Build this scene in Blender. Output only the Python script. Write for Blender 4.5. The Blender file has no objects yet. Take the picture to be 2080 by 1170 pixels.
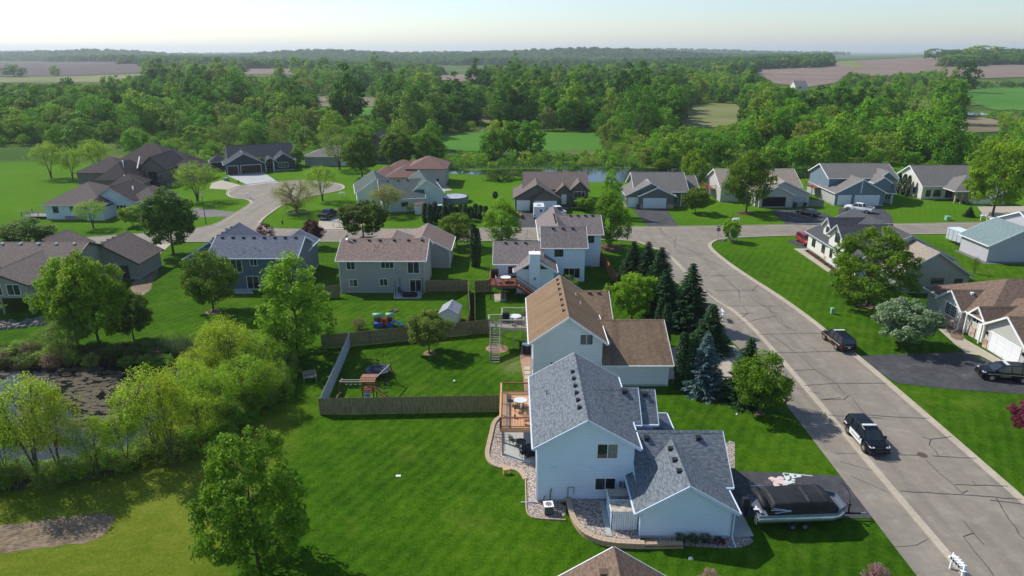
import bpy, bmesh, math, random
import numpy as np
from mathutils import Vector, Matrix
from mathutils.geometry import tessellate_polygon

SC = bpy.context.scene
COL = SC.collection
R = math.radians

# ------------------------------------------------------------------ camera, sky, sun, exposure
CAM_H, PITCH, FOC = 33.0, R(19.1), 1387.0
cam = bpy.data.objects.new('camera', bpy.data.cameras.new('camera'))
COL.objects.link(cam)
cam.location = (0, 0, CAM_H)
cam.rotation_euler = (R(90) - PITCH, R(0.0), 0)
cam.data.sensor_width = 36.0
cam.data.lens = 36.0 * FOC / 2080.0
cam.data.clip_start = 0.5
cam.data.clip_end = 60000
SC.camera = cam

SUN_DIR = Vector((-0.88, 0.57, 1.0)).normalized()          # towards the sun
world = bpy.data.worlds.new('World'); SC.world = world; world.use_nodes = True
wn = world.node_tree
for n in list(wn.nodes): wn.nodes.remove(n)
wo = wn.nodes.new('ShaderNodeOutputWorld'); wb = wn.nodes.new('ShaderNodeBackground'); ws = wn.nodes.new('ShaderNodeTexSky')
ws.sky_type = 'NISHITA'; ws.sun_disc = False
ws.sun_elevation = math.asin(SUN_DIR.z); ws.sun_rotation = math.atan2(SUN_DIR.x, SUN_DIR.y)
ws.altitude = 0; ws.air_density = 1.0; ws.dust_density = 0.6; ws.ozone_density = 3.6
wb.inputs[1].default_value = 0.15
wn.links.new(ws.outputs[0], wb.inputs[0]); wn.links.new(wb.outputs[0], wo.inputs[0])
sun = bpy.data.objects.new('sun', bpy.data.lights.new('sun', 'SUN')); COL.objects.link(sun)
sun.data.energy = 4.8; sun.data.angle = R(0.53); sun.data.color = (1.0, 0.95, 0.86)
sun.rotation_euler = SUN_DIR.to_track_quat('Z', 'Y').to_euler(); sun.location = (-80, 50, 120)
SC.view_settings.view_transform = 'Standard'; SC.view_settings.look = 'None'
SC.view_settings.gamma = 1; SC.view_settings.use_curve_mapping = False
SC.view_settings.exposure = 0.12
SC.cycles.volume_bounces = 0
SC.cycles.max_bounces = 6
SC.cycles.transparent_max_bounces = 12
SC.cycles.volume_step_rate = 10

def at(px, py, z=0.0):
    """surveyed point: the place on level z that the sight line through (px, py) of the 2080 x 1170 photograph meets"""
    c, s = math.cos(PITCH), math.sin(PITCH)
    u, v = (px - 1040) / FOC, (585 - py) / FOC
    t = (z - CAM_H) / (v * c - s)
    return (u * t, (c + v * s) * t)

# ------------------------------------------------------------------ tagging
def tag(o, label=None, cat=None, group=None, kind=None):
    if label: o['label'] = label
    if cat: o['category'] = cat
    if group: o['group'] = group
    if kind: o['kind'] = kind
    return o

def empty(name, loc=(0, 0, 0), rz=0.0, label=None, cat=None, group=None, parent=None):
    o = bpy.data.objects.new(name, None); COL.objects.link(o)
    o.empty_display_size = 0.3
    o.location = loc; o.rotation_euler = (0, 0, rz)
    if parent: o.parent = parent
    return tag(o, label, cat, group)

def copy_tree(o, parent=None):
    c = o.copy(); COL.objects.link(c); c.parent = parent
    for ch in o.children: copy_tree(ch, c)
    return c

# ------------------------------------------------------------------ materials
MATS = {}
def nodes(name):
    m = bpy.data.materials.new(name); m.use_nodes = True
    nt = m.node_tree
    b = next(n for n in nt.nodes if n.type == 'BSDF_PRINCIPLED')
    return m, nt, b

def N(nt, typ, **kw):
    n = nt.nodes.new('ShaderNode' + typ)
    for k, v in kw.items():
        if k.startswith('i_'):
            key = k[2:]
            n.inputs[int(key) if key.isdigit() else key.replace('_', ' ')].default_value = v
        else: setattr(n, k, v)
    return n

def ramp(nt, fac, stops):
    r = nt.nodes.new('ShaderNodeValToRGB')
    els = r.color_ramp.elements
    while len(els) < len(stops): els.new(0.5)
    for e, (p, c) in zip(els, stops):
        e.position = p; e.color = (*c, 1)
    nt.links.new(fac, r.inputs[0]); return r.outputs[0]

def mix(nt, fac, a, b, blend='MIX'):
    n = nt.nodes.new('ShaderNodeMix'); n.data_type = 'RGBA'; n.blend_type = blend
    for sock, v in ((n.inputs[0], fac), (n.inputs[6], a), (n.inputs[7], b)):
        if hasattr(v, 'is_output'): nt.links.new(v, sock)
        elif isinstance(v, (int, float)): sock.default_value = v
        else: sock.default_value = (*v, 1)
    return n.outputs[2]

def math_(nt, op, a, b=None, clamp=False):
    n = nt.nodes.new('ShaderNodeMath'); n.operation = op; n.use_clamp = clamp
    for i, v in enumerate((a, b)):
        if v is None: continue
        if hasattr(v, 'is_output'): nt.links.new(v, n.inputs[i])
        else: n.inputs[i].default_value = v
    return n.outputs[0]

def noise(nt, vec, scale, detail=3, rough=0.55, out=0):
    n = N(nt, 'TexNoise', i_Scale=scale, i_Detail=detail, i_Roughness=rough)
    if vec is not None: nt.links.new(vec, n.inputs['Vector'])
    return n.outputs[out]

def pos(nt):
    return nt.nodes.new('ShaderNodeNewGeometry').outputs['Position']

def objc(nt):
    return nt.nodes.new('ShaderNodeTexCoord').outputs['Object']

def bump(nt, b, h, strength=0.4, dist=0.05):
    n = N(nt, 'Bump', i_Strength=strength, i_Distance=dist)
    nt.links.new(h, n.inputs['Height']); nt.links.new(n.outputs[0], b.inputs['Normal'])

def plain(name, col, rough=0.6, metal=0.0, var=0.12, scale=3.0, spec=0.3):
    if name in MATS: return MATS[name]
    m, nt, b = nodes(name)
    f = noise(nt, objc(nt), scale, 4)
    c = ramp(nt, f, [(0.3, tuple(x * (1 - var) for x in col)), (0.7, tuple(min(1, x * (1 + var)) for x in col))])
    nt.links.new(c, b.inputs['Base Color'])
    b.inputs['Roughness'].default_value = rough; b.inputs['Metallic'].default_value = metal
    b.inputs['Specular IOR Level'].default_value = spec
    MATS[name] = m; return m

def siding(name, col):
    """lap siding: boards 0.11 m high with a shadow line under each"""
    m, nt, b = nodes(name)
    sep = N(nt, 'SeparateXYZ'); nt.links.new(pos(nt), sep.inputs[0])
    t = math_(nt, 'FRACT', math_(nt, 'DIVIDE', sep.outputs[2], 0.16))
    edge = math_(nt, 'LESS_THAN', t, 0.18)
    f = noise(nt, pos(nt), 0.7, 4)
    base = ramp(nt, f, [(0.3, tuple(x * 0.95 for x in col)), (0.7, tuple(min(1, x * 1.03) for x in col))])
    st = N(nt, 'TexNoise', i_Scale=1.0, i_Detail=2.0)
    mp = N(nt, 'Mapping'); mp.inputs['Scale'].default_value = (0.4, 0.4, 6.2)
    nt.links.new(pos(nt), mp.inputs[0]); nt.links.new(mp.outputs[0], st.inputs['Vector'])
    base = mix(nt, math_(nt, 'MULTIPLY', st.outputs[0], 0.16), base, tuple(x * 0.75 for x in col))
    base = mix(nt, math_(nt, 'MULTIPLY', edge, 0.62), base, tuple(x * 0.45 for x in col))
    nt.links.new(base, b.inputs['Base Color'])
    b.inputs['Roughness'].default_value = 0.65; b.inputs['Specular IOR Level'].default_value = 0.25
    bump(nt, b, t, 0.6, 0.02)
    return m

def shingle(name, cols, streak=None):
    m, nt, b = nodes(name)
    uv = nt.nodes.new('ShaderNodeTexCoord').outputs['UV']
    br = N(nt, 'TexBrick', i_Scale=1.0)
    br.offset = 0.5
    br.inputs['Brick Width'].default_value = 0.42; br.inputs['Row Height'].default_value = 0.19
    br.inputs['Mortar Size'].default_value = 0.012; br.inputs['Mortar Smooth'].default_value = 0.3; br.inputs['Bias'].default_value = 0.0
    br.inputs['Color1'].default_value = (*cols[0], 1); br.inputs['Color2'].default_value = (*cols[1], 1)
    br.inputs['Mortar'].default_value = (*[x * 0.45 for x in cols[0]], 1)
    nt.links.new(uv, br.inputs['Vector'])
    # random tab colour
    mp = N(nt, 'Mapping'); mp.inputs['Scale'].default_value = (2.4, 5.3, 1); nt.links.new(uv, mp.inputs[0])
    wn_ = N(nt, 'TexNoise', i_Scale=1.0, i_Detail=2.0); nt.links.new(mp.outputs[0], wn_.inputs['Vector'])
    c = mix(nt, ramp(nt, wn_.outputs[0], [(0.42, (0, 0, 0)), (0.60, (.75, .75, .75))]), mix(nt, .25, br.outputs['Color'], cols[1]), cols[2])
    big = noise(nt, uv, 0.45, 4, 0.6)
    c = mix(nt, math_(nt, 'MULTIPLY', big, 0.38), c, tuple(x * 0.6 for x in cols[0]))
    if streak:
        mp2 = N(nt, 'Mapping'); mp2.inputs['Scale'].default_value = (1.1, 0.16, 1); nt.links.new(uv, mp2.inputs[0])
        s = N(nt, 'TexNoise', i_Scale=1.0, i_Detail=5.0); nt.links.new(mp2.outputs[0], s.inputs['Vector'])
        c = mix(nt, ramp(nt, s.outputs[0], [(0.45, (0, 0, 0)), (0.75, (0.7, 0.7, 0.7))]), c, streak)
    nt.links.new(c, b.inputs['Base Color']); b.inputs['Roughness'].default_value = 0.9
    b.inputs['Specular IOR Level'].default_value = 0.15
    bump(nt, b, br.outputs['Fac'], -0.5, 0.015)
    return m

def leafmat(name, cols, trans=0.32):
    g = 1.28; trans = min(.48, trans * 1.25); cols = [tuple(x * g for x in c) for c in cols]
    """cols: dark, mid, light"""
    m, nt, b = nodes(name)
    at_ = N(nt, 'Attribute', attribute_name='tone')
    oi = N(nt, 'ObjectInfo')
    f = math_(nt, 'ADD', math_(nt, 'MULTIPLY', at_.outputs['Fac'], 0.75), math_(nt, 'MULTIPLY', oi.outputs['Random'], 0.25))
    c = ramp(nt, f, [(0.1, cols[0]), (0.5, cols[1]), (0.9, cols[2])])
    hs = N(nt, 'HueSaturation'); nt.links.new(c, hs.inputs['Color'])
    nt.links.new(math_(nt, 'ADD', math_(nt, 'MULTIPLY', oi.outputs['Random'], 0.03), 0.485), hs.inputs['Hue'])
    c = hs.outputs[0]
    nt.links.new(c, b.inputs['Base Color']); b.inputs['Roughness'].default_value = 0.55
    b.inputs['Specular IOR Level'].default_value = 0.09
    tr = N(nt, 'BsdfTranslucent'); nt.links.new(c, tr.inputs[0])
    mx = N(nt, 'MixShader'); mx.inputs[0].default_value = trans
    out = next(n for n in nt.nodes if n.type == 'OUTPUT_MATERIAL')
    nt.links.new(b.outputs[0], mx.inputs[1]); nt.links.new(tr.outputs[0], mx.inputs[2]); nt.links.new(mx.outputs[0], out.inputs[0])
    return m

def woodsmat(name, stops, trans=0.3):
    """one material for a whole wood: each tree takes its own colour from its random number"""
    m, nt, b = nodes(name)
    oi = N(nt, 'ObjectInfo'); at_ = N(nt, 'Attribute', attribute_name='tone')
    c = ramp(nt, oi.outputs['Random'], stops)
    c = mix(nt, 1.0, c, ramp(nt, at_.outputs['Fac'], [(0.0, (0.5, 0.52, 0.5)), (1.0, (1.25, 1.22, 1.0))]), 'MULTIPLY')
    nt.links.new(c, b.inputs['Base Color']); b.inputs['Roughness'].default_value = 0.65
    b.inputs['Specular IOR Level'].default_value = 0.12
    tr = N(nt, 'BsdfTranslucent'); nt.links.new(c, tr.inputs[0])
    mx = N(nt, 'MixShader'); mx.inputs[0].default_value = trans
    out = next(n for n in nt.nodes if n.type == 'OUTPUT_MATERIAL')
    nt.links.new(b.outputs[0], mx.inputs[1]); nt.links.new(tr.outputs[0], mx.inputs[2]); nt.links.new(mx.outputs[0], out.inputs[0])
    return m

def groundmat():
    m, nt, b = nodes('ground_grass')
    p = pos(nt)
    sep = N(nt, 'SeparateXYZ'); nt.links.new(p, sep.inputs[0])
    X, Y = sep.outputs[0], sep.outputs[1]
    n1 = noise(nt, p, 0.045, 6, 0.6); n2 = noise(nt, p, 0.55, 5, 0.65); n3 = noise(nt, p, 5.0, 5, 0.7)
    n4 = noise(nt, p, 1.7, 5, 0.75)
    f = math_(nt, 'ADD', math_(nt, 'MULTIPLY', n1, 0.32), math_(nt, 'ADD', math_(nt, 'MULTIPLY', math_(nt, 'ADD', n2, n4), 0.24), math_(nt, 'MULTIPLY', n3, 0.34)))
    lawn = ramp(nt, f, [(0.40, (0.008, 0.034, 0.002)), (0.52, (0.024, 0.074, 0.003)), (0.61, (0.050, 0.122, 0.004)), (0.72, (0.12, 0.17, 0.016))])
    # mowing bands, soft, slanting
    wv = N(nt, 'TexWave', i_Scale=0.28, i_Distortion=3.5, i_Detail=3.0); wv.inputs['Detail Scale'].default_value = 0.5
    mp = N(nt, 'Mapping'); mp.inputs['Rotation'].default_value = (0, 0, 0.5); nt.links.new(p, mp.inputs[0]); nt.links.new(mp.outputs[0], wv.inputs['Vector'])
    lawn = mix(nt, math_(nt, 'MULTIPLY', math_(nt, 'MULTIPLY', wv.outputs[0], n2), 0.36), lawn, (0.095, 0.20, 0.014))
    lawn = mix(nt, math_(nt, 'MULTIPLY', math_(nt, 'MULTIPLY', math_(nt, 'SUBTRACT', Y, 100.0), 0.02, True), 0.5), lawn, (0.105, 0.235, 0.010))
    lawn = mix(nt, ramp(nt, noise(nt, p, 0.16, 6, 0.7), [(0.56, (0, 0, 0)), (0.72, (.55, .55, .55))]), lawn, (0.13, 0.165, 0.022))
    lawn = mix(nt, ramp(nt, noise(nt, p, 0.75, 5, 0.75), [(0.64, (0, 0, 0)), (0.74, (.5, .5, .5))]), lawn, (0.17, 0.17, 0.05))
    rough = ramp(nt, f, [(0.38, (0.045, 0.085, 0.008)), (0.52, (0.105, 0.150, 0.012)), (0.63, (0.17, 0.20, 0.025)), (0.76, (0.25, 0.23, 0.06))])
    # rough yard south-west of the pond
    w = math_(nt, 'MULTIPLY', math_(nt, 'SUBTRACT', n1, 0.5), 9.0)
    fx = math_(nt, 'MULTIPLY', math_(nt, 'SUBTRACT', -18.5, math_(nt, 'ADD', X, w)), 0.3, True)
    fy = math_(nt, 'MULTIPLY', math_(nt, 'SUBTRACT', 62.0, math_(nt, 'ADD', Y, w)), 0.2, True)
    c = mix(nt, math_(nt, 'MULTIPLY', fx, fy), lawn, rough)
    # worn grass near the tan house
    dx = math_(nt, 'SUBTRACT', X, 0.2); dy = math_(nt, 'SUBTRACT', Y, 69.0)
    d = math_(nt, 'SQRT', math_(nt, 'ADD', math_(nt, 'MULTIPLY', dx, dx), math_(nt, 'MULTIPLY', math_(nt, 'MULTIPLY', dy, dy), 0.4)))
    wr = math_(nt, 'MULTIPLY', math_(nt, 'SUBTRACT', math_(nt, 'ADD', 3.2, math_(nt, 'MULTIPLY', n2, 2.6)), math_(nt, 'ADD', d, 2.2)), 0.4, True)
    c = mix(nt, math_(nt, 'MULTIPLY', wr, n3), c, (0.21, 0.20, 0.09))
    # open country beyond the gardens
    nb = noise(nt, p, 0.012, 6, 0.65)
    wild = ramp(nt, nb, [(0.33, (0.030, 0.065, 0.012)), (0.5, (0.06, 0.115, 0.02)), (0.62, (0.12, 0.14, 0.05)), (0.75, (0.17, 0.145, 0.09))])
    fw = math_(nt, 'MULTIPLY', math_(nt, 'SUBTRACT', math_(nt, 'ADD', Y, math_(nt, 'MULTIPLY', n1, 20.0)), 222.0), 0.12, True)
    c = mix(nt, fw, c, wild)
    nt.links.new(c, b.inputs['Base Color']); b.inputs['Roughness'].default_value = 0.95; b.inputs['Specular IOR Level'].default_value = 0.02
    bump(nt, b, noise(nt, p, 9.0, 6, 0.75), 0.9, 0.09)
    return m

def fieldmat(name, c1, c2, rows=None, rot=0.3):
    m, nt, b = nodes(name); p = pos(nt)
    c = ramp(nt, noise(nt, p, 0.013, 6, 0.6), [(0.35, c1), (0.68, c2)])
    c = mix(nt, math_(nt, 'MULTIPLY', noise(nt, p, 0.6, 4), 0.35), c, tuple(x * 0.6 for x in c1))
    if rows:
        wv = N(nt, 'TexWave', i_Scale=rows, i_Distortion=1.0)
        mp = N(nt, 'Mapping'); mp.inputs['Rotation'].default_value = (0, 0, rot); nt.links.new(p, mp.inputs[0]); nt.links.new(mp.outputs[0], wv.inputs['Vector'])
        c = mix(nt, math_(nt, 'MULTIPLY', wv.outputs[0], 0.3), c, tuple(x * 0.65 for x in c2))
    nt.links.new(c, b.inputs['Base Color']); b.inputs['Roughness'].default_value = 0.95; b.inputs['Specular IOR Level'].default_value = 0.05
    return m

def pavemat(name, c1, c2, grit=0.25, rough=0.85, crack=None, stain=None, lanes=False):
    m, nt, b = nodes(name); p = pos(nt)
    f = math_(nt, 'ADD', math_(nt, 'MULTIPLY', noise(nt, p, 0.25, 6, 0.6), 0.5), math_(nt, 'MULTIPLY', noise(nt, p, 1.6, 4, 0.6), 0.5))
    c = ramp(nt, f, [(0.35, c1), (0.65, c2)])
    if lanes:
        ml = N(nt, 'Mapping'); ml.inputs['Scale'].default_value = (0.9, 0.05, 1); nt.links.new(p, ml.inputs[0])
        nl = N(nt, 'TexNoise', i_Scale=1.0, i_Detail=4.0); nt.links.new(ml.outputs[0], nl.inputs['Vector'])
        c = mix(nt, ramp(nt, nl.outputs[0], [(0.42, (0, 0, 0)), (0.66, (.45, .45, .45))]), c, tuple(x * 0.72 for x in c1))
        c = mix(nt, ramp(nt, noise(nt, p, 0.9, 6, 0.75), [(0.60, (0, 0, 0)), (0.70, (.5, .5, .5))]), c, tuple(x * 0.6 for x in c1))
    v = noise(nt, p, 26.0, 3, 0.8)
    c = mix(nt, math_(nt, 'MULTIPLY', v, grit), c, tuple(x * 0.35 for x in c1))
    if crack:
        vo = N(nt, 'TexVoronoi', i_Scale=crack, feature='DISTANCE_TO_EDGE')
        mx = mix(nt, 0.12, p, noise(nt, p, 0.8, 4, 0.6, 1)); nt.links.new(mx, vo.inputs['Vector'])
        c = mix(nt, ramp(nt, vo.outputs[0], [(0.0, (0.55, 0.55, 0.55)), (0.012, (0, 0, 0))]), c, tuple(x * 0.3 for x in c1))
    if stain:
        c = mix(nt, ramp(nt, noise(nt, p, 0.5, 6, 0.7), [(0.52, (0, 0, 0)), (0.72, (0.6, 0.6, 0.6))]), c, stain)
    nt.links.new(c, b.inputs['Base Color']); b.inputs['Roughness'].default_value = rough; b.inputs['Specular IOR Level'].default_value = 0.25
    bump(nt, b, v, 0.3, 0.01)
    return m

def gravelmat():
    m, nt, b = nodes('river_gravel'); p = pos(nt)
    vo = N(nt, 'TexVoronoi', i_Scale=10.0); nt.links.new(p, vo.inputs['Vector'])
    hs = N(nt, 'SeparateXYZ'); nt.links.new(vo.outputs['Color'], hs.inputs[0])
    c = ramp(nt, hs.outputs[0], [(0.0, (0.20, 0.14, 0.11)), (0.35, (0.38, 0.29, 0.23)), (0.6, (0.48, 0.38, 0.32)), (0.82, (0.62, 0.55, 0.50)), (1.0, (0.25, 0.24, 0.26))])
    c = mix(nt, ramp(nt, vo.outputs['Distance'], [(0.35, (0, 0, 0)), (0.75, (0.8, 0.8, 0.8))]), c, (0.07, 0.055, 0.045))
    nt.links.new(c, b.inputs['Base Color']); b.inputs['Roughness'].default_value = 0.75
    bump(nt, b, vo.outputs['Distance'], -1.0, 0.06)
    return m

def watermat(name, col, bumpd=0.02, scale=1.5):
    m, nt, b = nodes(name); p = pos(nt)
    nt.links.new(ramp(nt, noise(nt, p, 0.2, 4), [(0.3, tuple(x * 0.6 for x in col)), (0.7, col)]), b.inputs['Base Color'])
    b.inputs['Roughness'].default_value = 0.10; b.inputs['IOR'].default_value = 1.33; b.inputs['Specular IOR Level'].default_value = 0.6
    bump(nt, b, noise(nt, p, scale, 3), 0.25, bumpd)
    return m

def woodmat(name, col, var=0.3, scale=2.0):
    m, nt, b = nodes(name)
    mp = N(nt, 'Mapping'); mp.inputs['Scale'].default_value = (9, 9, 0.8)
    nt.links.new(pos(nt), mp.inputs[0])
    n = N(nt, 'TexNoise', i_Scale=scale, i_Detail=4.0); nt.links.new(mp.outputs[0], n.inputs['Vector'])
    c = ramp(nt, n.outputs[0], [(0.3, tuple(x * (1 - var) for x in col)), (0.7, tuple(min(1, x * (1 + var)) for x in col))])
    big = noise(nt, pos(nt), 0.5, 3)
    c = mix(nt, math_(nt, 'MULTIPLY', big, 0.3), c, tuple(x * 0.55 for x in col))
    nt.links.new(c, b.inputs['Base Color']); b.inputs['Roughness'].default_value = 0.8; b.inputs['Specular IOR Level'].default_value = 0.2
    return m

def stonemat(name, cols, scale=3.2):
    m, nt, b = nodes(name); p = pos(nt)
    vo = N(nt, 'TexVoronoi', i_Scale=scale); nt.links.new(p, vo.inputs['Vector'])
    ve = N(nt, 'TexVoronoi', i_Scale=scale, feature='DISTANCE_TO_EDGE'); nt.links.new(p, ve.inputs['Vector'])
    hs = N(nt, 'SeparateXYZ'); nt.links.new(vo.outputs['Color'], hs.inputs[0])
    c = ramp(nt, hs.outputs[0], [(0.1, cols[0]), (0.5, cols[1]), (0.9, cols[2])])
    c = mix(nt, ramp(nt, ve.outputs[0], [(0.0, (0.7, 0.7, 0.7)), (0.07, (0, 0, 0))]), c, tuple(x * 0.5 for x in cols[0]))
    nt.links.new(c, b.inputs['Base Color']); b.inputs['Roughness'].default_value = 0.85
    bump(nt, b, ve.outputs[0], 0.7, 0.04)
    return m

M = {}
M['white'] = plain('white_paint', (0.78, 0.78, 0.76), 0.5, var=0.04)
M['trim_blue'] = plain('pale_blue_trim', (0.60, 0.70, 0.80), 0.5, var=0.05)
M['dark_trim'] = plain('dark_trim', (0.06, 0.055, 0.05), 0.5)
M['brown_trim'] = plain('brown_trim', (0.13, 0.08, 0.055), 0.5)
M['grey_trim'] = plain('grey_trim', (0.42, 0.44, 0.46), 0.5)
M['black'] = plain('black_plastic', (0.02, 0.02, 0.022), 0.5, var=0.2)
M['rubber'] = plain('rubber', (0.018, 0.018, 0.018), 0.8)
M['steel'] = plain('steel', (0.55, 0.56, 0.58), 0.3, 0.9, var=0.1)
M['dull_metal'] = plain('dull_metal', (0.28, 0.29, 0.30), 0.5, 0.6)
M['glass'] = plain('window_glass', (0.018, 0.024, 0.030), 0.08, spec=0.8, var=0.4, scale=1.3)
M['curtain'] = plain('curtained_glass', (0.16, 0.17, 0.16), 0.25, spec=0.8, var=0.5, scale=9)
M['door_white'] = plain('garage_door_white', (0.74, 0.75, 0.76), 0.45, var=0.03)
M['door_brown'] = plain('garage_door_brown', (0.050, 0.022, 0.018), 0.4, var=0.15)
M['door_dark'] = plain('open_garage_shade', (0.012, 0.012, 0.014), 0.9)  # near-black panel colour painting the shade inside an open garage
M['concrete'] = pavemat('concrete', (0.36, 0.31, 0.24), (0.46, 0.40, 0.32), 0.18)
M['curb'] = pavemat('curb_concrete', (0.36, 0.31, 0.24), (0.47, 0.41, 0.32), 0.15)
M['pad'] = pavemat('pad_concrete', (0.34, 0.35, 0.34), (0.44, 0.45, 0.43), 0.12)
M['road'] = pavemat('old_asphalt', (0.238, 0.204, 0.163), (0.305, 0.262, 0.210), 0.36, stain=(0.32, 0.285, 0.24), lanes=True)
M['path'] = pavemat('path_asphalt', (0.235, 0.205, 0.165), (0.30, 0.262, 0.212), 0.34, stain=(0.34, 0.29, 0.23), lanes=True)
M['drive'] = pavemat('dark_asphalt', (0.045, 0.045, 0.050), (0.085, 0.084, 0.088), 0.3, crack=0.5, stain=(0.13, 0.13, 0.135))
M['drive_old'] = pavemat('worn_asphalt', (0.13, 0.125, 0.12), (0.20, 0.19, 0.18), 0.3)
M['tar'] = plain('crack_seal', (0.075, 0.07, 0.065), 0.6)
M['gravel'] = gravelmat()
M['mulch'] = pavemat('mulch', (0.10, 0.055, 0.03), (0.17, 0.09, 0.055), 0.5)
M['pinkrock'] = pavemat('red_rock', (0.30, 0.17, 0.12), (0.42, 0.26, 0.19), 0.4)
M['soil'] = pavemat('bare_soil', (0.13, 0.09, 0.055), (0.33, 0.245, 0.15), 0.45)
M['block'] = plain('wall_block', (0.40, 0.285, 0.185), 0.9, var=0.25, scale=6)
M['edging'] = plain('stone_edging', (0.42, 0.32, 0.22), 0.9, var=0.18, scale=4)
M['rock'] = plain('boulder', (0.17, 0.16, 0.145), 0.9, var=0.4, scale=2)
M['fence'] = woodmat('weathered_fence', (0.26, 0.205, 0.115), 0.5, 1.6)
M['fence_pale'] = woodmat('skylit_fence', (0.46, 0.50, 0.53), 0.2)  # bluish paleness of sky-lit shade, put into the wood colour
M['fence_red'] = woodmat('red_fence', (0.32, 0.14, 0.06), 0.25)
M['deck'] = woodmat('cedar_deck', (0.62, 0.34, 0.19), 0.2)
M['deck_dark'] = woodmat('stained_rail', (0.20, 0.085, 0.04), 0.3)
M['deck_pale'] = woodmat('pale_rail', (0.36, 0.325, 0.265), 0.2)
M['deck_grey'] = woodmat('weathered_deck', (0.26, 0.25, 0.23), 0.25)
M['deck_red'] = woodmat('red_deck', (0.24, 0.085, 0.05), 0.3)
M['bark'] = woodmat('bark', (0.10, 0.080, 0.058), 0.4, 3.0)
M['bark_pale'] = woodmat('pale_bark', (0.20, 0.17, 0.13), 0.4, 3.0)
M['water'] = watermat('pond_water', (0.012, 0.016, 0.014), 0.03, 1.2)
M['algae'] = pavemat('algae_mat', (0.06, 0.048, 0.030), (0.145, 0.115, 0.07), 0.5)
M['poolwater'] = plain('pool_cover', (0.35, 0.36, 0.38), 0.4, var=0.4)
M['stone'] = stonemat('stone_veneer', ((0.34, 0.22, 0.15), (0.47, 0.33, 0.24), (0.60, 0.50, 0.42)))
M['stone_dark'] = stonemat('dark_stone_veneer', ((0.09, 0.075, 0.065), (0.16, 0.13, 0.11), (0.24, 0.20, 0.18)))
M['black_paint'] = plain('black_car_paint', (0.005, 0.006, 0.010), 0.28, spec=0.3, var=0.1)
M['white_paint_car'] = plain('white_car_paint', (0.75, 0.75, 0.75), 0.25, spec=0.5, var=0.03)
M['red_paint'] = plain('red_car_paint', (0.30, 0.012, 0.015), 0.22, spec=0.6)
M['dark_paint'] = plain('dark_car_paint', (0.02, 0.021, 0.024), 0.2, spec=0.6)
M['silver_paint'] = plain('silver_car_paint', (0.45, 0.46, 0.48), 0.25, 0.5)
M['gold'] = plain('gold_stripe', (0.52, 0.40, 0.22), 0.4)
M['tail'] = plain('tail_lamp', (0.25, 0.012, 0.01), 0.25)
M['lens'] = plain('lamp_lens', (0.62, 0.62, 0.62), 0.15, spec=0.8)
M['cover'] = plain('boat_cover', (0.016, 0.017, 0.019), 0.62, var=0.35, scale=1.4)
M['tan_carpet'] = plain('tan_deck_carpet', (0.42, 0.30, 0.22), 0.9)
M['pontoon'] = plain('pontoon_aluminium', (0.50, 0.56, 0.58), 0.28, 0.75)
M['yellow'] = plain('yellow_plastic', (0.58, 0.40, 0.09), 0.45)
M['green_pl'] = plain('green_plastic', (0.20, 0.42, 0.26), 0.5)
M['red_pl'] = plain('red_plastic', (0.42, 0.05, 0.03), 0.5)
M['blue_pl'] = plain('blue_plastic', (0.03, 0.12, 0.42), 0.45)
M['blue_bin'] = plain('blue_bin', (0.22, 0.36, 0.50), 0.5)
M['tramp'] = plain('trampoline_mat', (0.010, 0.012, 0.028), 0.7)
M['tramp_pad'] = plain('trampoline_pad', (0.045, 0.07, 0.11), 0.6)
M['sign_red'] = plain('stop_red', (0.34, 0.02, 0.03), 0.4, var=0.05)
M['sign_green'] = plain('street_sign_green', (0.02, 0.20, 0.16), 0.4, var=0.05)
M['orange_roof'] = plain('orange_boards', (0.27, 0.13, 0.085), 0.8, var=0.35, scale=8)
M['chalk_w'] = pavemat('chalk_white', (0.55, 0.60, 0.60), (0.70, 0.74, 0.72), 0.25)
M['chalk_p'] = pavemat('chalk_pink', (0.66, 0.48, 0.46), (0.74, 0.60, 0.56), 0.25)
M['util_green'] = plain('utility_green', (0.16, 0.26, 0.18), 0.5)
M['brass'] = plain('orange_trim_pl', (0.55, 0.25, 0.05), 0.5)

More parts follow.
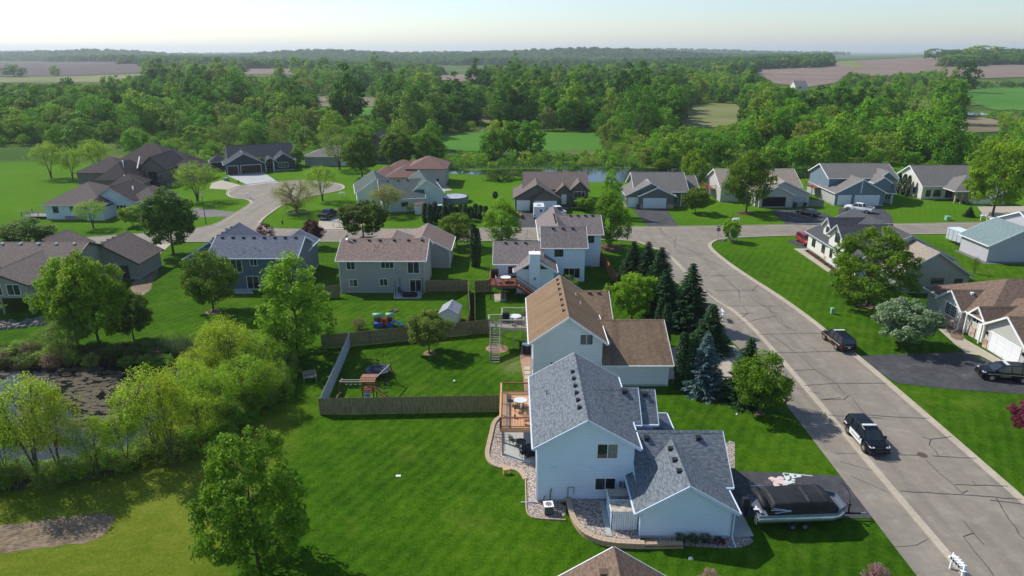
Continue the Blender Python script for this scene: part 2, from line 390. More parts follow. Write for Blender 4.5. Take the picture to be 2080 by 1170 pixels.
# ------------------------------------------------------------------ mesh builder
class MB:
    def __init__(s):
        s.v = []; s.f = []; s.m = []; s.uv = []; s.mi = 0
    def face(s, pts, uv=None, mi=None):
        k = len(s.v); s.v += [tuple(p) for p in pts]; s.f.append(tuple(range(k, k + len(pts))))
        s.m.append(s.mi if mi is None else mi); s.uv.append(uv)
    def box(s, x0, x1, y0, y1, z0, z1, T=None):
        P = [(x0, y0, z0), (x1, y0, z0), (x1, y1, z0), (x0, y1, z0), (x0, y0, z1), (x1, y0, z1), (x1, y1, z1), (x0, y1, z1)]
        if T is not None: P = [tuple(T @ Vector(p)) for p in P]
        s.hull(P)
    def hull(s, P):
        k = len(s.v); s.v += [tuple(p) for p in P]
        for q in ((0, 3, 2, 1), (4, 5, 6, 7), (0, 1, 5, 4), (1, 2, 6, 5), (2, 3, 7, 6), (3, 0, 4, 7)):
            s.f.append(tuple(k + i for i in q)); s.m.append(s.mi); s.uv.append(None)
    def frustum(s, cx, cy, z0, z1, a0, b0, a1, b1):
        s.hull([(cx - a0, cy - b0, z0), (cx + a0, cy - b0, z0), (cx + a0, cy + b0, z0), (cx - a0, cy + b0, z0),
                (cx - a1, cy - b1, z1), (cx + a1, cy - b1, z1), (cx + a1, cy + b1, z1), (cx - a1, cy + b1, z1)])
    def beam(s, p0, p1, w, h=None):
        """a rectangular bar between two points"""
        h = h or w
        p0, p1 = Vector(p0), Vector(p1); d = (p1 - p0).normalized()
        up = Vector((0, 0, 1)) if abs(d.z) < 0.95 else Vector((0, 1, 0))
        a = d.cross(up).normalized() * w / 2; b = a.cross(d).normalized() * h / 2
        s.hull([p0 - a - b, p0 + a - b, p1 + a - b, p1 - a - b, p0 - a + b, p0 + a + b, p1 + a + b, p1 - a + b])
    def tube(s, pts, rad, n=6, cap=True):
        pts = [Vector(p) for p in pts]
        if not hasattr(rad, '__len__'): rad = [rad] * len(pts)
        k = len(s.v); a = None
        for i, p in enumerate(pts):
            d = (pts[min(i + 1, len(pts) - 1)] - pts[max(i - 1, 0)]).normalized()
            if a is None:
                a = d.cross(Vector((0, 0, 1)) if abs(d.z) < 0.9 else Vector((1, 0, 0))).normalized()
            else: a = (a - d * a.dot(d)).normalized()
            b = d.cross(a)
            for j in range(n):
                t = 2 * math.pi * j / n
                s.v.append(tuple(p + (a * math.cos(t) + b * math.sin(t)) * rad[i]))
        for i in range(len(pts) - 1):
            for j in range(n):
                j2 = (j + 1) % n
                s.f.append((k + i * n + j, k + i * n + j2, k + (i + 1) * n + j2, k + (i + 1) * n + j)); s.m.append(s.mi); s.uv.append(None)
        if cap:
            s.f.append(tuple(k + j for j in range(n))[::-1]); s.m.append(s.mi); s.uv.append(None)
            e = k + (len(pts) - 1) * n
            s.f.append(tuple(e + j for j in range(n))); s.m.append(s.mi); s.uv.append(None)
    def cyl(s, x, y, z0, z1, r, n=12, r1=None):
        s.tube([(x, y, z0), (x, y, z1)], [r, r if r1 is None else r1], n)
    def disc(s, c, r, nrm='z', n=16):
        P = []
        for j in range(n):
            t = 2 * math.pi * j / n
            if nrm == 'z': P.append((c[0] + r * math.cos(t), c[1] + r * math.sin(t), c[2]))
            elif nrm == 'y': P.append((c[0] + r * math.cos(t), c[1], c[2] + r * math.sin(t)))
            else: P.append((c[0], c[1] + r * math.cos(t), c[2] + r * math.sin(t)))
        s.face(P)
    def build(s, name, mats, parent=None, kind=None, label=None, smooth=False, loc=None, bevel=0):
        if not isinstance(mats, (list, tuple)): mats = [mats]
        me = bpy.data.meshes.new(name); me.from_pydata(s.v, [], s.f)
        for m in mats: me.materials.append(m)
        if len(mats) > 1: me.polygons.foreach_set('material_index', s.m)
        if any(u is not None for u in s.uv):
            l = me.uv_layers.new(name='UVMap'); k = 0
            for f, u in zip(s.f, s.uv):
                for i in range(len(f)):
                    if u: l.data[k].uv = u[i]
                    k += 1
        bm = bmesh.new(); bm.from_mesh(me)
        bmesh.ops.recalc_face_normals(bm, faces=bm.faces[:])
        bm.to_mesh(me); bm.free()
        if smooth: me.polygons.foreach_set('use_smooth', [True] * len(me.polygons))
        o = bpy.data.objects.new(name, me); COL.objects.link(o)
        if parent is not None: o.parent = parent
        if loc is not None: o.location = loc
        if bevel:
            md = o.modifiers.new('bevel', 'BEVEL'); md.width = bevel; md.segments = 2; md.limit_method = 'ANGLE'
        return tag(o, label, None, None, kind)

def sheet(name, pts, z, mat, kind='structure', label=None, cat=None, thick=0.0):
    """a flat ground sheet with the given outline; thick > 0 makes it a slab standing that much above z"""
    tris = tessellate_polygon([[Vector((p[0], p[1], 0)) for p in pts]])
    v = [(p[0], p[1], z + thick) for p in pts]; f = [tuple(t) for t in tris]
    n = len(pts)
    if thick:
        v += [(p[0], p[1], z) for p in pts]
        f += [(i, (i + 1) % n, n + (i + 1) % n, n + i) for i in range(n)]
    me = bpy.data.meshes.new(name); me.from_pydata(v, [], f); me.materials.append(mat)
    bm = bmesh.new(); bm.from_mesh(me); bmesh.ops.recalc_face_normals(bm, faces=bm.faces[:])
    if not thick:
        for fc in bm.faces:
            if fc.normal.z < 0: fc.normal_flip()
    bm.to_mesh(me); bm.free()
    o = bpy.data.objects.new(name, me); COL.objects.link(o)
    return tag(o, label, cat, None, kind)

def wobble(pts, step=1.0, amp=0.1, seed=0, closed=True):
    """resample an outline and roughen it a little"""
    rnd = random.Random(seed); out = []
    n = len(pts)
    for i in range(n if closed else n - 1):
        a, b = pts[i], pts[(i + 1) % n]
        L = math.hypot(b[0] - a[0], b[1] - a[1]); k = max(1, int(L / step))
        for j in range(k):
            t = j / k
            out.append((a[0] + (b[0] - a[0]) * t + rnd.uniform(-amp, amp), a[1] + (b[1] - a[1]) * t + rnd.uniform(-amp, amp)))
    if not closed: out.append(pts[-1])
    return out

def smooth_line(pts, it=2):
    for _ in range(it):
        q = [pts[0]]
        for a, b in zip(pts[:-1], pts[1:]):
            q += [(a[0] * .75 + b[0] * .25, a[1] * .75 + b[1] * .25), (a[0] * .25 + b[0] * .75, a[1] * .25 + b[1] * .75)]
        q.append(pts[-1]); pts = q
    return pts

def smooth_closed(pts, it=2):
    for _ in range(it):
        q = []
        n = len(pts)
        for i in range(n):
            a, b = pts[i], pts[(i + 1) % n]
            q += [(a[0] * .75 + b[0] * .25, a[1] * .75 + b[1] * .25), (a[0] * .25 + b[0] * .75, a[1] * .25 + b[1] * .75)]
        pts = q
    return pts
A = lambda *ps: [at(*p) for p in ps]

# ------------------------------------------------------------------ terrain
def terrain(x, y):
    """height of the land: level under the housing estate, rolling farmland far away"""
    x = np.asarray(x, float); y = np.asarray(y, float)
    d = np.clip((y - 550) / 900, 0, 1); d = d * d * (3 - 2 * d)
    z = d * (4 * np.sin(x / 410 + 1.3) * np.cos(y / 530) + 3 * np.sin(x / 170 + y / 260))
    def hill(cx, cy, rx, ry, h): return h * np.exp(-((x - cx) / rx) ** 2 - ((y - cy) / ry) ** 2)
    z = z + hill(900, 1450, 420, 420, 17) + hill(1700, 2100, 700, 600, 20)          # the ploughed hill on the right
    z = z + hill(300, 3000, 550, 300, 26) + hill(-900, 3100, 330, 300, 24) + hill(-1900, 3300, 500, 300, 26) + hill(-350, 3600, 420, 350, 14)
    z = z + hill(2600, 3500, 900, 300, 26) + hill(-3300, 4200, 900, 400, 20) + hill(1500, 5200, 1500, 500, 18)
    far = np.clip((y - 2500) / 3000, 0, 1)
    z = z + far * (9 * np.sin(x / 900 + 0.7) + 7 * np.sin(x / 370 + y / 900) + 2)
    return z

def axis(lim, k, n):
    t = np.linspace(-1, 1, n); return lim * np.sinh(k * t) / math.sinh(k)
gx = axis(16000, 6.5, 161)
gy = np.concatenate([[-150, -60, 0], 20 * np.cumsum(np.geomspace(1, 28, 110)) * 16000 / (20 * np.sum(np.geomspace(1, 28, 110)))])
GX, GY = np.meshgrid(gx, gy)
GZ = terrain(GX, GY)
nv = GX.size; W_ = len(gx); H_ = len(gy)
me = bpy.data.meshes.new('ground')
idx = np.arange(nv).reshape(H_, W_)
quads = np.stack([idx[:-1, :-1], idx[:-1, 1:], idx[1:, 1:], idx[1:, :-1]], -1).reshape(-1, 4)
me.from_pydata(np.stack([GX, GY, GZ], -1).reshape(-1, 3).tolist(), [], quads.tolist())
me.polygons.foreach_set('use_smooth', [True] * len(me.polygons))
me.materials.append(groundmat())
ground = bpy.data.objects.new('ground', me); COL.objects.link(ground); tag(ground, kind='structure')

def drape(name, pts, mat, lift=0.35, n=26):
    """a field laid over the rolling land"""
    xs = [p[0] for p in pts]; ys = [p[1] for p in pts]
    from mathutils.geometry import intersect_point_tri_2d
    tris = tessellate_polygon([[Vector((p[0], p[1], 0)) for p in pts]])
    v = []; f = []
    for t in tris:
        a, b, c = [np.array(pts[i]) for i in t]
        k = n; base = len(v); ids = {}
        for i in range(k + 1):
            for j in range(k + 1 - i):
                q = a + (b - a) * i / k + (c - a) * j / k
                ids[(i, j)] = len(v); v.append((q[0], q[1], float(terrain(q[0], q[1])) + lift))
        for i in range(k):
            for j in range(k - i):
                f.append((ids[(i, j)], ids[(i + 1, j)], ids[(i, j + 1)]))
                if i + j < k - 1: f.append((ids[(i + 1, j)], ids[(i + 1, j + 1)], ids[(i, j + 1)]))
    me = bpy.data.meshes.new(name); me.from_pydata(v, [], f); me.materials.append(mat)
    bm = bmesh.new(); bm.from_mesh(me); bmesh.ops.remove_doubles(bm, verts=bm.verts[:], dist=0.01)
    for fc in bm.faces:
        if fc.normal.z < 0: fc.normal_flip()
    bm.to_mesh(me); bm.free()
    me.polygons.foreach_set('use_smooth', [True] * len(me.polygons))
    o = bpy.data.objects.new(name, me); COL.objects.link(o); return tag(o, kind='structure')

M['plough'] = fieldmat('ploughed_soil', (0.20, 0.145, 0.12), (0.27, 0.205, 0.165), 0.02)
M['plough_dark'] = fieldmat('dark_soil', (0.105, 0.082, 0.082), (0.15, 0.115, 0.112), 0.015, 1.4)
M['crop'] = fieldmat('young_crop', (0.055, 0.16, 0.02), (0.10, 0.24, 0.03), 0.05, 1.5)
M['meadow'] = fieldmat('dry_meadow', (0.14, 0.17, 0.05), (0.27, 0.25, 0.13))
M['reedbed'] = fieldmat('reed_bed', (0.16, 0.14, 0.08), (0.28, 0.23, 0.15))

FIELDS = []   # outlines kept free of trees
OPEN_PX = []  # the same outlines as they are seen from the camera: nothing tall may stand before them
def field(name, pix, mat, lift=0.3, n=26, cut=True, at_z=0.0):
    pts = [at(px, py, at_z) for px, py in pix]; FIELDS.append(pts)
    if cut: OPEN_PX.append(pix)
    return drape(name, pts, mat, lift, n)
field('crop_field', [(880, 306), (893, 272), (1000, 269), (1100, 268), (1212, 270), (1225, 285), (1222, 304), (1050, 308)], M['crop'], 0.05)
field('meadow_field', [(1385, 256), (1390, 214), (1450, 209), (1515, 212), (1518, 232), (1490, 252), (1440, 260)], M['meadow'], 0.06)
field('pale_meadow', [(968, 250), (970, 218), (1000, 216), (1002, 250)], M['meadow'], 0.06)
field('reed_bed', [(628, 216), (640, 197), (700, 193), (782, 200), (778, 216)], M['reedbed'], 0.1)
field('green_pasture', [(640, 232), (700, 222), (780, 216), (776, 230), (700, 240)], M['crop'], 0.12)
field('ploughed_field', [(478, 153), (500, 140), (600, 139), (598, 153)], M['plough'], 0.4)
field('ploughed_field', [(885, 163), (900, 147), (985, 146), (990, 158), (940, 166)], M['plough'], 0.4)
field('ploughed_field', [(-200, 155), (-200, 130), (100, 128), (294, 131), (296, 150), (150, 155)], M['plough_dark'], 0.5)
field('green_pasture', [(-200, 168), (-200, 156), (150, 156), (290, 152), (300, 160), (200, 168)], M['meadow'], 0.4)
field('ploughed_field', [(1528, 142), (1690, 137), (1720, 150), (1700, 168), (1640, 178), (1575, 170)], M['plough'], 0.5)
field('stubble_strip', [(1690, 136), (1725, 136), (1760, 146), (1735, 150), (1695, 140)], M['meadow'], 0.7, cut=False)
pf = [(380, 1010), (760, 1700), (1050, 1880), (1500, 2300), (1260, 1700), (1010, 1330), (780, 1060), (560, 905)]
FIELDS.append(pf); drape('ploughed_field', pf, M['plough'], 0.6); OPEN_PX.append([(1680, 138), (1690, 113), (1800, 108), (1925, 107), (1920, 128), (1880, 142), (1780, 150)])
field('crop_field', [(1950, 190), (2000, 180), (2200, 176), (2200, 226), (2020, 224), (1985, 214)], M['crop'], 0.3)
field('reed_bed', [(1825, 212), (1840, 203), (1905, 205), (1915, 213), (1870, 222)], M['reedbed'], 0.3)
field('dry_meadow', [(1930, 262), (1950, 240), (2000, 238), (2040, 250), (2030, 268), (1970, 270)], M['reedbed'], 0.2)
field('dry_meadow', [(1715, 250), (1725, 232), (1760, 235), (1765, 250)], M['reedbed'], 0.2)
field('ploughed_field', [(1910, 156), (1925, 143), (2200, 138), (2200, 160), (2000, 163)], M['plough'], 0.6)

# ------------------------------------------------------------------ roads
north = A((-80, 500), (120, 487), (250, 477), (300, 474), (397, 465), (440, 455), (462, 442), (500, 420), (510, 411), (500, 405), (475, 404), (459, 397), (461, 387),
          (478, 380), (504, 374), (560, 369), (610, 366), (655, 368), (690, 373), (702, 379), (698, 386), (660, 394), (628, 401), (579, 414), (545, 437), (529, 452), (531, 461), (552, 465),
          (613, 466), (691, 467), (789, 465), (893, 465), (1060, 463), (1285, 461), (1400, 460), (1596, 457), (1648, 455), (1860, 455), (1966, 452), (2140, 451))
se = A((2140, 474), (1884, 476), (1642, 478), (1495, 483), (1460, 487), (1446, 494), (1444, 502), (1458, 516), (1500, 548)) + [(38.6, 90), (39.5, 78), (40, 62), (40, 20)]
sw = [(29.8, 20), (30, 45), (30.3, 70), (30.1, 84)] + A((1432, 597), (1376, 539), (1353, 516), (1315, 499), (1275, 486), (950, 491), (690, 492), (393, 491), (290, 497), (-80, 516))
north, se, sw = smooth_line(north, 2), smooth_line(se, 2), smooth_line(sw, 2)
sheet('road', north + se + sw, 0.012, M['road'])

def offset_line(pts, d):
    """points moved d to the left of the walking direction"""
    out = []
    for i, p in enumerate(pts):
        a, b = pts[max(i - 1, 0)], pts[min(i + 1, len(pts) - 1)]
        tx, ty = b[0] - a[0], b[1] - a[1]; L = math.hypot(tx, ty) or 1
        out.append((p[0] - ty / L * d, p[1] + tx / L * d))
    return out

def strip(name, pts, d0, d1, z, mat, thick=0.0, kind='structure', label=None):
    """a ribbon between two offsets of a line, joined slab when thick"""
    a, b = offset_line(pts, d0), offset_line(pts, d1)
    m = MB()
    for i in range(len(pts) - 1):
        m.face([(*a[i], z + thick), (*a[i + 1], z + thick), (*b[i + 1], z + thick), (*b[i], z + thick)])
        if thick:
            m.face([(*a[i], z), (*a[i + 1], z), (*a[i + 1], z + thick), (*a[i], z + thick)])
            m.face([(*b[i], z), (*b[i + 1], z), (*b[i + 1], z + thick), (*b[i], z + thick)])
    return m.build(name, mat, kind=kind, label=label)
for ln in (north, se, sw):      # the lawn lies to the left of each line
    strip('gutter', ln, -0.62, -0.17, 0.02, M['curb'])
    strip('curb', ln, -0.17, 0.04, 0.0, M['curb'], 0.12)
path_line = [(26.8, 20), (27.0, 45), (27.1, 62), (26.9, 72), (26.2, 78), (25.6, 90), (24.6, 100), (22.8, 106), (21.8, 110)]
inner = [(29.95, 20), (29.95, 45), (30.2, 70), (30.0, 84), (28.6, 97), (27.4, 106), (26.4, 111)]
sheet('path', smooth_line(path_line, 2) + smooth_line(inner[::-1], 2), 0.034, M['path'])

# crack seals on the road: measured polylines
CR = [[(1530, 770), (1665, 800)], [(1556, 836), (1700, 845), (1790, 850)], [(1665, 812), (1712, 812), (1725, 803), (1745, 826), (1757, 843), (1800, 847), (1888, 850)],
      [(1672, 812), (1708, 808)], [(1822, 924), (1865, 925)], [(1895, 927), (1985, 932)], [(1870, 887), (1890, 893), (1887, 905), (1900, 915), (1906, 927)], [(1890, 893), (1932, 887)],
      [(1880, 935), (1955, 1003)], [(1830, 998), (1905, 1002), (1975, 1007), (2075, 1015)], [(1940, 985), (2050, 988)], [(1975, 978), (1982, 985)], [(2020, 1010), (2070, 1085), (2080, 1095)],
      [(2010, 1016), (2080, 1025)], [(1958, 1060), (1978, 1084), (1957, 1090)], [(1978, 1084), (1998, 1107)], [(1957, 1090), (2018, 1170)], [(1820, 1112), (1860, 1108), (1884, 1096)], [(1955, 1003), (1965, 997)],
      [(1696, 921), (1750, 923)], [(1705, 937), (1775, 958)], [(1730, 968), (1800, 1000)],
      [(1450, 560), (1520, 561), (1562, 561)], [(1450, 546), (1465, 560), (1500, 590), (1503, 610)], [(1450, 590), (1540, 591)], [(1465, 621), (1600, 622)], [(1535, 591), (1528, 590), (1540, 580)],
      [(1530, 612), (1555, 622), (1575, 644), (1590, 661), (1618, 672)], [(1508, 622), (1520, 636), (1500, 650)], [(1500, 659), (1540, 648), (1578, 642)], [(1520, 680), (1668, 677)], [(1565, 680), (1615, 715), (1660, 755), (1700, 780), (1715, 800)],
      [(1572, 717), (1735, 713)], [(1613, 753), (1655, 751)], [(1652, 707), (1664, 716)], [(1633, 784), (1700, 779), (1800, 779)], [(1560, 622), (1565, 632), (1580, 640)], [(1582, 643), (1590, 655), (1602, 670)],
      [(1360, 480), (1375, 497), (1400, 508)], [(1372, 482), (1370, 505), (1385, 515)], [(1400, 508), (1440, 530), (1478, 546)], [(1420, 470), (1432, 484)], [(1300, 476), (1330, 480)], [(1390, 470), (1430, 466)], [(1370, 515), (1455, 517)], [(1408, 560), (1480, 560)],
      [(1500, 470), (1560, 475), (1600, 468)], [(1072, 467), (1068, 487)], [(700, 475), (760, 478)], [(1290, 470), (1390, 480)], [(1310, 490), (1345, 495)], [(1340, 462), (1345, 475), (1362, 483)], [(620, 490), (660, 470)], [(1900, 462), (1960, 465)],
      [(1720, 880), (1745, 862)], [(1580, 742), (1600, 745)], [(1480, 640), (1530, 636)], [(1700, 850), (1720, 868)]]
m = MB()
for k, ln in enumerate(CR):
    q = [at(*p) for p in ln]
    q = wobble(q, 0.7, 0.06, 50 + k, closed=False)
    a, b = offset_line(q, 0.032), offset_line(q, -0.032)
    for i in range(len(q) - 1): m.face([(*a[i], .0), (*a[i + 1], .0), (*b[i + 1], .0), (*b[i], .0)])
o = m.build('crack_seals', M['tar'], kind='stuff', label='dark sealed cracks branching over the pale road surface'); o.location.z = 0.040
m = MB(); m.cyl(0, 0, 0, 0.012, 0.42, 20)
o = m.build('manhole_cover', plain('rusty_iron', (0.10, 0.065, 0.05), 0.7)); o.location = (35.5, 51.1, 0.013)
tag(o, 'round rusty manhole cover set in the road near the black and white police car', 'manhole cover')

# ------------------------------------------------------------------ trees
def np_mesh(name, V, F, tone=None, mats=(), midx=None, smooth=False):
    me = bpy.data.meshes.new(name)
    V = np.asarray(V, np.float32); F = np.asarray(F, np.int32); k = F.shape[1]
    me.vertices.add(len(V)); me.vertices.foreach_set('co', V.ravel())
    me.loops.add(F.size); me.loops.foreach_set('vertex_index', F.ravel())
    me.polygons.add(len(F)); me.polygons.foreach_set('loop_start', np.arange(0, F.size, k, dtype=np.int32))
    if smooth: me.polygons.foreach_set('use_smooth', np.ones(len(F), bool))
    if tone is not None:
        a = me.attributes.new('tone', 'FLOAT', 'FACE'); a.data.foreach_set('value', np.asarray(tone, np.float32))
    for m in mats: me.materials.append(m)
    me.update(calc_edges=True)
    return me

def leaves(rng, C, size, up=0.5, aspect=0.75, out=None):
    """one kite-shaped leaf card at every point of C"""
    n = len(C)
    nr = rng.normal(size=(n, 3)); nr[:, 2] = np.abs(nr[:, 2]) + up
    if out is not None: nr += out * 1.0
    nr /= np.linalg.norm(nr, axis=1)[:, None]
    t = rng.normal(size=(n, 3)); t -= nr * np.sum(t * nr, 1)[:, None]; t /= np.linalg.norm(t, axis=1)[:, None]
    b = np.cross(nr, t)
    s = size * rng.uniform(0.4, 1.5, (n, 1))
    V = np.stack([C - t * s * .5, C + b * s * .5 * aspect, C + t * s * .5, C - b * s * .5 * aspect], 1).reshape(-1, 3)
    F = np.arange(n * 4).reshape(-1, 4)
    return V, F

ENV = {  # crown radius (fraction of the widest) at height fraction t of the crown
    'maple': lambda t: np.sin(np.pi * np.clip(t, 0, 1) ** 0.85) ** 0.55,
    'oval': lambda t: np.sin(np.pi * np.clip(t * 0.93 + 0.05, 0, 1) ** 0.8) ** 0.62,
    'round': lambda t: np.sqrt(np.clip(1 - (2 * t - 1) ** 2, 0, 1)),
    'poplar': lambda t: np.sin(np.pi * np.clip(t * 0.95 + 0.04, 0, 1) ** 0.7) ** 0.7,
    'umbrella': lambda t: np.clip(0.42 + 0.75 * np.sin(np.pi * np.clip(t, 0, 1) ** 1.5), 0, 1) * np.sqrt(np.clip(1.02 - t ** 3, 0, 1)),
    'shrub': lambda t: np.clip(1.0 - t ** 2.2, 0, 1) ** 0.5,
}
def tree_proto(name, seed, H, Rr, base, env, nclump, nleaf, size, sigma, gap=0.0, droop=0.0, up=0.5, shell=(0.45, 1.0), leaders=1, limbs=14, trunk_r=0.16, bark=None, leaf=None, detail=True, elong=1.0):
    """returns (trunk mesh, crown mesh); H height, Rr crown radius, base = height where the crown starts"""
    rng = np.random.default_rng(seed); rnd = random.Random(seed)
    ef = ENV[env]
    # clump centres
    t = rng.beta(1.15, 1.05, nclump * 3)
    a = rng.uniform(0, 2 * np.pi, nclump * 3)
    lob = 1 + 0.22 * np.sin(a * 3 + rng.uniform(0, 6)) * np.sin(t * 7 + rng.uniform(0, 6)) + 0.10 * np.sin(a * 5 + t * 11 + rng.uniform(0, 6))
    w = ef(t); keep = rng.uniform(size=len(t)) < (w ** 1.5 + 0.05); t, a, lob, w = t[keep][:nclump], a[keep][:nclump], lob[keep][:nclump], w[keep][:nclump]
    rr = Rr * w * lob * (shell[0] + (shell[1] - shell[0]) * rng.uniform(size=len(t)) ** 0.55)
    C = np.stack([rr * np.cos(a), rr * np.sin(a), base + t * (H - base)], 1)
    C[:, 2] -= droop * rr / Rr * (H - base) * 0.25
    # trunk and limbs
    m = MB()
    tops = []
    for l in range(leaders):
        ang = 2 * math.pi * l / leaders + rnd.uniform(0, 1)
        off = 0 if leaders == 1 else Rr * 0.42
        p = [(0.06 * l, 0, -0.15)]
        for k in range(1, 6):
            f = k / 5
            p.append((off * f ** 1.3 * math.cos(ang) + rnd.uniform(-.04, .04) * H * .25, off * f ** 1.3 * math.sin(ang) + rnd.uniform(-.04, .04) * H * .25, f * H * 0.80))
        r = [trunk_r * (1 - 0.9 * k / 5) * (1.25 if k == 0 else 1) for k in range(6)]
        m.tube(p, r, 6 if detail else 4, cap=False); tops.append(p)
    order = list(range(len(C))); rnd.shuffle(order)
    for i in order[:limbs]:
        c = C[i]; p = min(tops, key=lambda q: math.hypot(q[3][0] - c[0], q[3][1] - c[1]))
        zf = max(0.12, min(0.85, (c[2] - 0.45 * math.hypot(c[0], c[1])) / (H * 0.8)))
        k = int(zf * 5); fr = zf * 5 - k; k = min(k, 4)
        s = [p[k][j] + (p[k + 1][j] - p[k][j]) * fr for j in range(3)]
        mid = [s[j] * 0.45 + c[j] * 0.55 for j in range(3)]; mid[2] += 0.04 * H
        m.tube([s, mid, list(c)], [trunk_r * 0.38 * (1.1 - zf * .6), trunk_r * 0.2, 0.012 * H * 0.1 + 0.008], 4 if detail else 3, cap=False)
        if detail:
            near = sorted(range(len(C)), key=lambda j: float(np.sum((C[j] - np.array(mid)) ** 2)))[:4]
            for j in near: m.tube([mid, list((np.array(mid) + C[j]) / 2 + np.array([0, 0, .03 * H * .3])), list(C[j])], [trunk_r * .15, trunk_r * .1, 0.008], 3, cap=False)
    tm = bpy.data.meshes.new(name + '_trunk'); tm.from_pydata(m.v, [], m.f); tm.materials.append(bark or M['bark'])
    tm.polygons.foreach_set('use_smooth', [True] * len(tm.polygons))
    # leaves
    n = len(C)
    cnt = rng.poisson(nleaf, n)
    idx = np.repeat(np.arange(n), cnt)
    sg = sigma * (0.7 + 0.6 * rng.uniform(size=n))
    P = rng.normal(size=(len(idx), 3)); P /= np.maximum(np.linalg.norm(P, axis=1)[:, None], 1e-6)
    P *= rng.uniform(0.25, 1.0, (len(idx), 1)) ** 0.5
    o = P.copy(); P[:, 2] *= 0.75 * elong
    P = C[idx] + P * sg[idx][:, None]
    out = o
    V, F = leaves(rng, P, size, up, out=out)
    ct = rng.uniform(0, 1, n)
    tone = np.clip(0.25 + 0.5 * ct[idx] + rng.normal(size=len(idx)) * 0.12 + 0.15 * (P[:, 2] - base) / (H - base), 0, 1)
    cm = np_mesh(name + '_crown', V, F, tone, [leaf] if leaf else [])
    return tm, cm

def spruce_proto(name, seed, H, Rr, leaf):
    rng = np.random.default_rng(seed); Cs = []; dirs = []
    m = MB(); m.tube([(0, 0, -.1), (0, 0, H * .5), (0, 0, H * .98)], [0.15, 0.08, 0.015], 6, cap=False)
    z = 0.25
    while z < H * 0.985:
        f = 1 - z / H; L = Rr * f ** 0.85 * rng.uniform(0.9, 1.1) + 0.08
        k = max(5, int(11 * f + 6))
        for j in range(k):
            a = 2 * math.pi * (j + rng.uniform(-.4, .4)) / k; l = L * rng.uniform(0.7, 1.12)
            s = np.arange(0.18, 1.01, 0.16 / max(l, .5))
            x = s * l; zz = z + 0.10 * l * (1 - s) - 0.20 * l * s + 0.16 * l * s ** 2.5
            w = 0.20 * l * (1 - s * 0.7) + 0.05
            for sd in (-1, 0, 1):
                lat = sd * w * rng.uniform(0.5, 1.1, len(s))
                Cs.append(np.stack([x * math.cos(a) - lat * math.sin(a), x * math.sin(a) + lat * math.cos(a), zz - abs(sd) * 0.04 * l], 1))
                d = np.tile([math.cos(a) - sd * .6 * math.sin(a), math.sin(a) + sd * .6 * math.cos(a), -0.25], (len(s), 1)); dirs.append(d)
        z += H * 0.030 + 0.05
    C = np.concatenate(Cs); D = np.concatenate(dirs); n = len(C)
    D = D + rng.normal(size=D.shape) * 0.22; D /= np.linalg.norm(D, axis=1)[:, None]
    up = np.tile([0, 0, 1.0], (n, 1)) + rng.normal(size=(n, 3)) * 0.45
    b = np.cross(D, up); b /= np.linalg.norm(b, axis=1)[:, None]
    s = 0.42 * rng.uniform(0.7, 1.2, (n, 1)) * (0.6 + 0.06 * H)
    V = np.stack([C - D * s * .5, C + b * s * .17, C + D * s * .6, C - b * s * .17], 1).reshape(-1, 3)
    tone = np.clip(rng.normal(0.5, 0.22, n), 0, 1)
    tm = bpy.data.meshes.new(name + '_trunk'); tm.from_pydata(m.v, [], m.f); tm.materials.append(M['bark'])
    return tm, np_mesh(name + '_crown', V, np.arange(n * 4).reshape(-1, 4), tone, [leaf])

def column_proto(name, seed, H, Rr, leaf):
    rng = np.random.default_rng(seed); n = 2600
    t = rng.uniform(0, 1, n); a = rng.uniform(0, 2 * np.pi, n)
    r = Rr * np.clip(np.sin(np.pi * (t * .86 + .1)) ** 0.5, 0, 1) * (0.72 + 0.28 * rng.uniform(size=n)) * (1 + .12 * np.sin(a * 4 + t * 20))
    P = np.stack([r * np.cos(a), r * np.sin(a), 0.05 + t * H], 1)
    o = np.stack([np.cos(a), np.sin(a), np.full(n, .6)], 1)
    V, F = leaves(rng, P, 0.20, 0.3, out=o * 1.5)
    m = MB(); m.tube([(0, 0, -.1), (0, 0, H * .8)], [0.06, 0.02], 5, cap=False)
    tm = bpy.data.meshes.new(name + '_trunk'); tm.from_pydata(m.v, [], m.f); tm.materials.append(M['bark'])
    return tm, np_mesh(name + '_crown', V, F, np.clip(rng.normal(.5, .25, n), 0, 1), [leaf])

L = {}
L['maple'] = leafmat('leaf_maple', ((0.051, 0.098, 0.006), (0.096, 0.182, 0.010), (0.171, 0.276, 0.016)))
L['dark'] = leafmat('leaf_dark', ((0.033, 0.067, 0.006), (0.063, 0.117, 0.010), (0.114, 0.185, 0.014)), 0.25)
L['fresh'] = leafmat('leaf_fresh', ((0.084, 0.163, 0.010), (0.158, 0.284, 0.014), (0.260, 0.397, 0.022)), 0.38)
L['lime'] = leafmat('leaf_lime', ((0.114, 0.210, 0.012), (0.203, 0.328, 0.016), (0.311, 0.434, 0.030)), 0.4)
L['yellow'] = leafmat('leaf_yellow', ((0.16, 0.22, 0.010), (0.27, 0.36, 0.015), (0.38, 0.46, 0.04)), 0.42)
L['olive'] = leafmat('leaf_olive', ((0.077, 0.114, 0.018), (0.142, 0.203, 0.030), (0.237, 0.297, 0.055)), 0.35)
L['willow'] = leafmat('leaf_willow', ((0.138, 0.161, 0.023), (0.230, 0.265, 0.040), (0.345, 0.356, 0.081)), 0.35)
L['purple'] = leafmat('leaf_purple', ((0.045, 0.010, 0.018), (0.085, 0.018, 0.034), (0.13, 0.03, 0.05)), 0.2)
L['magenta'] = leafmat('leaf_magenta', ((0.06, 0.008, 0.016), (0.13, 0.016, 0.04), (0.20, 0.05, 0.08)), 0.22)
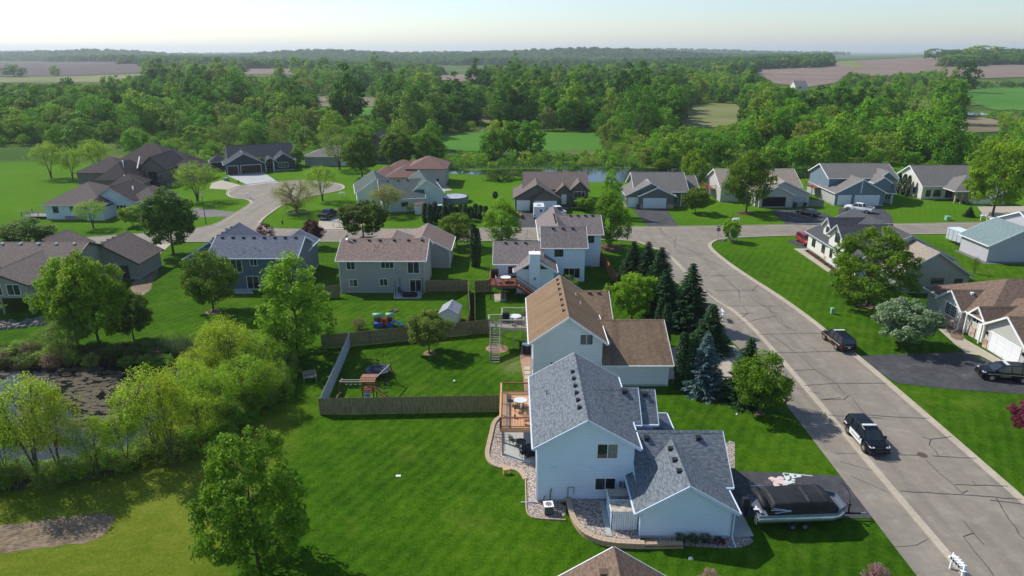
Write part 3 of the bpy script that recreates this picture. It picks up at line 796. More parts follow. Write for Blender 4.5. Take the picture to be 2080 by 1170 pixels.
L['pink'] = leafmat('leaf_pink', ((0.090, 0.050, 0.040), (0.240, 0.110, 0.110), (0.420, 0.270, 0.260)), 0.25)
L['blossom'] = leafmat('leaf_blossom', ((0.05, 0.085, 0.03), (0.12, 0.18, 0.075), (0.26, 0.31, 0.17)), 0.25)
L['spruce'] = leafmat('needle_spruce', ((0.010, 0.029, 0.010), (0.022, 0.055, 0.018), (0.044, 0.094, 0.029)), 0.08)
L['blue'] = leafmat('needle_blue', ((0.034, 0.063, 0.057), (0.069, 0.121, 0.115), (0.138, 0.207, 0.207)), 0.08)
L['cedar'] = leafmat('leaf_cedar', ((0.009, 0.026, 0.008), (0.019, 0.049, 0.013), (0.039, 0.081, 0.018)), 0.08)
L['russet'] = leafmat('leaf_russet', ((0.060, 0.035, 0.020), (0.130, 0.080, 0.040), (0.210, 0.150, 0.080)), 0.2)

T = {}
T['maple'] = [tree_proto('maple%d' % i, 10 + i, 10, 4.2, 1.6, 'maple', 170, 100, 0.27, 0.85, limbs=20) for i in range(3)]
T['big'] = [tree_proto('big%d' % i, 90 + i, 10, 3.8, 0.9, 'oval', 300, 92, 0.22, 0.60, limbs=26, shell=(.5, 1.22)) for i in range(1)]
T['oval'] = [tree_proto('oval%d' % i, 20 + i, 10, 3.6, 2.0, 'oval', 190, 105, 0.26, 0.74, limbs=16) for i in range(2)]
T['round'] = [tree_proto('round%d' % i, 30 + i, 6, 3.0, 1.1, 'round', 150, 105, 0.22, 0.58, limbs=16, trunk_r=0.11) for i in range(2)]
T['poplar'] = [tree_proto('poplar%d' % i, 40 + i, 12, 3.3, 1.0, 'poplar', 190, 70, 0.26, 0.62, limbs=26, shell=(.3, 1.05), elong=1.5) for i in range(2)]
T['sparse'] = [tree_proto('sparse%d' % i, 50 + i, 9, 3.4, 2.9, 'umbrella', 130, 56, 0.16, 0.76, limbs=40, leaders=3, trunk_r=0.13, elong=1.2) for i in range(3)]
T['willow'] = [tree_proto('willow%d' % i, 60 + i, 7.5, 4.6, 1.6, 'umbrella', 170, 60, 0.14, 0.8, limbs=50, leaders=2, trunk_r=0.3, droop=0.7, elong=1.7, bark=M['bark_pale']) for i in range(1)]
T['shrub'] = [tree_proto('shrub%d' % i, 70 + i, 3, 1.7, 0.1, 'shrub', 70, 55, 0.13, 0.42, limbs=26, leaders=4, trunk_r=0.05) for i in range(3)]
T['wispy'] = [tree_proto('wispy%d' % i, 80 + i, 4.5, 1.6, 0.5, 'umbrella', 70, 42, 0.13, 0.45, limbs=34, leaders=5, trunk_r=0.05, elong=1.5) for i in range(2)]
T['spruce'] = [spruce_proto('spruce%d' % i, 100 + i, 8, 2.5, L['spruce']) for i in range(2)]
T['cedar'] = [column_proto('cedar', 110, 5, 0.62, L['cedar'])]

TREE_N = [0]
def tree(kind, x, y, h, w, leaf, label, cat='tree', group=None, name='tree', var=0, z=0.0):
    """plant one tree: its own root with a trunk and a crown; w is the crown's width in metres"""
    tm, cm = T[kind][var % len(T[kind])]
    H0, W0 = {'maple': (10.3, 8.9), 'big': (10.3, 8.2), 'oval': (10.4, 7.6), 'round': (6.3, 6.4), 'poplar': (12.5, 7.2), 'sparse': (9.4, 7.4), 'willow': (7.8, 9.8), 'shrub': (3.2, 3.6), 'wispy': (4.6, 3.6), 'spruce': (8.2, 4.1), 'cedar': (5.1, 1.3)}[kind]
    rz = (TREE_N[0] * 2.399) % 6.283; TREE_N[0] += 1
    r = empty(name, (x, y, z), rz, label, cat, group)
    r.scale = (w / W0, w / W0, h / H0)
    a = bpy.data.objects.new('trunk', tm); COL.objects.link(a); a.parent = r
    b = bpy.data.objects.new('crown', cm); COL.objects.link(b); b.parent = r
    if not cm.materials: cm.materials.append(L['maple'])
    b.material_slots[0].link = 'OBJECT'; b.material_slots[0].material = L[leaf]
    return r

def tp(kind, bx, by, top, wpx, leaf, label, cat='tree', group=None, name='tree', var=0, dx=0):
    """the same, surveyed: foot at (bx, by), top on row `top`, crown wpx wide in the photograph"""
    x, y = at(bx, by); c, s = math.cos(PITCH), math.sin(PITCH)
    v = (585 - top) / FOC
    h = CAM_H + (v * c - s) / (c + v * s) * y
    w = wpx * (y * c + CAM_H * s) / FOC
    return tree(kind, x + dx, y, h, w, leaf, label, cat, group, name, var)

tp('big', 526, 1150, 872, 186, 'maple', 'large bright green maple at the lower left, nearest to the camera', var=0, name='maple_tree')
tp('oval', 205, 712, 508, 130, 'fresh', 'tall green tree on the pond bank in front of the house with the raised deck', var=0)
tp('maple', 158, 700, 520, 110, 'fresh', 'left twin of the tall green trees by the far pond bank', var=1)
tp('oval', 272, 690, 588, 72, 'dark', 'narrow darker tree standing right beside the tall twin trees at the pond', var=1)
tp('sparse', 140, 732, 648, 105, 'olive', 'yellowish bushy tree at the edge of the pond bank, left of the tall trees', var=1)
tp('maple', 434, 632, 503, 108, 'maple', 'full rounded maple on the lawn in front of the slate blue house', var=2, name='maple_tree')
tp('oval', 353, 517, 380, 104, 'dark', 'dark oval tree beside the driveway between the beige and the slate blue house', var=0)
tp('poplar', 608, 722, 500, 150, 'fresh', 'tall light green poplar in front of the two split level houses', var=0, name='poplar_tree')
tp('round', 872, 716, 630, 86, 'olive', 'small olive green tree inside the fenced yard with the trampoline', var=0)
tp('round', 738, 487, 404, 100, 'dark', 'dense dark round tree at the kerb behind the grey house with the mottled roof', var=1)
tp('maple', 928, 502, 430, 78, 'maple', 'mid green street tree behind the small back wing of the grey house', var=0)
tp('poplar', 1019, 490, 399, 76, 'fresh', 'bright green upright tree on the kerb left of the white house roof', var=1)
tp('poplar', 1238, 502, 378, 84, 'maple', 'tall green tree standing right of the white house with the chimney', var=0)
tp('poplar', 1240, 440, 342, 48, 'fresh', 'slim light green tree seen above the tall tree by the white house', var=1)
tp('big', 1760, 622, 458, 146, 'maple', 'big green maple on the corner lawn in front of the tan gable wall', name='maple_tree')
tp('round', 1832, 702, 608, 122, 'blossom', 'round crab apple with pale blossom on the lawn beside the stone fronted house', var=1, name='blossom_tree')
tp('maple', 1540, 838, 714, 118, 'maple', 'small green maple on the light blue house lawn beside the path', var=2, name='maple_tree')
tp('round', 1283, 648, 552, 94, 'fresh', 'round bright green tree between the tan house and the spruces', var=0)
tp('willow', 603, 432, 356, 100, 'willow', 'sparse yellow green willow ringed with stones on the street corner', name='willow_tree')
tp('sparse', 655, 408, 333, 72, 'lime', 'thin lime green tree just behind the willow on the corner lawn', var=0)
tp('sparse', 402, 409, 326, 92, 'lime', 'spreading lime green tree on the lawn left of the cul de sac', var=1)
tp('sparse', 190, 464, 403, 64, 'lime', 'thin light green tree in front of the white house with hipped roofs', var=2)
tp('round', 271, 459, 414, 46, 'lime', 'small round light green tree by the porch of the white hipped house', var=1)
tp('maple', 1515, 432, 303, 94, 'maple', 'tall dense green tree hiding the middle of the pale house with the open garage', var=1)
tp('round', 1412, 433, 380, 54, 'maple', 'small green tree right of the dark driveway of the grey house', var=0)
tp('maple', 2015, 440, 272, 128, 'fresh', 'very large fresh green tree at the right edge of the picture', var=0)
tp('round', 1484, 491, 444, 36, 'fresh', 'small young tree on the street corner beside the stop sign', var=1)
tp('maple', 60, 500, 444, 105, 'dark', 'dark green tree rising behind the long beige roof at the left', var=2)
tp('oval', 736, 360, 264, 68, 'maple', 'tall dense tree at the back of the second cul de sac, leftmost of three', var=1)
tp('oval', 808, 345, 262, 70, 'maple', 'tall dense tree behind the brown hipped house, middle of three', var=0)
tp('oval', 870, 343, 262, 68, 'maple', 'tall dense tree behind the brown hipped house, rightmost of three', var=1)
tp('sparse', 690, 345, 270, 78, 'olive', 'sparse olive tree beside the leftmost of the three dense trees', var=0)
tp('sparse', 785, 436, 372, 78, 'willow', 'nearly bare pale tree against the green roofed house', var=2)
tp('oval', 605, 338, 298, 28, 'fresh', 'small upright tree right of the navy house', var=0)
tp('sparse', 104, 362, 286, 72, 'lime', 'light green tree on the far left lawn, leftmost of the row', var=0, group=None)
tp('sparse', 148, 364, 298, 56, 'lime', 'light green tree on the far left lawn, second of the row', var=1)
tp('sparse', 203, 362, 278, 70, 'lime', 'light green tree beside the dark hipped roof at the left', var=2)
tp('round', 1188, 428, 398, 42, 'fresh', 'small light tree in front of the brown house entrance', var=1)
tp('poplar', 1345, 345, 320, 36, 'fresh', 'small bright tree on the pond bank behind the grey house', var=0)
tp('poplar', 1408, 385, 300, 60, 'fresh', 'bright green tree right behind the grey house', var=1)
tp('shrub', 1147, 588, 556, 66, 'fresh', 'bright yellow green bush behind the brown roofed tan house', 'bush', name='bush')
tp('wispy', 730, 670, 646, 34, 'russet', 'small russet bush beside the red and green playhouse', 'bush', name='bush', var=0)
tp('round', 2090, 884, 812, 84, 'magenta', 'magenta crab apple at the right edge of the picture', name='blossom_tree')
tp('shrub', 1775, 1190, 1146, 54, 'pink', 'pinkish flowering bush at the bottom edge left of the mailboxes', 'bush', name='bush', var=1)
tp('shrub', 1440, 1192, 1156, 44, 'pink', 'pinkish bush at the bottom edge beside the brown roof', 'bush', name='bush', var=2)
tp('shrub', 540, 486, 452, 44, 'purple', 'purple leaved bush behind the left part of the slate blue roof', 'bush', name='bush', var=1)
tp('maple', 637, 502, 444, 44, 'purple', 'purple leaved small tree between the slate blue and the grey house', var=1)
tp('round', 530, 348, 318, 26, 'olive', 'small shrub tree beside the navy garage', var=0)
tp('shrub', 1012, 366, 340, 52, 'dark', 'dark bush on the bank of the far pond behind the lawn', 'bush', name='bush', var=0)
tp('shrub', 1045, 364, 346, 34, 'maple', 'mid green bush right of the dark bush at the far pond', 'bush', name='bush', var=1)
tp('cedar', 1006, 402, 389, 12, 'cedar', 'tiny conical evergreen alone on the lawn behind the pool', 'bush', name='evergreen')
tp('spruce', 1743, 438, 420, 22, 'spruce', 'small spruce on the lawn right of the driveway with the white pickup', name='spruce_tree', var=1) if False else tp('spruce', 1968, 440, 419, 20, 'spruce', 'small dark spruce on the lawn near the white arch at the right', name='spruce_tree', var=1)
for k, (bx, by, top, w, lf, lb) in enumerate([
    (1283, 580, 486, 66, 'spruce', 'leftmost dark spruce of the clump at the street corner'),
    (1312, 586, 487, 66, 'spruce', 'second dark spruce of the clump at the street corner'),
    (1338, 600, 498, 70, 'spruce', 'third spruce of the corner clump, behind the round bright tree'),
    (1345, 655, 542, 74, 'spruce', 'dark spruce between the round bright tree and the broad spruce'),
    (1398, 662, 530, 92, 'spruce', 'broad dark spruce standing free beside the path'),
    (1440, 712, 614, 78, 'spruce', 'dark spruce beside the mailbox, in front of the broad spruce'),
    (1428, 794, 672, 80, 'blue', 'blue green spruce at the end of the tan house driveway'),
    (1512, 812, 680, 84, 'spruce', 'dark pointed spruce behind the small maple beside the path')]):
    tp('spruce', bx, by, top, w, lf, lb, name='spruce_tree', var=k)
for k, (bx, by, top, w, lb) in enumerate([
    (1338, 700, 604, 24, 'left one of the two narrow cedars at the corner of the tan garage'), (1350, 708, 616, 24, 'right one of the two narrow cedars at the corner of the tan garage'),
    (1381, 788, 674, 30, 'tall narrow cedar left of the blue green spruce'), (1396, 792, 690, 26, 'shorter narrow cedar touching the blue green spruce'),
    (963, 542, 456, 16, 'left column of the pair of tall cedars by the white house'), (971, 542, 463, 15, 'right column of the pair of tall cedars by the white house'),
    (1822, 394, 352, 11, 'leftmost dark column at the white gable on the right'), (1832, 396, 353, 12, 'middle dark column at the white gable on the right'), (1841, 399, 356, 11, 'rightmost dark column at the white gable on the right'),
    (1868, 535, 512, 18, 'small round evergreen on the lawn beside the grey house'), (1932, 560, 545, 14, 'second small evergreen on the lawn beside the grey house')]):
    tp('cedar', bx, by, top, w, 'cedar', lb, name='cedar', var=0)
for k in range(13):       # hedge of cedars beside the pool
    bx = 864 + k * 10.2; by = 448 + 3.0 * math.sin(k * 1.7) - k * .2
    tp('cedar', bx, by + (4 if k < 3 else 0), 416 - (4 if k < 3 else 0) + 3 * math.sin(k * 2.3), 15, 'cedar', 'clipped dark cedar in the hedge between the pool lawn and the street', 'hedge plant', 'cedars in the pool hedge', name='cedar')
for (bx, by, top, w, lb) in [(1978, 556, 520, 16, 'thin young tree on the lawn beside the grey house'), (1915, 552, 536, 16, 'low twiggy bush on the lawn beside the grey house'), (2010, 600, 575, 12, 'tiny sapling on the strip of lawn at the right edge'), (1562, 355, 332, 1, '')][:3]:
    tp('wispy', bx, by, top, w, 'maple', lb, 'bush', name='sapling')

# the pond on the left: water, algae and its belt of trees
pond = smooth_closed([(-78, 69), (-64, 69.5), (-52, 68), (-44, 69.5), (-37.2, 69.5), (-34.8, 66.5), (-36.5, 62.5), (-33, 58), (-31.5, 54), (-33, 49.5), (-36.5, 47.6), (-41, 46.6), (-52, 44.5), (-78, 42)], 2)
sheet('pond', wobble(pond, 0.8, 0.10, 3), 0.02, M['water'])
rnd = random.Random(4)
ALG = [[(-53, 66.5), (-44, 67.6), (-38, 66), (-38.5, 61), (-36.8, 58), (-38, 54.5), (-41, 55), (-41.5, 59), (-45, 61), (-46, 64), (-52, 65)], [(-62, 67.6), (-56, 67.8), (-54, 66.2), (-60, 65.8)], [(-50, 68.2), (-46, 68.8), (-45, 68), (-49, 67.4)]]
m = MB()
def ragged(outline, n, seed, s0=0.15, s1=0.75):
    """small irregular mats scattered inside an outline"""
    rnd = random.Random(seed); xs = [p[0] for p in outline]; ys = [p[1] for p in outline]; out = []
    def inside(x, y):
        c = False; j = len(outline) - 1
        for i in range(len(outline)):
            xi, yi = outline[i]; xj, yj = outline[j]
            if (yi > y) != (yj > y) and x < (xj - xi) * (y - yi) / (yj - yi) + xi: c = not c
            j = i
        return c
    while len(out) < n:
        x, y = rnd.uniform(min(xs), max(xs)), rnd.uniform(min(ys), max(ys))
        if inside(x, y): out.append((x, y, rnd.uniform(s0, s1)))
    return out
for k, o in enumerate(ALG):
    for q, (x, y, r) in enumerate(ragged(o, 430 if k == 0 else 60, 5 + k, .08, .46)):
        a0 = rnd.uniform(0, 6); z = 0.024 + (q % 40) * 0.0008
        m.face([(x + 1.7 * r * math.cos(a0 + t * 1.047) * rnd.uniform(.5, 1), y + r * math.sin(a0 + t * 1.047) * rnd.uniform(.5, 1), z) for t in range(6)])
m.build('algae_mats', M['algae'], kind='stuff', label='brown algae mats floating on the left pond')

L['brush'] = woodsmat('leaf_brush', [(0.0, (0.136, 0.301, 0.022)), (0.35, (0.214, 0.410, 0.034)), (0.6, (0.292, 0.439, 0.056)), (0.8, (0.330, 0.410, 0.078)), (1.0, (0.166, 0.410, 0.022))])
POND_TREES = [('sparse', 200, 968, 840, 96, 'lime', 'olive willow between the two pairs of lime willows, left one', 1), ('sparse', 262, 955, 825, 92, 'lime', 'green willow between the two pairs of lime willows, right one', 2),
    ('sparse', 420, 915, 790, 100, 'yellow', 'lime green tree right of the right pair of willows', 1), ('sparse', 395, 860, 720, 110, 'yellow', 'tall lime tree on the pond side of the thicket', 2), ('sparse', 455, 760, 650, 100, 'yellow', 'lime tree at the upper left of the pond thicket', 0),
    ('sparse', 540, 830, 730, 90, 'lime', 'olive tree at the lawn corner of the pond thicket', 2), ('sparse', -12, 984, 800, 110, 'yellow', 'lime green willow cut by the left edge of the picture', 1),
    ('sparse', 80, 978, 758, 165, 'yellow', 'tall lime green willow on the near pond bank, leftmost in the picture', 0),
    ('sparse', 124, 970, 780, 130, 'yellow', 'second lime green willow on the near pond bank, right of the leftmost', 1),
    ('sparse', 322, 935, 736, 140, 'yellow', 'lime green willow on the near pond bank, left one of the right pair', 2),
    ('sparse', 352, 945, 748, 104, 'yellow', 'lime green willow on the near pond bank, right one of the right pair', 0),
    ('sparse', 20, 985, 830, 90, 'lime', 'lower olive willow at the left edge on the near pond bank', 2),
    ('sparse', 470, 780, 640, 122, 'yellow', 'light lime tree at the head of the pond thicket', 1),
    ('sparse', 530, 770, 676, 112, 'lime', 'olive tree in the pond thicket beside the head tree', 2),
    ('sparse', 560, 740, 676, 90, 'fresh', 'fresh green tree in the pond thicket next to the poplar', 0),
    ('sparse', 415, 800, 700, 96, 'yellow', 'lime green tree overhanging the pond from the thicket', 2),
    ('sparse', 505, 830, 720, 118, 'lime', 'broad olive tree on the lawn side of the pond thicket', 1),
    ('sparse', 445, 880, 745, 110, 'lime', 'olive tree in the lower part of the pond thicket', 0)]
for kd, bx, by, top, w, lf, lb, v in POND_TREES: tp(kd, bx, by, top, w, lf, lb, var=v, name='willow_tree')
rnd = random.Random(12)
bank = smooth_line([(-3, 1000), (60, 996), (150, 980), (240, 968), (300, 955), (370, 940), (430, 910), (480, 880), (530, 850), (575, 815), (600, 775), (590, 730)], 1)
for k in range(50):         # the brush along the pond bank
    f = k / 55 * (len(bank) - 1.001); i = int(f); f -= i
    bx = bank[i][0] + (bank[i + 1][0] - bank[i][0]) * f + rnd.uniform(-14, 8); by = bank[i][1] + (bank[i + 1][1] - bank[i][1]) * f - rnd.uniform(0, 26)
    x, y = at(bx, by)
    h = rnd.uniform(1.6, 3.4) * (0.8 if bx < 300 else 1.1); r = tree('wispy' if k % 4 else 'shrub', x, y, h, rnd.uniform(1.8, 3.0), ['brush', 'olive', 'brush', 'fresh'][k % 4], 'thin twiggy olive bush in the belt along the near pond bank', 'bush', 'bushes in the belt along the pond', 'bush', k)
for k in range(24):
    bx, by = rnd.uniform(395, 590), rnd.uniform(700, 860)
    if by > 1330 - bx: continue
    x, y = at(bx, by)
    tree(['wispy', 'shrub', 'shrub'][k % 3], x, y, rnd.uniform(2.5, 4.6), rnd.uniform(2.6, 4.2), rnd.choice(['brush', 'olive', 'lime', 'lime', 'fresh']), 'bushy yellow olive shrub in the thicket between pond and lawn', 'bush', 'shrubs in the pond thicket', 'bush', k)

for k in range(30):
    bx = -5 + k * 12 + rnd.uniform(-5, 5); x, y = at(bx, rnd.uniform(716, 748))
    tree('wispy', x, y, rnd.uniform(.9, 2.1), rnd.uniform(1.6, 3.0), ['russet', 'brush', 'dark'][k % 3], 'low dark twiggy bush among the reeds on the far bank of the left pond', 'bush', 'bushes among the far bank reeds', 'bush', k)
# reeds and dark brush on the far bank, one body of stuff
def blades(name, outline, n, h, mat, label, seed=1, w=0.05, lean=0.25):
    rng = np.random.default_rng(seed)
    P = np.array([(x, y, 0) for x, y, r in ragged(outline, n, seed)])
    hh = h * rng.uniform(0.5, 1.2, (n, 1)); a = rng.uniform(0, 6.28, n)
    d = np.stack([np.cos(a), np.sin(a), np.zeros(n)], 1) * w
    tip = P + np.concatenate([rng.normal(size=(n, 2)) * lean * hh, hh], 1)
    V = np.stack([P - d, P + d, tip + d * .3, tip - d * .3], 1).reshape(-1, 3)
    me = np_mesh(name, V, np.arange(n * 4).reshape(-1, 4), rng.uniform(0, 1, n), [mat])
    o = bpy.data.objects.new(name, me); COL.objects.link(o)
    return tag(o, label, None, None, 'stuff')
L['reed'] = leafmat('leaf_reed', ((0.050, 0.040, 0.025), (0.110, 0.090, 0.050), (0.200, 0.170, 0.100)), 0.15)
L['sedge'] = leafmat('leaf_sedge', ((0.050, 0.090, 0.030), (0.100, 0.160, 0.060), (0.160, 0.220, 0.090)), 0.2)
blades('reeds', [(-72, 74), (-56, 73.5), (-44, 74), (-37, 74), (-34, 71), (-37, 69), (-45, 69), (-54, 67.8), (-66, 69), (-74, 70)], 13000, 0.7, L['reed'], 'brown reeds and old stalks along the far side of the left pond', 7, 0.035)
blades('sedges', [(-42.5, 74), (-36, 75), (-34.5, 72), (-38, 70.5), (-42, 71)], 1500, 1.5, L['sedge'], 'pale green sedge clump at the corner of the left pond', 8, 0.04)
blades('reeds', [(-34, 69), (-28, 75), (-25, 70), (-27, 62), (-29, 54), (-33, 48), (-41, 45.5), (-56, 43), (-56, 45), (-42, 47), (-33, 50), (-30.5, 55), (-34, 62)], 12000, 0.45, L['reed'], 'brown undergrowth under the bushes of the near pond bank', 9, 0.035)

# ------------------------------------------------------------------ the far pond behind the gardens
fp = smooth_closed([(-22, 196), (-10, 203), (14, 203), (40, 206), (78, 203), (96, 198), (86, 188), (60, 183), (30, 181.5), (16, 182), (8, 189), (-8, 193.5)], 2)
sheet('pond', wobble(fp, 3, 0.4, 8), 0.02, M['water']); FIELDS.append(fp)
fp2 = smooth_closed([(350, 490), (400, 520), (440, 515), (430, 470), (380, 455)], 1)
drape('pond', fp2, M['water'], 0.5, 8); FIELDS.append(fp2)
pp = smooth_closed([(238, 395), (262, 400), (270, 385), (245, 378)], 1); sheet('pond', pp, 0.4, M['water']); FIELDS.append(pp)
blades('reeds', [(-30, 214), (100, 214), (104, 204), (80, 203.5), (40, 206.5), (10, 203.5), (-12, 203.5), (-24, 198), (-34, 200)], 6000, 0.7, L['sedge'], 'pale reeds on the far bank of the pond behind the gardens', 17, 0.12)

# ------------------------------------------------------------------ the woods
W1 = woodsmat('leaf_woods', [(0.0, (0.094, 0.240, 0.012)), (0.25, (0.139, 0.340, 0.015)), (0.5, (0.199, 0.403, 0.019)), (0.75, (0.278, 0.403, 0.025)), (0.9, (0.278, 0.403, 0.051)), (1.0, (0.278, 0.403, 0.040))], 0.4)
W2 = woodsmat('leaf_dark_woods', [(0.0, (0.045, 0.132, 0.012)), (0.5, (0.076, 0.206, 0.015)), (0.85, (0.122, 0.279, 0.023)), (1.0, (0.198, 0.264, 0.047))], 0.38)
W3 = woodsmat('leaf_edge_woods', [(0.0, (0.105, 0.283, 0.015)), (0.35, (0.166, 0.386, 0.018)), (0.6, (0.229, 0.403, 0.029)), (0.8, (0.207, 0.326, 0.051)), (0.92, (0.250, 0.297, 0.051)), (1.0, (0.105, 0.326, 0.020))], 0.38)
WP = []
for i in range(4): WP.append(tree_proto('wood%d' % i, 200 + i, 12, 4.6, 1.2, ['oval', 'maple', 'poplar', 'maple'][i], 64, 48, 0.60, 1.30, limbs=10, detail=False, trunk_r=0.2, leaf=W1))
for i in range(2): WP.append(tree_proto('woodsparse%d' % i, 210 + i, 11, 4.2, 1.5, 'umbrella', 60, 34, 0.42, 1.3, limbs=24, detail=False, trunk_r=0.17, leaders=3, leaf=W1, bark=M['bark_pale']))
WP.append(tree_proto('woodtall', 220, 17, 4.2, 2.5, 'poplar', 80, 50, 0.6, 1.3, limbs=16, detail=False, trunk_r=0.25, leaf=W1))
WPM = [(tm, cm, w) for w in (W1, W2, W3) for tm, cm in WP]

def inside(pt, poly):
    x, y = pt; c = False; j = len(poly) - 1
    for i in range(len(poly)):
        xi, yi = poly[i]; xj, yj = poly[j]
        if (yi > y) != (yj > y) and x < (xj - xi) * (y - yi) / (yj - yi) + xi: c = not c
        j = i
    return c
edge_px = [(-60, 300), (0, 300), (60, 300), (130, 318), (200, 325), (270, 318), (350, 330), (420, 330), (470, 300), (600, 302), (640, 322), (700, 318), (760, 305), (830, 300), (905, 312), (950, 326), (1000, 338), (1210, 339), (1330, 342), (1400, 345), (1500, 352), (1580, 356), (1660, 358), (1750, 352), (1830, 335), (1900, 345), (1960, 368), (2080, 378), (2160, 382)]
def edge_row(px): return float(np.interp(px, [p[0] for p in edge_px], [p[1] for p in edge_px]))
def to_px(x, y, z=0.0):
    c, s = math.cos(PITCH), math.sin(PITCH); q = z - CAM_H; d = y * c - q * s
    return 1040 + FOC * x / d, 585 - FOC * (y * s + q * c) / d
rnd = random.Random(77)
def clear_view(x, y, h):
    """tallest tree (as a share of h) that leaves the open fields behind it in sight"""
    g = float(terrain(x, y))
    for f in (1.0, 0.75, 0.5, 0.3):
        ok = True
        for t in (0.0, 0.35, 0.7, 1.0):
            p = to_px(x, y, g + h * f * t)
            if any(inside(p, o) for o in OPEN_PX): ok = False; break
        if ok: return f
    return 0.0
def density(x, y):
    px, py = to_px(x, y)
    if py > edge_row(px): return 0
    if any(inside((px, py), f) for f in OPEN_PX) or any(inside((x, y), f) for f in FIELDS): return 0
    n = 0.5 + 0.5 * math.sin(x / 23 + 1.7 * math.sin(y / 41)) * math.cos(y / 31 + x / 67)
    if 880 < px < 1330 and 300 < py: return 0.7
    band = 0.62 if (px > 1500 and 160 < py < 300) else 0.8
    if stand(px, py): return 0.95
    return band * (0.25 + 0.85 * n)
def stand(px, py):
    """the dark closed stands"""
    return (px < 430 and 170 < py < 292) or (900 < px < 1560 and 172 < py < 258 and not 1395 < px < 1520) or (560 < px < 900 and 222 < py < 270) or (1500 < px < 1800 and 255 < py < 300)
def kind_at(x, y, px, py):
    n = math.sin(x / 37 + 2.1 * math.sin(y / 53)) * math.cos(y / 44 - x / 71)
    if py > 272:
        k = rnd.choice([4, 5, 0, 1, 4, 2, 5]) if px < 1300 else rnd.choice([0, 1, 4, 2, 3]); m_ = 2 if rnd.random() < (.75 if px < 1300 else .4) else 0
    elif stand(px, py): k = rnd.choice([0, 1, 3, 0, 1, 6, 2]); m_ = 1 if rnd.random() < .75 else 0
    else:
        k = rnd.choice([0, 1, 2, 3, 4, 5, 6] if n > 0 else [0, 1, 3, 0, 1]); m_ = (0 if rnd.random() < .6 else 2) if n > .15 else (1 if n < -.3 and rnd.random() < .8 else 0)
    if (1005 < px < 1110 or 400 < px < 500) and 190 < py < 262 and rnd.random() < 0.6: k = 6
    return k + 7 * m_
HT = [12, 12, 12, 12, 11, 11, 17]
cand = []
y = 205.0
while y < 1150:
    cell = (7.8 if y < 420 else 9.0 + (y - 420) * 0.006)
    x = -0.80 * y - 12
    while x < 0.80 * y + 12:
        xx, yy = x + rnd.uniform(-.48, .48) * cell, y + rnd.uniform(-.48, .48) * cell
        if rnd.random() < density(xx, yy):
            px, py = to_px(xx, yy); k = kind_at(xx, yy, px, py)
            h = 0.88 * math.exp(rnd.gauss(0.0, 0.30))
            if stand(px, py): h = h * 0.6 + 0.58
            if py > 285: h *= 0.78
            if 880 < px < 1330 and py > 300: h *= 0.52
            if px < 420 and 292 < py: h *= .8
            h *= clear_view(xx, yy, HT[k % 7] * h)
            if h > 0.2: cand.append((xx, yy, k, px, py, h))
        x += cell
    y += cell
for bx, by, h in ((1018, 318, 1.0), (1050, 316, .95), (1078, 320, 1.0), (1000, 322, .8)): cand.append((*at(bx, by), rnd.choice([1, 3]) + (14 if h < 1 else 0), bx, by, h))
cand.sort(key=lambda c: c[1])
GRP = {0: ('broad green tree in the mixed wood beyond the houses', 'broad trees of the wood'), 1: ('sparse pale branched tree at the edge of the wood beyond the houses', 'sparse trees of the wood'), 2: ('tall upright tree rising from the wood beyond the houses', 'tall trees of the wood')}
near, far = cand[:300], cand[300:]
for x, y, k, px, py, h in near:
    tm, cm, wm = WPM[k]; g = 1 if k % 7 in (4, 5) else 2 if k % 7 in (2, 6) else 0
    wh = 'left of the navy house' if px < 430 else 'between the navy house and the far pond' if px < 900 else 'round the far pond' if px < 1350 else 'behind the right row of houses' if px < 1830 else 'at the far right'
    ton = ('fresh green', 'dark green', 'lime green')[k // 7]
    r = empty('tree', (x, y, 0), rnd.uniform(0, 6.28), '%s %s in the wood %s' % (ton, ('broad tree', 'sparse tree', 'tall tree')[g], wh), 'tree', '%s %ss of the wood %s' % (ton, ('broad tree', 'sparse tree', 'tall tree')[g], wh))
    w = h ** .7; r.scale = (w * rnd.uniform(.85, 1.2), w * rnd.uniform(.85, 1.2), h)
    for nm, me in (('trunk', tm), ('crown', cm)):
        o = bpy.data.objects.new(nm, me); COL.objects.link(o); o.parent = r
    o.material_slots[0].link = 'OBJECT'; o.material_slots[0].material = wm

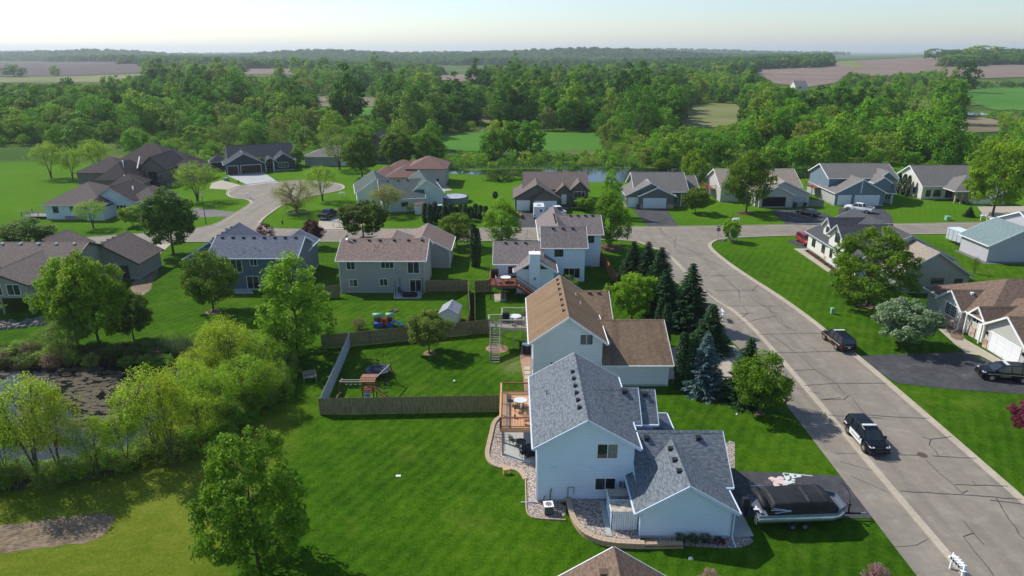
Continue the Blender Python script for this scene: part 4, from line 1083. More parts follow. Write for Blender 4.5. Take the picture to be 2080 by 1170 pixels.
def scatter(name, pts, protos, label):
    """a wood too large to count: one object that instances the tree meshes on its points; pts = x, y, z, kind, scale, rotation"""
    import bpy
    lib = bpy.data.collections.new(name + '_kinds')
    for i, (tm, cm, *wm) in enumerate(protos):
        bmj = bmesh.new(); bmj.from_mesh(tm); nt_ = len(bmj.faces)
        lay = bmj.faces.layers.float.new('tone') if 'tone' not in bmj.faces.layers.float else bmj.faces.layers.float['tone']
        bmj.from_mesh(cm)
        bmj.faces.ensure_lookup_table()
        for k in range(nt_, len(bmj.faces)): bmj.faces[k].material_index = 1
        j = bpy.data.meshes.new('%s_kind_%d' % (name, i)); bmj.to_mesh(j); bmj.free()
        j.materials.append(tm.materials[0]); j.materials.append(wm[0] if wm else cm.materials[0])
        lib.objects.link(bpy.data.objects.new('%02d_%s' % (i, name), j))
    P = np.array([p[:3] for p in pts], np.float32)
    me = bpy.data.meshes.new(name); me.vertices.add(len(P)); me.vertices.foreach_set('co', P.ravel())
    for an, ty, col in (('kind_index', 'INT', 3), ('size', 'FLOAT', 4), ('turn', 'FLOAT', 5)):
        a = me.attributes.new(an, ty, 'POINT'); a.data.foreach_set('value', np.array([p[col] for p in pts], np.int32 if ty == 'INT' else np.float32))
    o = bpy.data.objects.new(name, me); COL.objects.link(o)
    ng = bpy.data.node_groups.new(name, 'GeometryNodeTree')
    ng.interface.new_socket('Geometry', in_out='INPUT', socket_type='NodeSocketGeometry')
    ng.interface.new_socket('Geometry', in_out='OUTPUT', socket_type='NodeSocketGeometry')
    gi = ng.nodes.new('NodeGroupInput'); go = ng.nodes.new('NodeGroupOutput')
    ip = ng.nodes.new('GeometryNodeInstanceOnPoints'); ci = ng.nodes.new('GeometryNodeCollectionInfo')
    ci.inputs[0].default_value = lib; ci.inputs['Separate Children'].default_value = True; ci.inputs['Reset Children'].default_value = True
    mp = ng.nodes.new('GeometryNodeMeshToPoints')
    def attr(an, ty):
        n = ng.nodes.new('GeometryNodeInputNamedAttribute'); n.data_type = ty; n.inputs[0].default_value = an; return n.outputs[0]
    ng.links.new(gi.outputs[0], ip.inputs['Points'])
    ng.links.new(ci.outputs[0], ip.inputs['Instance']); ip.inputs['Pick Instance'].default_value = True
    ng.links.new(attr('kind_index', 'INT'), ip.inputs['Instance Index'])
    cx = ng.nodes.new('ShaderNodeCombineXYZ'); ng.links.new(attr('turn', 'FLOAT'), cx.inputs[2]); ng.links.new(cx.outputs[0], ip.inputs['Rotation'])
    ng.links.new(attr('size', 'FLOAT'), ip.inputs['Scale'])
    ng.links.new(ip.outputs[0], go.inputs[0])
    md = o.modifiers.new('planting', 'NODES'); md.node_group = ng
    return tag(o, label, None, None, 'stuff')
pts = []
for x, y, k, px, py, h in far: pts.append((x, y, float(terrain(x, y)) - 0.2, k, h, rnd.uniform(0, 6.28)))
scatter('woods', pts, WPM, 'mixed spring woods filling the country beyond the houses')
# undergrowth beneath and between the trees
ub = []
UP = [tree_proto('under%d' % i, 230 + i, 3.2, 2.4, 0.0, 'shrub', 26, 20, 0.42, 0.9, limbs=4, detail=False, trunk_r=0.05, leaf=W1) for i in range(2)]
yy = 200.0
while yy < 620:
    cell = 5.0 + (yy - 200) * 0.010
    x = -0.8 * yy
    while x < 0.8 * yy:
        a, b = x + rnd.uniform(-.5, .5) * cell, yy + rnd.uniform(-.5, .5) * cell
        d = density(a, b)
        px, py = to_px(a, b)
        if 880 < px < 1330 and 296 < py < 341 and not any(inside((a, b), f) for f in FIELDS): d = 0.75
        if rnd.random() < d: ub.append((a, b, float(terrain(a, b)) - .1, rnd.randrange(2), rnd.uniform(.4, 1.3) * max(.35, clear_view(a, b, 3)), rnd.uniform(0, 6.28)))
        x += cell
    yy += cell
scatter('undergrowth', ub, UP, 'low bushes and undergrowth beneath the woods')
# far hills: wide clumps of canopy
FP = [tree_proto('canopy%d' % i, 240 + i, 13, 11, -2.0, 'shrub', 90, 26, 2.0, 2.6, limbs=2, detail=False, trunk_r=0.2, leaf=W2) for i in range(3)]
fpnt = []
y = 1150.0
while y < 7500:
    cell = 15 + (y - 1150) * 0.011
    x = -0.80 * y
    while x < 0.80 * y:
        a, b = x + rnd.uniform(-.5, .5) * cell, y + rnd.uniform(-.5, .5) * cell
        ok = clear_view(a, b, 11) == 1.0
        n = math.sin(a / 190 + 2 * math.sin(b / 330)) * math.cos(b / 240 + a / 510)
        hz = float(terrain(a, b))
        if ok and (n > -0.15 or hz > 12): fpnt.append((a, b, hz - 0.5, rnd.randrange(3), rnd.uniform(.7, 1.3) * (1 + (y - 1150) / 9000), rnd.uniform(0, 6.28)))
        x += cell
    y += cell
scatter('distant_woods', fpnt, FP, 'distant wooded hills fading into haze at the horizon')
# lone trees and rows out in the fields
for (bx, by, top, w, lb) in [(30, 156, 132, 40, 'dark pair of trees in the ploughed field at the far left'), (113, 156, 134, 18, 'lone tree standing in the ploughed field at the far left'), (1855, 112, 90, 40, 'lone clump of trees on the skyline of the ploughed hill'),
                             (1945, 148, 126, 60, 'dark tree group at the right end of the ploughed hill'), (1995, 140, 112, 70, 'large tree group at the far right above the ploughed field')]:
    x, y = at(bx, max(by, 121)) if by > 125 else at(bx, 130)
    hh = float(terrain(x, y)); c = FOC / math.hypot(y, 30)
    if by < 125: x, y = (bx - 1040) / FOC * 1500, 1500.0; hh = float(terrain(x, y)); c = FOC / 1500
    r = empty('tree', (x, y, hh), 0.3, lb, 'tree')
    s = (by - top) / c / 12.5; sw_ = w / c / 8.8
    r.scale = (sw_, sw_, max(s, 0.8))
    for nm, me in (('trunk', WP[1][0]), ('crown', WP[1][1])):
        o = bpy.data.objects.new(nm, me); COL.objects.link(o); o.parent = r

# ------------------------------------------------------------------ houses
S = {}
for k_, c_ in dict(lblue=(0.72, 0.83, 0.96), tan=(0.80, 0.80, 0.79), white=(0.80, 0.88, 0.95), greytan=(0.38, 0.375, 0.345), slate=(0.13, 0.17, 0.22), beige=(0.34, 0.33, 0.27), gwhite=(0.68, 0.74, 0.78),
                   brownh=(0.20, 0.17, 0.145), navy=(0.045, 0.06, 0.075), cream=(0.55, 0.54, 0.48), mint=(0.62, 0.70, 0.64), taupe=(0.155, 0.145, 0.125), grey=(0.17, 0.18, 0.175), pale=(0.52, 0.51, 0.47), bgrey=(0.17, 0.23, 0.28),
                   warm=(0.72, 0.70, 0.62), lgrey=(0.50, 0.49, 0.52), green_grey=(0.33, 0.35, 0.30), pinkgrey=(0.42, 0.38, 0.36)).items(): S[k_] = siding('siding_' + k_, c_)
SH = {
    'slate': shingle('shingle_slate', ((0.085, 0.103, 0.125), (0.150, 0.172, 0.200), (0.225, 0.245, 0.265))),
    'brown': shingle('shingle_tan', ((0.20, 0.13, 0.075), (0.28, 0.185, 0.11), (0.24, 0.16, 0.10)), streak=(0.13, 0.085, 0.055)),
    'brown2': shingle('shingle_brown', ((0.20, 0.138, 0.085), (0.28, 0.198, 0.128), (0.15, 0.10, 0.068)), streak=(0.07, 0.045, 0.035)),
    'mottled': shingle('shingle_mottled', ((0.105, 0.10, 0.125), (0.22, 0.185, 0.175), (0.30, 0.23, 0.19))),
    'mott2': shingle('shingle_rust_mottled', ((0.12, 0.10, 0.115), (0.25, 0.185, 0.155), (0.38, 0.26, 0.19))),
    'bluegrey': shingle('shingle_blue_grey', ((0.075, 0.09, 0.125), (0.13, 0.15, 0.19), (0.19, 0.20, 0.24))),
    'umber': shingle('shingle_umber', ((0.11, 0.085, 0.075), (0.17, 0.135, 0.12), (0.22, 0.175, 0.155))),
    'dkumber': shingle('shingle_dark_umber', ((0.055, 0.042, 0.042), (0.085, 0.068, 0.065), (0.11, 0.09, 0.085))),
    'navy': shingle('shingle_charcoal', ((0.030, 0.036, 0.045), (0.055, 0.062, 0.074), (0.08, 0.088, 0.10))),
    'red': shingle('shingle_red_brown', ((0.16, 0.085, 0.070), (0.22, 0.125, 0.105), (0.27, 0.165, 0.14))),
    'green': shingle('shingle_green', ((0.055, 0.075, 0.070), (0.085, 0.11, 0.105), (0.12, 0.15, 0.14))),
    'teal': shingle('shingle_teal', ((0.12, 0.18, 0.18), (0.18, 0.25, 0.245), (0.24, 0.31, 0.30))),
    'grey': shingle('shingle_grey', ((0.13, 0.12, 0.112), (0.19, 0.18, 0.168), (0.24, 0.225, 0.21))),
    'dark': shingle('shingle_dark', ((0.05, 0.05, 0.055), (0.08, 0.08, 0.088), (0.11, 0.11, 0.12))),
    'warm': shingle('shingle_warm', ((0.22, 0.18, 0.14), (0.32, 0.265, 0.21), (0.40, 0.34, 0.28))),
    'choc': shingle('shingle_chocolate', ((0.125, 0.082, 0.058), (0.185, 0.125, 0.092), (0.24, 0.17, 0.13))),
}

class House:
    def __init__(s, label, loc, rot=0.0, wall='white', roof='grey', trim='white', world_coords=True, cat='house', name='house'):
        s.root = empty(name, (loc[0], loc[1], 0), rot, label, cat)
        s.o = Vector((loc[0], loc[1], 0)) if world_coords else Vector((0, 0, 0))
        s.wall, s.roof, s.trim = S[wall], SH[roof], M[trim]; s.b = None
    def fx(s, m):
        o = s.o
        m.v = [(p[0] - o.x, p[1] - o.y, p[2]) for p in m.v]; return m
    def add(s, m, name, mat, parent=None, **kw):
        ob = s.fx(m).build(name, mat, parent or s.root, **kw); return ob
    def block(s, x0, x1, y0, y1, eave, apex=None, ridge='x', z0=0.0, oh=0.42, wall=None, roof=None, t=0.15, walls=True, rakes=(1, 1), base=True):
        wall = S[wall] if wall else s.wall; roof = SH[roof] if roof else s.roof
        s.b = (x0, x1, y0, y1, eave, apex, ridge, t)
        m = MB(); e = 0.02
        if apex is None: m.box(x0, x1, y0, y1, z0, eave)
        elif ridge == 'y':
            xm = (x0 + x1) / 2
            P = [(x0, z0), (x1, z0), (x1, eave - e), (xm, apex - e), (x0, eave - e)]
            m.face([(p[0], y0, p[1]) for p in P]); m.face([(p[0], y1, p[1]) for p in P])
            for i in range(5):
                a, b = P[i], P[(i + 1) % 5]; m.face([(a[0], y0, a[1]), (b[0], y0, b[1]), (b[0], y1, b[1]), (a[0], y1, a[1])])
        elif ridge == 'x':
            ym = (y0 + y1) / 2
            P = [(y0, z0), (y1, z0), (y1, eave - e), (ym, apex - e), (y0, eave - e)]
            m.face([(x0, p[0], p[1]) for p in P]); m.face([(x1, p[0], p[1]) for p in P])
            for i in range(5):
                a, b = P[i], P[(i + 1) % 5]; m.face([(x0, a[0], a[1]), (x0, b[0], b[1]), (x1, b[0], b[1]), (x1, a[0], a[1])])
        else: m.box(x0, x1, y0, y1, z0, eave - e)
        if walls: s.add(m, 'wall', wall)
        if base and walls and z0 == 0:
            f = MB(); f.box(x0 - .025, x1 + .025, y0 - .025, y1 + .025, -0.1, 0.22); s.add(f, 'foundation', M['pad'])
        if apex is None: return
        r = MB(); tr = MB()
        if ridge in ('x', 'y'):
            a0, a1, c0, c1 = (x0, x1, y0, y1) if ridge == 'x' else (y0, y1, x0, x1)
            cm = (c0 + c1) / 2; half = (c1 - c0) / 2; sl = (apex - eave) / half
            ze = eave - sl * oh; A0, A1 = a0 - (oh if rakes[0] else 0.0), a1 + (oh if rakes[1] else 0.0); ln = math.hypot(half + oh, apex - ze)
            def pt(a, c, z): return (a, c, z) if ridge == 'x' else (c, a, z)
            for sg in (-1, 1):
                ce = cm + sg * (half + oh)
                r.face([pt(A0, ce, ze + t), pt(A1, ce, ze + t), pt(A1, cm, apex + t), pt(A0, cm, apex + t)], [(A0, 0), (A1, 0), (A1, ln), (A0, ln)])
                r.face([pt(A0, ce, ze), pt(A1, ce, ze), pt(A1, cm, apex), pt(A0, cm, apex)], mi=1)
                r.face([pt(A0, ce, ze), pt(A1, ce, ze), pt(A1, ce, ze + t), pt(A0, ce, ze + t)], mi=1)
                for Aa in (A0, A1): r.face([pt(Aa, ce, ze), pt(Aa, cm, apex), pt(Aa, cm, apex + t), pt(Aa, ce, ze + t)], mi=1)
                tr.beam(pt(A0, ce + sg * .05, ze + .08), pt(A1, ce + sg * .05, ze + .08), .11, .14)
                for Aa, q, on in ((A0, -1, rakes[0]), (A1, 1, rakes[1])):
                    if on: tr.beam(pt(Aa + q * .02, ce, ze + t - .10), pt(Aa + q * .02, cm, apex + t - .10), .06, .22)
            # ridge cap
            tt = 0.2
            r.face([pt(A0, cm - tt, apex + t + .02 - sl * tt), pt(A1, cm - tt, apex + t + .02 - sl * tt), pt(A1, cm, apex + t + .03), pt(A0, cm, apex + t + .03)], [(A0 * 1.5, 0), (A1 * 1.5, 0), (A1 * 1.5, .14), (A0 * 1.5, .14)])
            r.face([pt(A0, cm + tt, apex + t + .02 - sl * tt), pt(A1, cm + tt, apex + t + .02 - sl * tt), pt(A1, cm, apex + t + .03), pt(A0, cm, apex + t + .03)], [(A0 * 1.5, 0), (A1 * 1.5, 0), (A1 * 1.5, .14), (A0 * 1.5, .14)])
        else:
            X0, X1, Y0, Y1 = x0 - oh, x1 + oh, y0 - oh, y1 + oh
            w, d = X1 - X0, Y1 - Y0; sl = (apex - eave) / (min(w, d) / 2 - oh); ze = eave - sl * oh
            if w >= d: R0, R1 = (X0 + d / 2, (Y0 + Y1) / 2), (X1 - d / 2, (Y0 + Y1) / 2)
            else: R0, R1 = ((X0 + X1) / 2, Y0 + w / 2), ((X0 + X1) / 2, Y1 - w / 2)
            if w >= d: R1 = (max(R1[0], R0[0] + .01), R1[1])
            else: R1 = (R1[0], max(R1[1], R0[1] + .01))
            c = [(X0, Y0), (X1, Y0), (X1, Y1), (X0, Y1)]
            z1, z2 = ze + t, apex + t
            ln = math.hypot(min(w, d) / 2, apex - ze)
            def hf(P, ax):
                us = [p[ax] for p in P]; vs = [0 if abs(p[2] - z1) < 1e-6 else ln for p in P]
                r.face(P, list(zip(us, vs)))
            if w >= d:
                hf([(*c[0], z1), (*c[1], z1), (*R1, z2), (*R0, z2)], 0); hf([(*c[2], z1), (*c[3], z1), (*R0, z2), (*R1, z2)], 0)
                hf([(*c[1], z1), (*c[2], z1), (*R1, z2)], 1); hf([(*c[3], z1), (*c[0], z1), (*R0, z2)], 1)
            else:
                hf([(*c[0], z1), (*c[1], z1), (*R0, z2)], 0); hf([(*c[2], z1), (*c[3], z1), (*R1, z2)], 0)
                hf([(*c[1], z1), (*c[2], z1), (*R1, z2), (*R0, z2)], 1); hf([(*c[3], z1), (*c[0], z1), (*R0, z2), (*R1, z2)], 1)
            r.face([(*p, ze) for p in c[::-1]], mi=1)
            for i in range(4):
                a, b = c[i], c[(i + 1) % 4]
                r.face([(*a, ze), (*b, ze), (*b, z1), (*a, z1)], mi=1)
            for a, b, n_ in ((c[0], c[1], (0, -1)), (c[1], c[2], (1, 0)), (c[2], c[3], (0, 1)), (c[3], c[0], (-1, 0))):
                tr.beam((a[0] + n_[0] * .05, a[1] + n_[1] * .05, ze + .08), (b[0] + n_[0] * .05, b[1] + n_[1] * .05, ze + .08), .11, .14)
            if s.hipcap:
                for a, b in ((c[0], R0), (c[3], R0), (c[1], R1), (c[2], R1)) if w >= d else ((c[0], R0), (c[1], R0), (c[2], R1), (c[3], R1)):
                    r.mi = 2; r.beam((a[0], a[1], z1 + .01), (b[0], b[1], z2 + .01), .22, .05); r.mi = 0
        s.add(r, 'roof', [roof, s.trim, s.trim]); s.add(tr, 'fascia', s.trim)
    hipcap = False
    def rz(s, x, y):
        x0, x1, y0, y1, e, a, r, t = s.b
        if r == 'x': return a + t - (a - e) / ((y1 - y0) / 2) * abs(y - (y0 + y1) / 2)
        if r == 'y': return a + t - (a - e) / ((x1 - x0) / 2) * abs(x - (x0 + x1) / 2)
        dd = min(x - x0, x1 - x, y - y0, y1 - y); return e + t + (a - e) / (min(x1 - x0, y1 - y0) / 2) * dd
    def vents(s, pts, mat='black', sz=0.20):
        sz *= .82
        for (x, y) in pts:
            z = s.rz(x, y); m = MB(); m.frustum(x, y, z - .12, z + .14, sz, sz, sz * .9, sz * .9); m.box(x - sz * 1.15, x + sz * 1.15, y - sz * 1.15, y + sz * 1.15, z + .14, z + .19)
            s.add(m, 'roof_vent', M[mat])
    def pipe(s, x, y, h=.45, mat='dull_metal'):
        z = s.rz(x, y); m = MB(); m.cyl(x, y, z - .1, z + h, .05, 8); m.cyl(x, y, z - .05, z + .08, .11, 8, .06); s.add(m, 'vent_pipe', M[mat])
    def window(s, side, plane, a, z, w, h, n=2, frame='white', pane='glass', d=0.05, grid=None, parent=None, name='window'):
        """side S/N: plane is y, a the left x.  side W/E: plane is x, a the lower y"""
        sg = {'S': -1, 'W': -1, 'N': 1, 'E': 1}[side]; f = 0.07
        def bx(m, u0, u1, z0, z1, d0, d1):
            p0, p1 = sorted((plane + sg * d0, plane + sg * d1))
            if side in 'SN': m.box(u0, u1, p0, p1, z0, z1)
            else: m.box(p0, p1, u0, u1, z0, z1)
        m = MB()
        bx(m, a - f, a, z - f, z + h + f, -.02, d); bx(m, a + w, a + w + f, z - f, z + h + f, -.02, d)
        bx(m, a, a + w, z + h, z + h + f, -.02, d); bx(m, a, a + w, z - f, z, -.02, d + .01)
        for i in range(1, n):
            u = a + w * i / n; bx(m, u - .025, u + .025, z, z + h, -.02, d - .012)
        if grid:
            for i in range(1, grid[0] * n):
                u = a + w * i / (grid[0] * n); bx(m, u - .012, u + .012, z, z + h, 0.006, .026)
            for j in range(1, grid[1]):
                v = z + h * j / grid[1]; bx(m, a, a + w, v - .012, v + .012, 0.0065, .0265)
        win = s.add(m, name, M[frame], parent)
        for i in range(n):
            g = MB(); bx(g, a + w * i / n + (.027 if i else .002), a + w * (i + 1) / n - (.027 if i < n - 1 else .002), z + .002, z + h - .002, -.02, .012)
            s.add(g, 'pane', M[pane] if not isinstance(pane, (list, tuple)) else M[pane[i % len(pane)]], win)
        return win
    def garage(s, side, plane, a, w, h=2.15, mat='door_white', frame='white', rows=4, cols=None, z=0.02):
        sg = {'S': -1, 'W': -1, 'N': 1, 'E': 1}[side]; cols = cols or max(2, round(w / 1.2))
        def bx(m, u0, u1, z0, z1, d0, d1):
            p0, p1 = sorted((plane + sg * d0, plane + sg * d1))
            if side in 'SN': m.box(u0, u1, p0, p1, z0, z1)
            else: m.box(p0, p1, u0, u1, z0, z1)
        m = MB(); bx(m, a, a + w, z, z + h, -.02, .02)
        if mat != 'door_dark':
            for i in range(cols):
                for j in range(rows):
                    bx(m, a + w * i / cols + .06, a + w * (i + 1) / cols - .06, z + h * j / rows + .05, z + h * (j + 1) / rows - .05, .01, .032)
        dr = s.add(m, 'garage_door', M[mat])
        f = MB(); k = .12
        bx(f, a - k, a, z, z + h + k, -.01, .06); bx(f, a + w, a + w + k, z, z + h + k, -.01, .06); bx(f, a, a + w, z + h, z + h + k, -.01, .06)
        s.add(f, 'frame', M[frame], dr); return dr
    def door(s, side, plane, a, w=0.95, h=2.05, mat='white', frame='white', z=0.05):
        sg = {'S': -1, 'W': -1, 'N': 1, 'E': 1}[side]
        def bx(m, u0, u1, z0, z1, d0, d1):
            p0, p1 = sorted((plane + sg * d0, plane + sg * d1))
            if side in 'SN': m.box(u0, u1, p0, p1, z0, z1)
            else: m.box(p0, p1, u0, u1, z0, z1)
        m = MB(); bx(m, a, a + w, z, z + h, -.02, .03); bx(m, a + .15, a + w - .15, z + .2, z + h * .45, .02, .045); bx(m, a + .15, a + w - .15, z + h * .55, z + h - .18, .02, .045)
        d = s.add(m, 'door', M[mat]); k = .09
        f = MB(); bx(f, a - k, a, z, z + h + k, -.01, .06); bx(f, a + w, a + w + k, z, z + h + k, -.01, .06); bx(f, a, a + w, z + h, z + h + k, -.01, .06); s.add(f, 'frame', M[frame], d)
        return d
    def bar(s, p0, p1, w, mat, name='trim', h=None):
        m = MB(); m.beam(p0, p1, w, h); return s.add(m, name, M[mat])
    def box(s, x0, x1, y0, y1, z0, z1, mat, name):
        m = MB(); m.box(x0, x1, y0, y1, z0, z1); return s.add(m, name, M[mat] if isinstance(mat, str) else mat)
    def spout(s, x, y, z1, out=(0, -1), mat='trim_blue', foot=0.9):
        m = MB(); m.tube([(x - out[0] * .25, y - out[1] * .25 , z1), (x, y, z1 - .25), (x, y, 0.25), (x + out[0] * .15, y + out[1] * .15, .10), (x + out[0] * foot, y + out[1] * foot, 0.06)], .055, 4)
        s.add(m, 'downspout', M[mat])
    def dish(s, x, y, z, r=.38, mat='grey_trim', aim=(-.5, -.8)):
        d = MB(); n = 12; c = Vector((x, y, z)); ax = Vector((aim[0], aim[1], .55)).normalized(); a = ax.cross(Vector((0, 0, 1))).normalized(); b = ax.cross(a)
        for i in range(n):
            t0, t1 = 2 * math.pi * i / n, 2 * math.pi * (i + 1) / n
            p = [c + (a * math.cos(t) + b * math.sin(t)) * r for t in (t0, t1)]; q = [c - ax * .09 + (a * math.cos(t) + b * math.sin(t)) * r * .5 for t in (t0, t1)]
            d.face([p[0], p[1], q[1], q[0]]); d.face([q[0], q[1], c - ax * .12])
        d.tube([c - ax * .12, (x - ax.x * .25, y - ax.y * .25, z - .6)], .035, 5); d.tube([c - b * r * .0 - ax * .1, c + ax * .4], .015, 4)
        s.add(d, 'satellite_dish', M[mat])

# ---- A: the light blue split level in front
h = House('light blue split level house with slate grey roof, nearest to the camera', (5.6, 50), wall='lblue', roof='slate', trim='trim_blue')
h.block(2.0, 9.2, 44.6, 55.6, 5.15, 7.3, 'y', oh=0.45)
h.vents([(5.15, y) for y in (46.4, 47.6, 48.8, 50.0, 51.3, 52.6)], 'black', .17); h.pipe(2.9, 51.2); h.pipe(6.6, 47.9); h.pipe(7.1, 47.0, .6)
h.window('S', 44.6, 6.45, 3.95, 1.5, 1.2, 2, pane=['glass', 'curtain']); h.window('S', 44.6, 6.40, 1.15, 1.5, 1.0, 2)
h.box(1.97, 2.08, 44.56, 44.68, 0.2, 4.95, 'trim_blue', 'corner_board'); h.box(9.12, 9.23, 44.56, 44.68, 2.6, 4.9, 'trim_blue', 'corner_board')
h.block(6.0, 10.0, 48.2, 52.6, 5.0, 6.75, 'x', oh=.35, rakes=(0, 1)); h.vents([(9.2, 50.1)], 'black', .22)
h.block(9.4, 11.4, 48.5, 52.4, 4.9, 6.55, 'x', z0=2.2, oh=.35, rakes=(0, 1)); h.vents([(10.9, 50.1)], 'black', .22)
h.block(9.2, 13.4, 49.6, 53.6, 2.55, 3.7, 'hip', oh=.4)
h.block(9.2, 16.0, 43.3, 50.0, 2.65, 4.95, 'x', oh=.4, rakes=(0, 1)); h.vents([(10.4, 46.1), (14.4, 46.1)], 'black', .22)
h.block(9.1, 15.55, 40.45, 47.2, 2.55, 4.55, 'y', oh=.45, rakes=(1, 0)); h.vents([(12.0, 42.0), (12.0, 43.4), (12.0, 44.9)], 'black', .2)
h.garage('E', 16.0, 44.2, 4.9, 2.15); h.door('E', 15.55, 41.6, mat='white')
h.box(9.06, 9.17, 40.41, 40.5, 0.2, 2.5, 'trim_blue', 'corner_board'); h.box(15.47, 15.59, 40.41, 40.5, 0.2, 2.5, 'trim_blue', 'corner_board')
h.spout(9.1, 40.3, 2.5); h.spout(15.75, 40.35, 2.45); h.spout(1.9, 44.5, 5.0, out=(-1, 0), foot=1.2)
for x, z in ((3.1, 3.05), (5.9, 3.05)): h.box(x, x + .32, 44.50, 44.6, z, z + .2, 'trim_blue', 'wall_vent')
h.box(7.9, 8.1, 44.5, 44.6, 3.0, 3.2, 'white', 'outlet_cover'); h.box(8.6, 8.95, 44.42, 44.6, 1.4, 2.0, 'dull_metal', 'electric_meter'); h.box(8.2, 8.4, 44.42, 44.6, 1.5, 1.9, 'dull_metal', 'electric_meter')
m = MB(); m.tube([(4.3, 44.45, .1), (4.3, 44.45, 1.45), (4.75, 44.45, 1.45), (4.75, 44.45, .9)], .03, 5); h.add(m, 'gas_pipe', M['dark_trim'])
m = MB(); m.tube([(2.95, 44.45, .1), (2.95, 44.45, 1.0), (3.05, 44.5, 1.3)], .04, 5); h.add(m, 'conduit', M['dark_trim'])
m = MB(); m.tube([(8.35, 44.5, .1), (8.35, 44.5, 1.5)], .025, 5); m.tube([(8.78, 44.5, .1), (8.78, 44.5, 1.4)], .025, 5); h.add(m, 'conduit', M['dull_metal'])
h.box(15.57, 15.75, 40.9, 41.1, 1.7, 2.0, 'black', 'wall_lamp')

def railing(host, pts, z, mat, hgt=0.95, step=0.13, post=0.09, name='railing', cap=None, bw=.025):
    """posts are parts; the thin balusters of one run are joined with its rails"""
    for (x0, y0), (x1, y1) in zip(pts[:-1], pts[1:]):
        m = MB(); L_ = math.hypot(x1 - x0, y1 - y0); n = int(L_ / step)
        for i in range(1, n):
            t = i / n; m.beam((x0 + (x1 - x0) * t, y0 + (y1 - y0) * t, z + .08), (x0 + (x1 - x0) * t, y0 + (y1 - y0) * t, z + hgt - .04), bw)
        m.beam((x0, y0, z + .10), (x1, y1, z + .10), .06, .05); m.beam((x0, y0, z + hgt - .03), (x1, y1, z + hgt - .03), .05, .07)
        ob = m.build(name, M[mat], host, kind='stuff')
        if cap:
            c = MB(); c.beam((x0, y0, z + hgt + .025), (x1, y1, z + hgt + .025), .15, .04); c.build('cap_rail', M[cap], host)
        k = max(1, round(L_ / 2.0))
        for i in range(k + 1):
            t = i / k; p = MB(); p.beam((x0 + (x1 - x0) * t, y0 + (y1 - y0) * t, z - .1), (x0 + (x1 - x0) * t, y0 + (y1 - y0) * t, z + hgt + .01), post); p.build('post', M[mat], host)

def planks(host, x0, x1, y0, y1, z, mat, w=.14, along='y', name='plank'):
    n = int((x1 - x0) / w) if along == 'y' else int((y1 - y0) / w)
    m = MB()
    for i in range(n):
        if along == 'y': m.box(x0 + i * w + .006, x0 + (i + 1) * w - .006, y0, y1, z - .03, z + .002 * (i % 3))
        else: m.box(x0, x1, y0 + i * w + .006, y0 + (i + 1) * w - .006, z - .03, z + .002 * (i % 3))
    return m.build(name + '_floor', M[mat], host, kind='stuff', label=None)

def stairs(host, x, y, z_top, dirn, n, run, rise, width, mat, mat_st=None, rail=True, post_h=.9):
    """straight flight going down from (x, y) along dirn"""
    dx, dy = dirn; px, py = -dy, dx
    for i in range(n):
        m = MB(); cx, cy = x + dx * run * (i + .5), y + dy * run * (i + .5); z = z_top - rise * (i + 1)
        a, b = (width / 2 * abs(px) + run * .52 * abs(dx)), (width / 2 * abs(py) + run * .52 * abs(dy))
        m.box(cx - a, cx + a, cy - b, cy + b, z - .04, z); m.build('step', M[mat], host)
    for sd in (-1, 1):
        ox, oy = px * width / 2 * sd, py * width / 2 * sd
        m = MB(); m.beam((x + ox, y + oy, z_top - .12), (x + dx * run * n + ox, y + dy * run * n + oy, z_top - rise * n - .05), .05, .26); m.build('stringer', M[mat_st or mat], host)
        if rail:
            m = MB(); m.beam((x + ox, y + oy, z_top + post_h), (x + dx * run * n + ox, y + dy * run * n + oy, z_top - rise * n + post_h), .06, .08)
            for i in range(0, n + 1, 1):
                X_, Y_, Z_ = x + dx * run * i + ox, y + dy * run * i + oy, z_top - rise * i
                m.beam((X_, Y_, Z_ - .05), (X_, Y_, Z_ + post_h), .035)
            m.build('handrail', M[mat_st or mat], host, kind='stuff')

# cedar deck of A
d = empty('deck', (0.4, 54, 0), 0, 'raised cedar deck with dark rails beside the light blue house, table and chairs on top', 'deck'); o_ = Vector((0.4, 54, 0))
def rel(m, o): m.v = [(p[0] - o.x, p[1] - o.y, p[2]) for p in m.v]; return m
class Local:
    """shift building helpers to a root that is not at the origin"""
    def __init__(s, root): s.r = root
    def __enter__(s):
        s.n = set(s.r.children); return s.r
    def __exit__(s, *a):
        l = s.r.location
        for c in s.r.children:
            if c not in s.n: c.location = (-l.x, -l.y, -l.z)
with Local(d) as r_:
    ZD = 2.75
    planks(r_, -0.95, 1.95, 51.1, 57.4, ZD, 'deck'); 
    for b_ in ((-1.0, 1.98, 51.0, 51.1), (-1.0, 1.98, 57.4, 57.5), (-1.05, -.95, 51.0, 57.5)):
        m = MB(); m.box(b_[0], b_[1], b_[2], b_[3], ZD - .3, ZD + .004); m.build('rim_board', M['deck'], r_)
    m = MB(); m.box(-.55, -.30, 51.3, 57.2, ZD + .005, ZD + .012); m.build('border_board', M['deck_grey'], r_)
    railing(r_, [(1.9, 51.05), (-1.0, 51.05)], ZD, 'deck_dark', cap='deck_dark'); railing(r_, [(-1.0, 51.05), (-1.0, 57.45)], ZD, 'deck_dark', cap='deck'); railing(r_, [(-1.0, 57.45), (1.9, 57.45)], ZD, 'deck_dark', cap='deck_dark')
    for x, y in ((-.8, 51.2), (-.75, 53.0), (-.75, 57.2), (1.2, 57.2)):
        m = MB(); m.beam((x, y, 0), (x, y, ZD - .3), .15); m.build('support_post', M['deck_grey'], r_)
    m = MB(); m.beam((-1.0, 51.2, ZD - .42), (1.95, 51.2, ZD - .42), .09, .24); m.build('beam', M['deck'], r_)

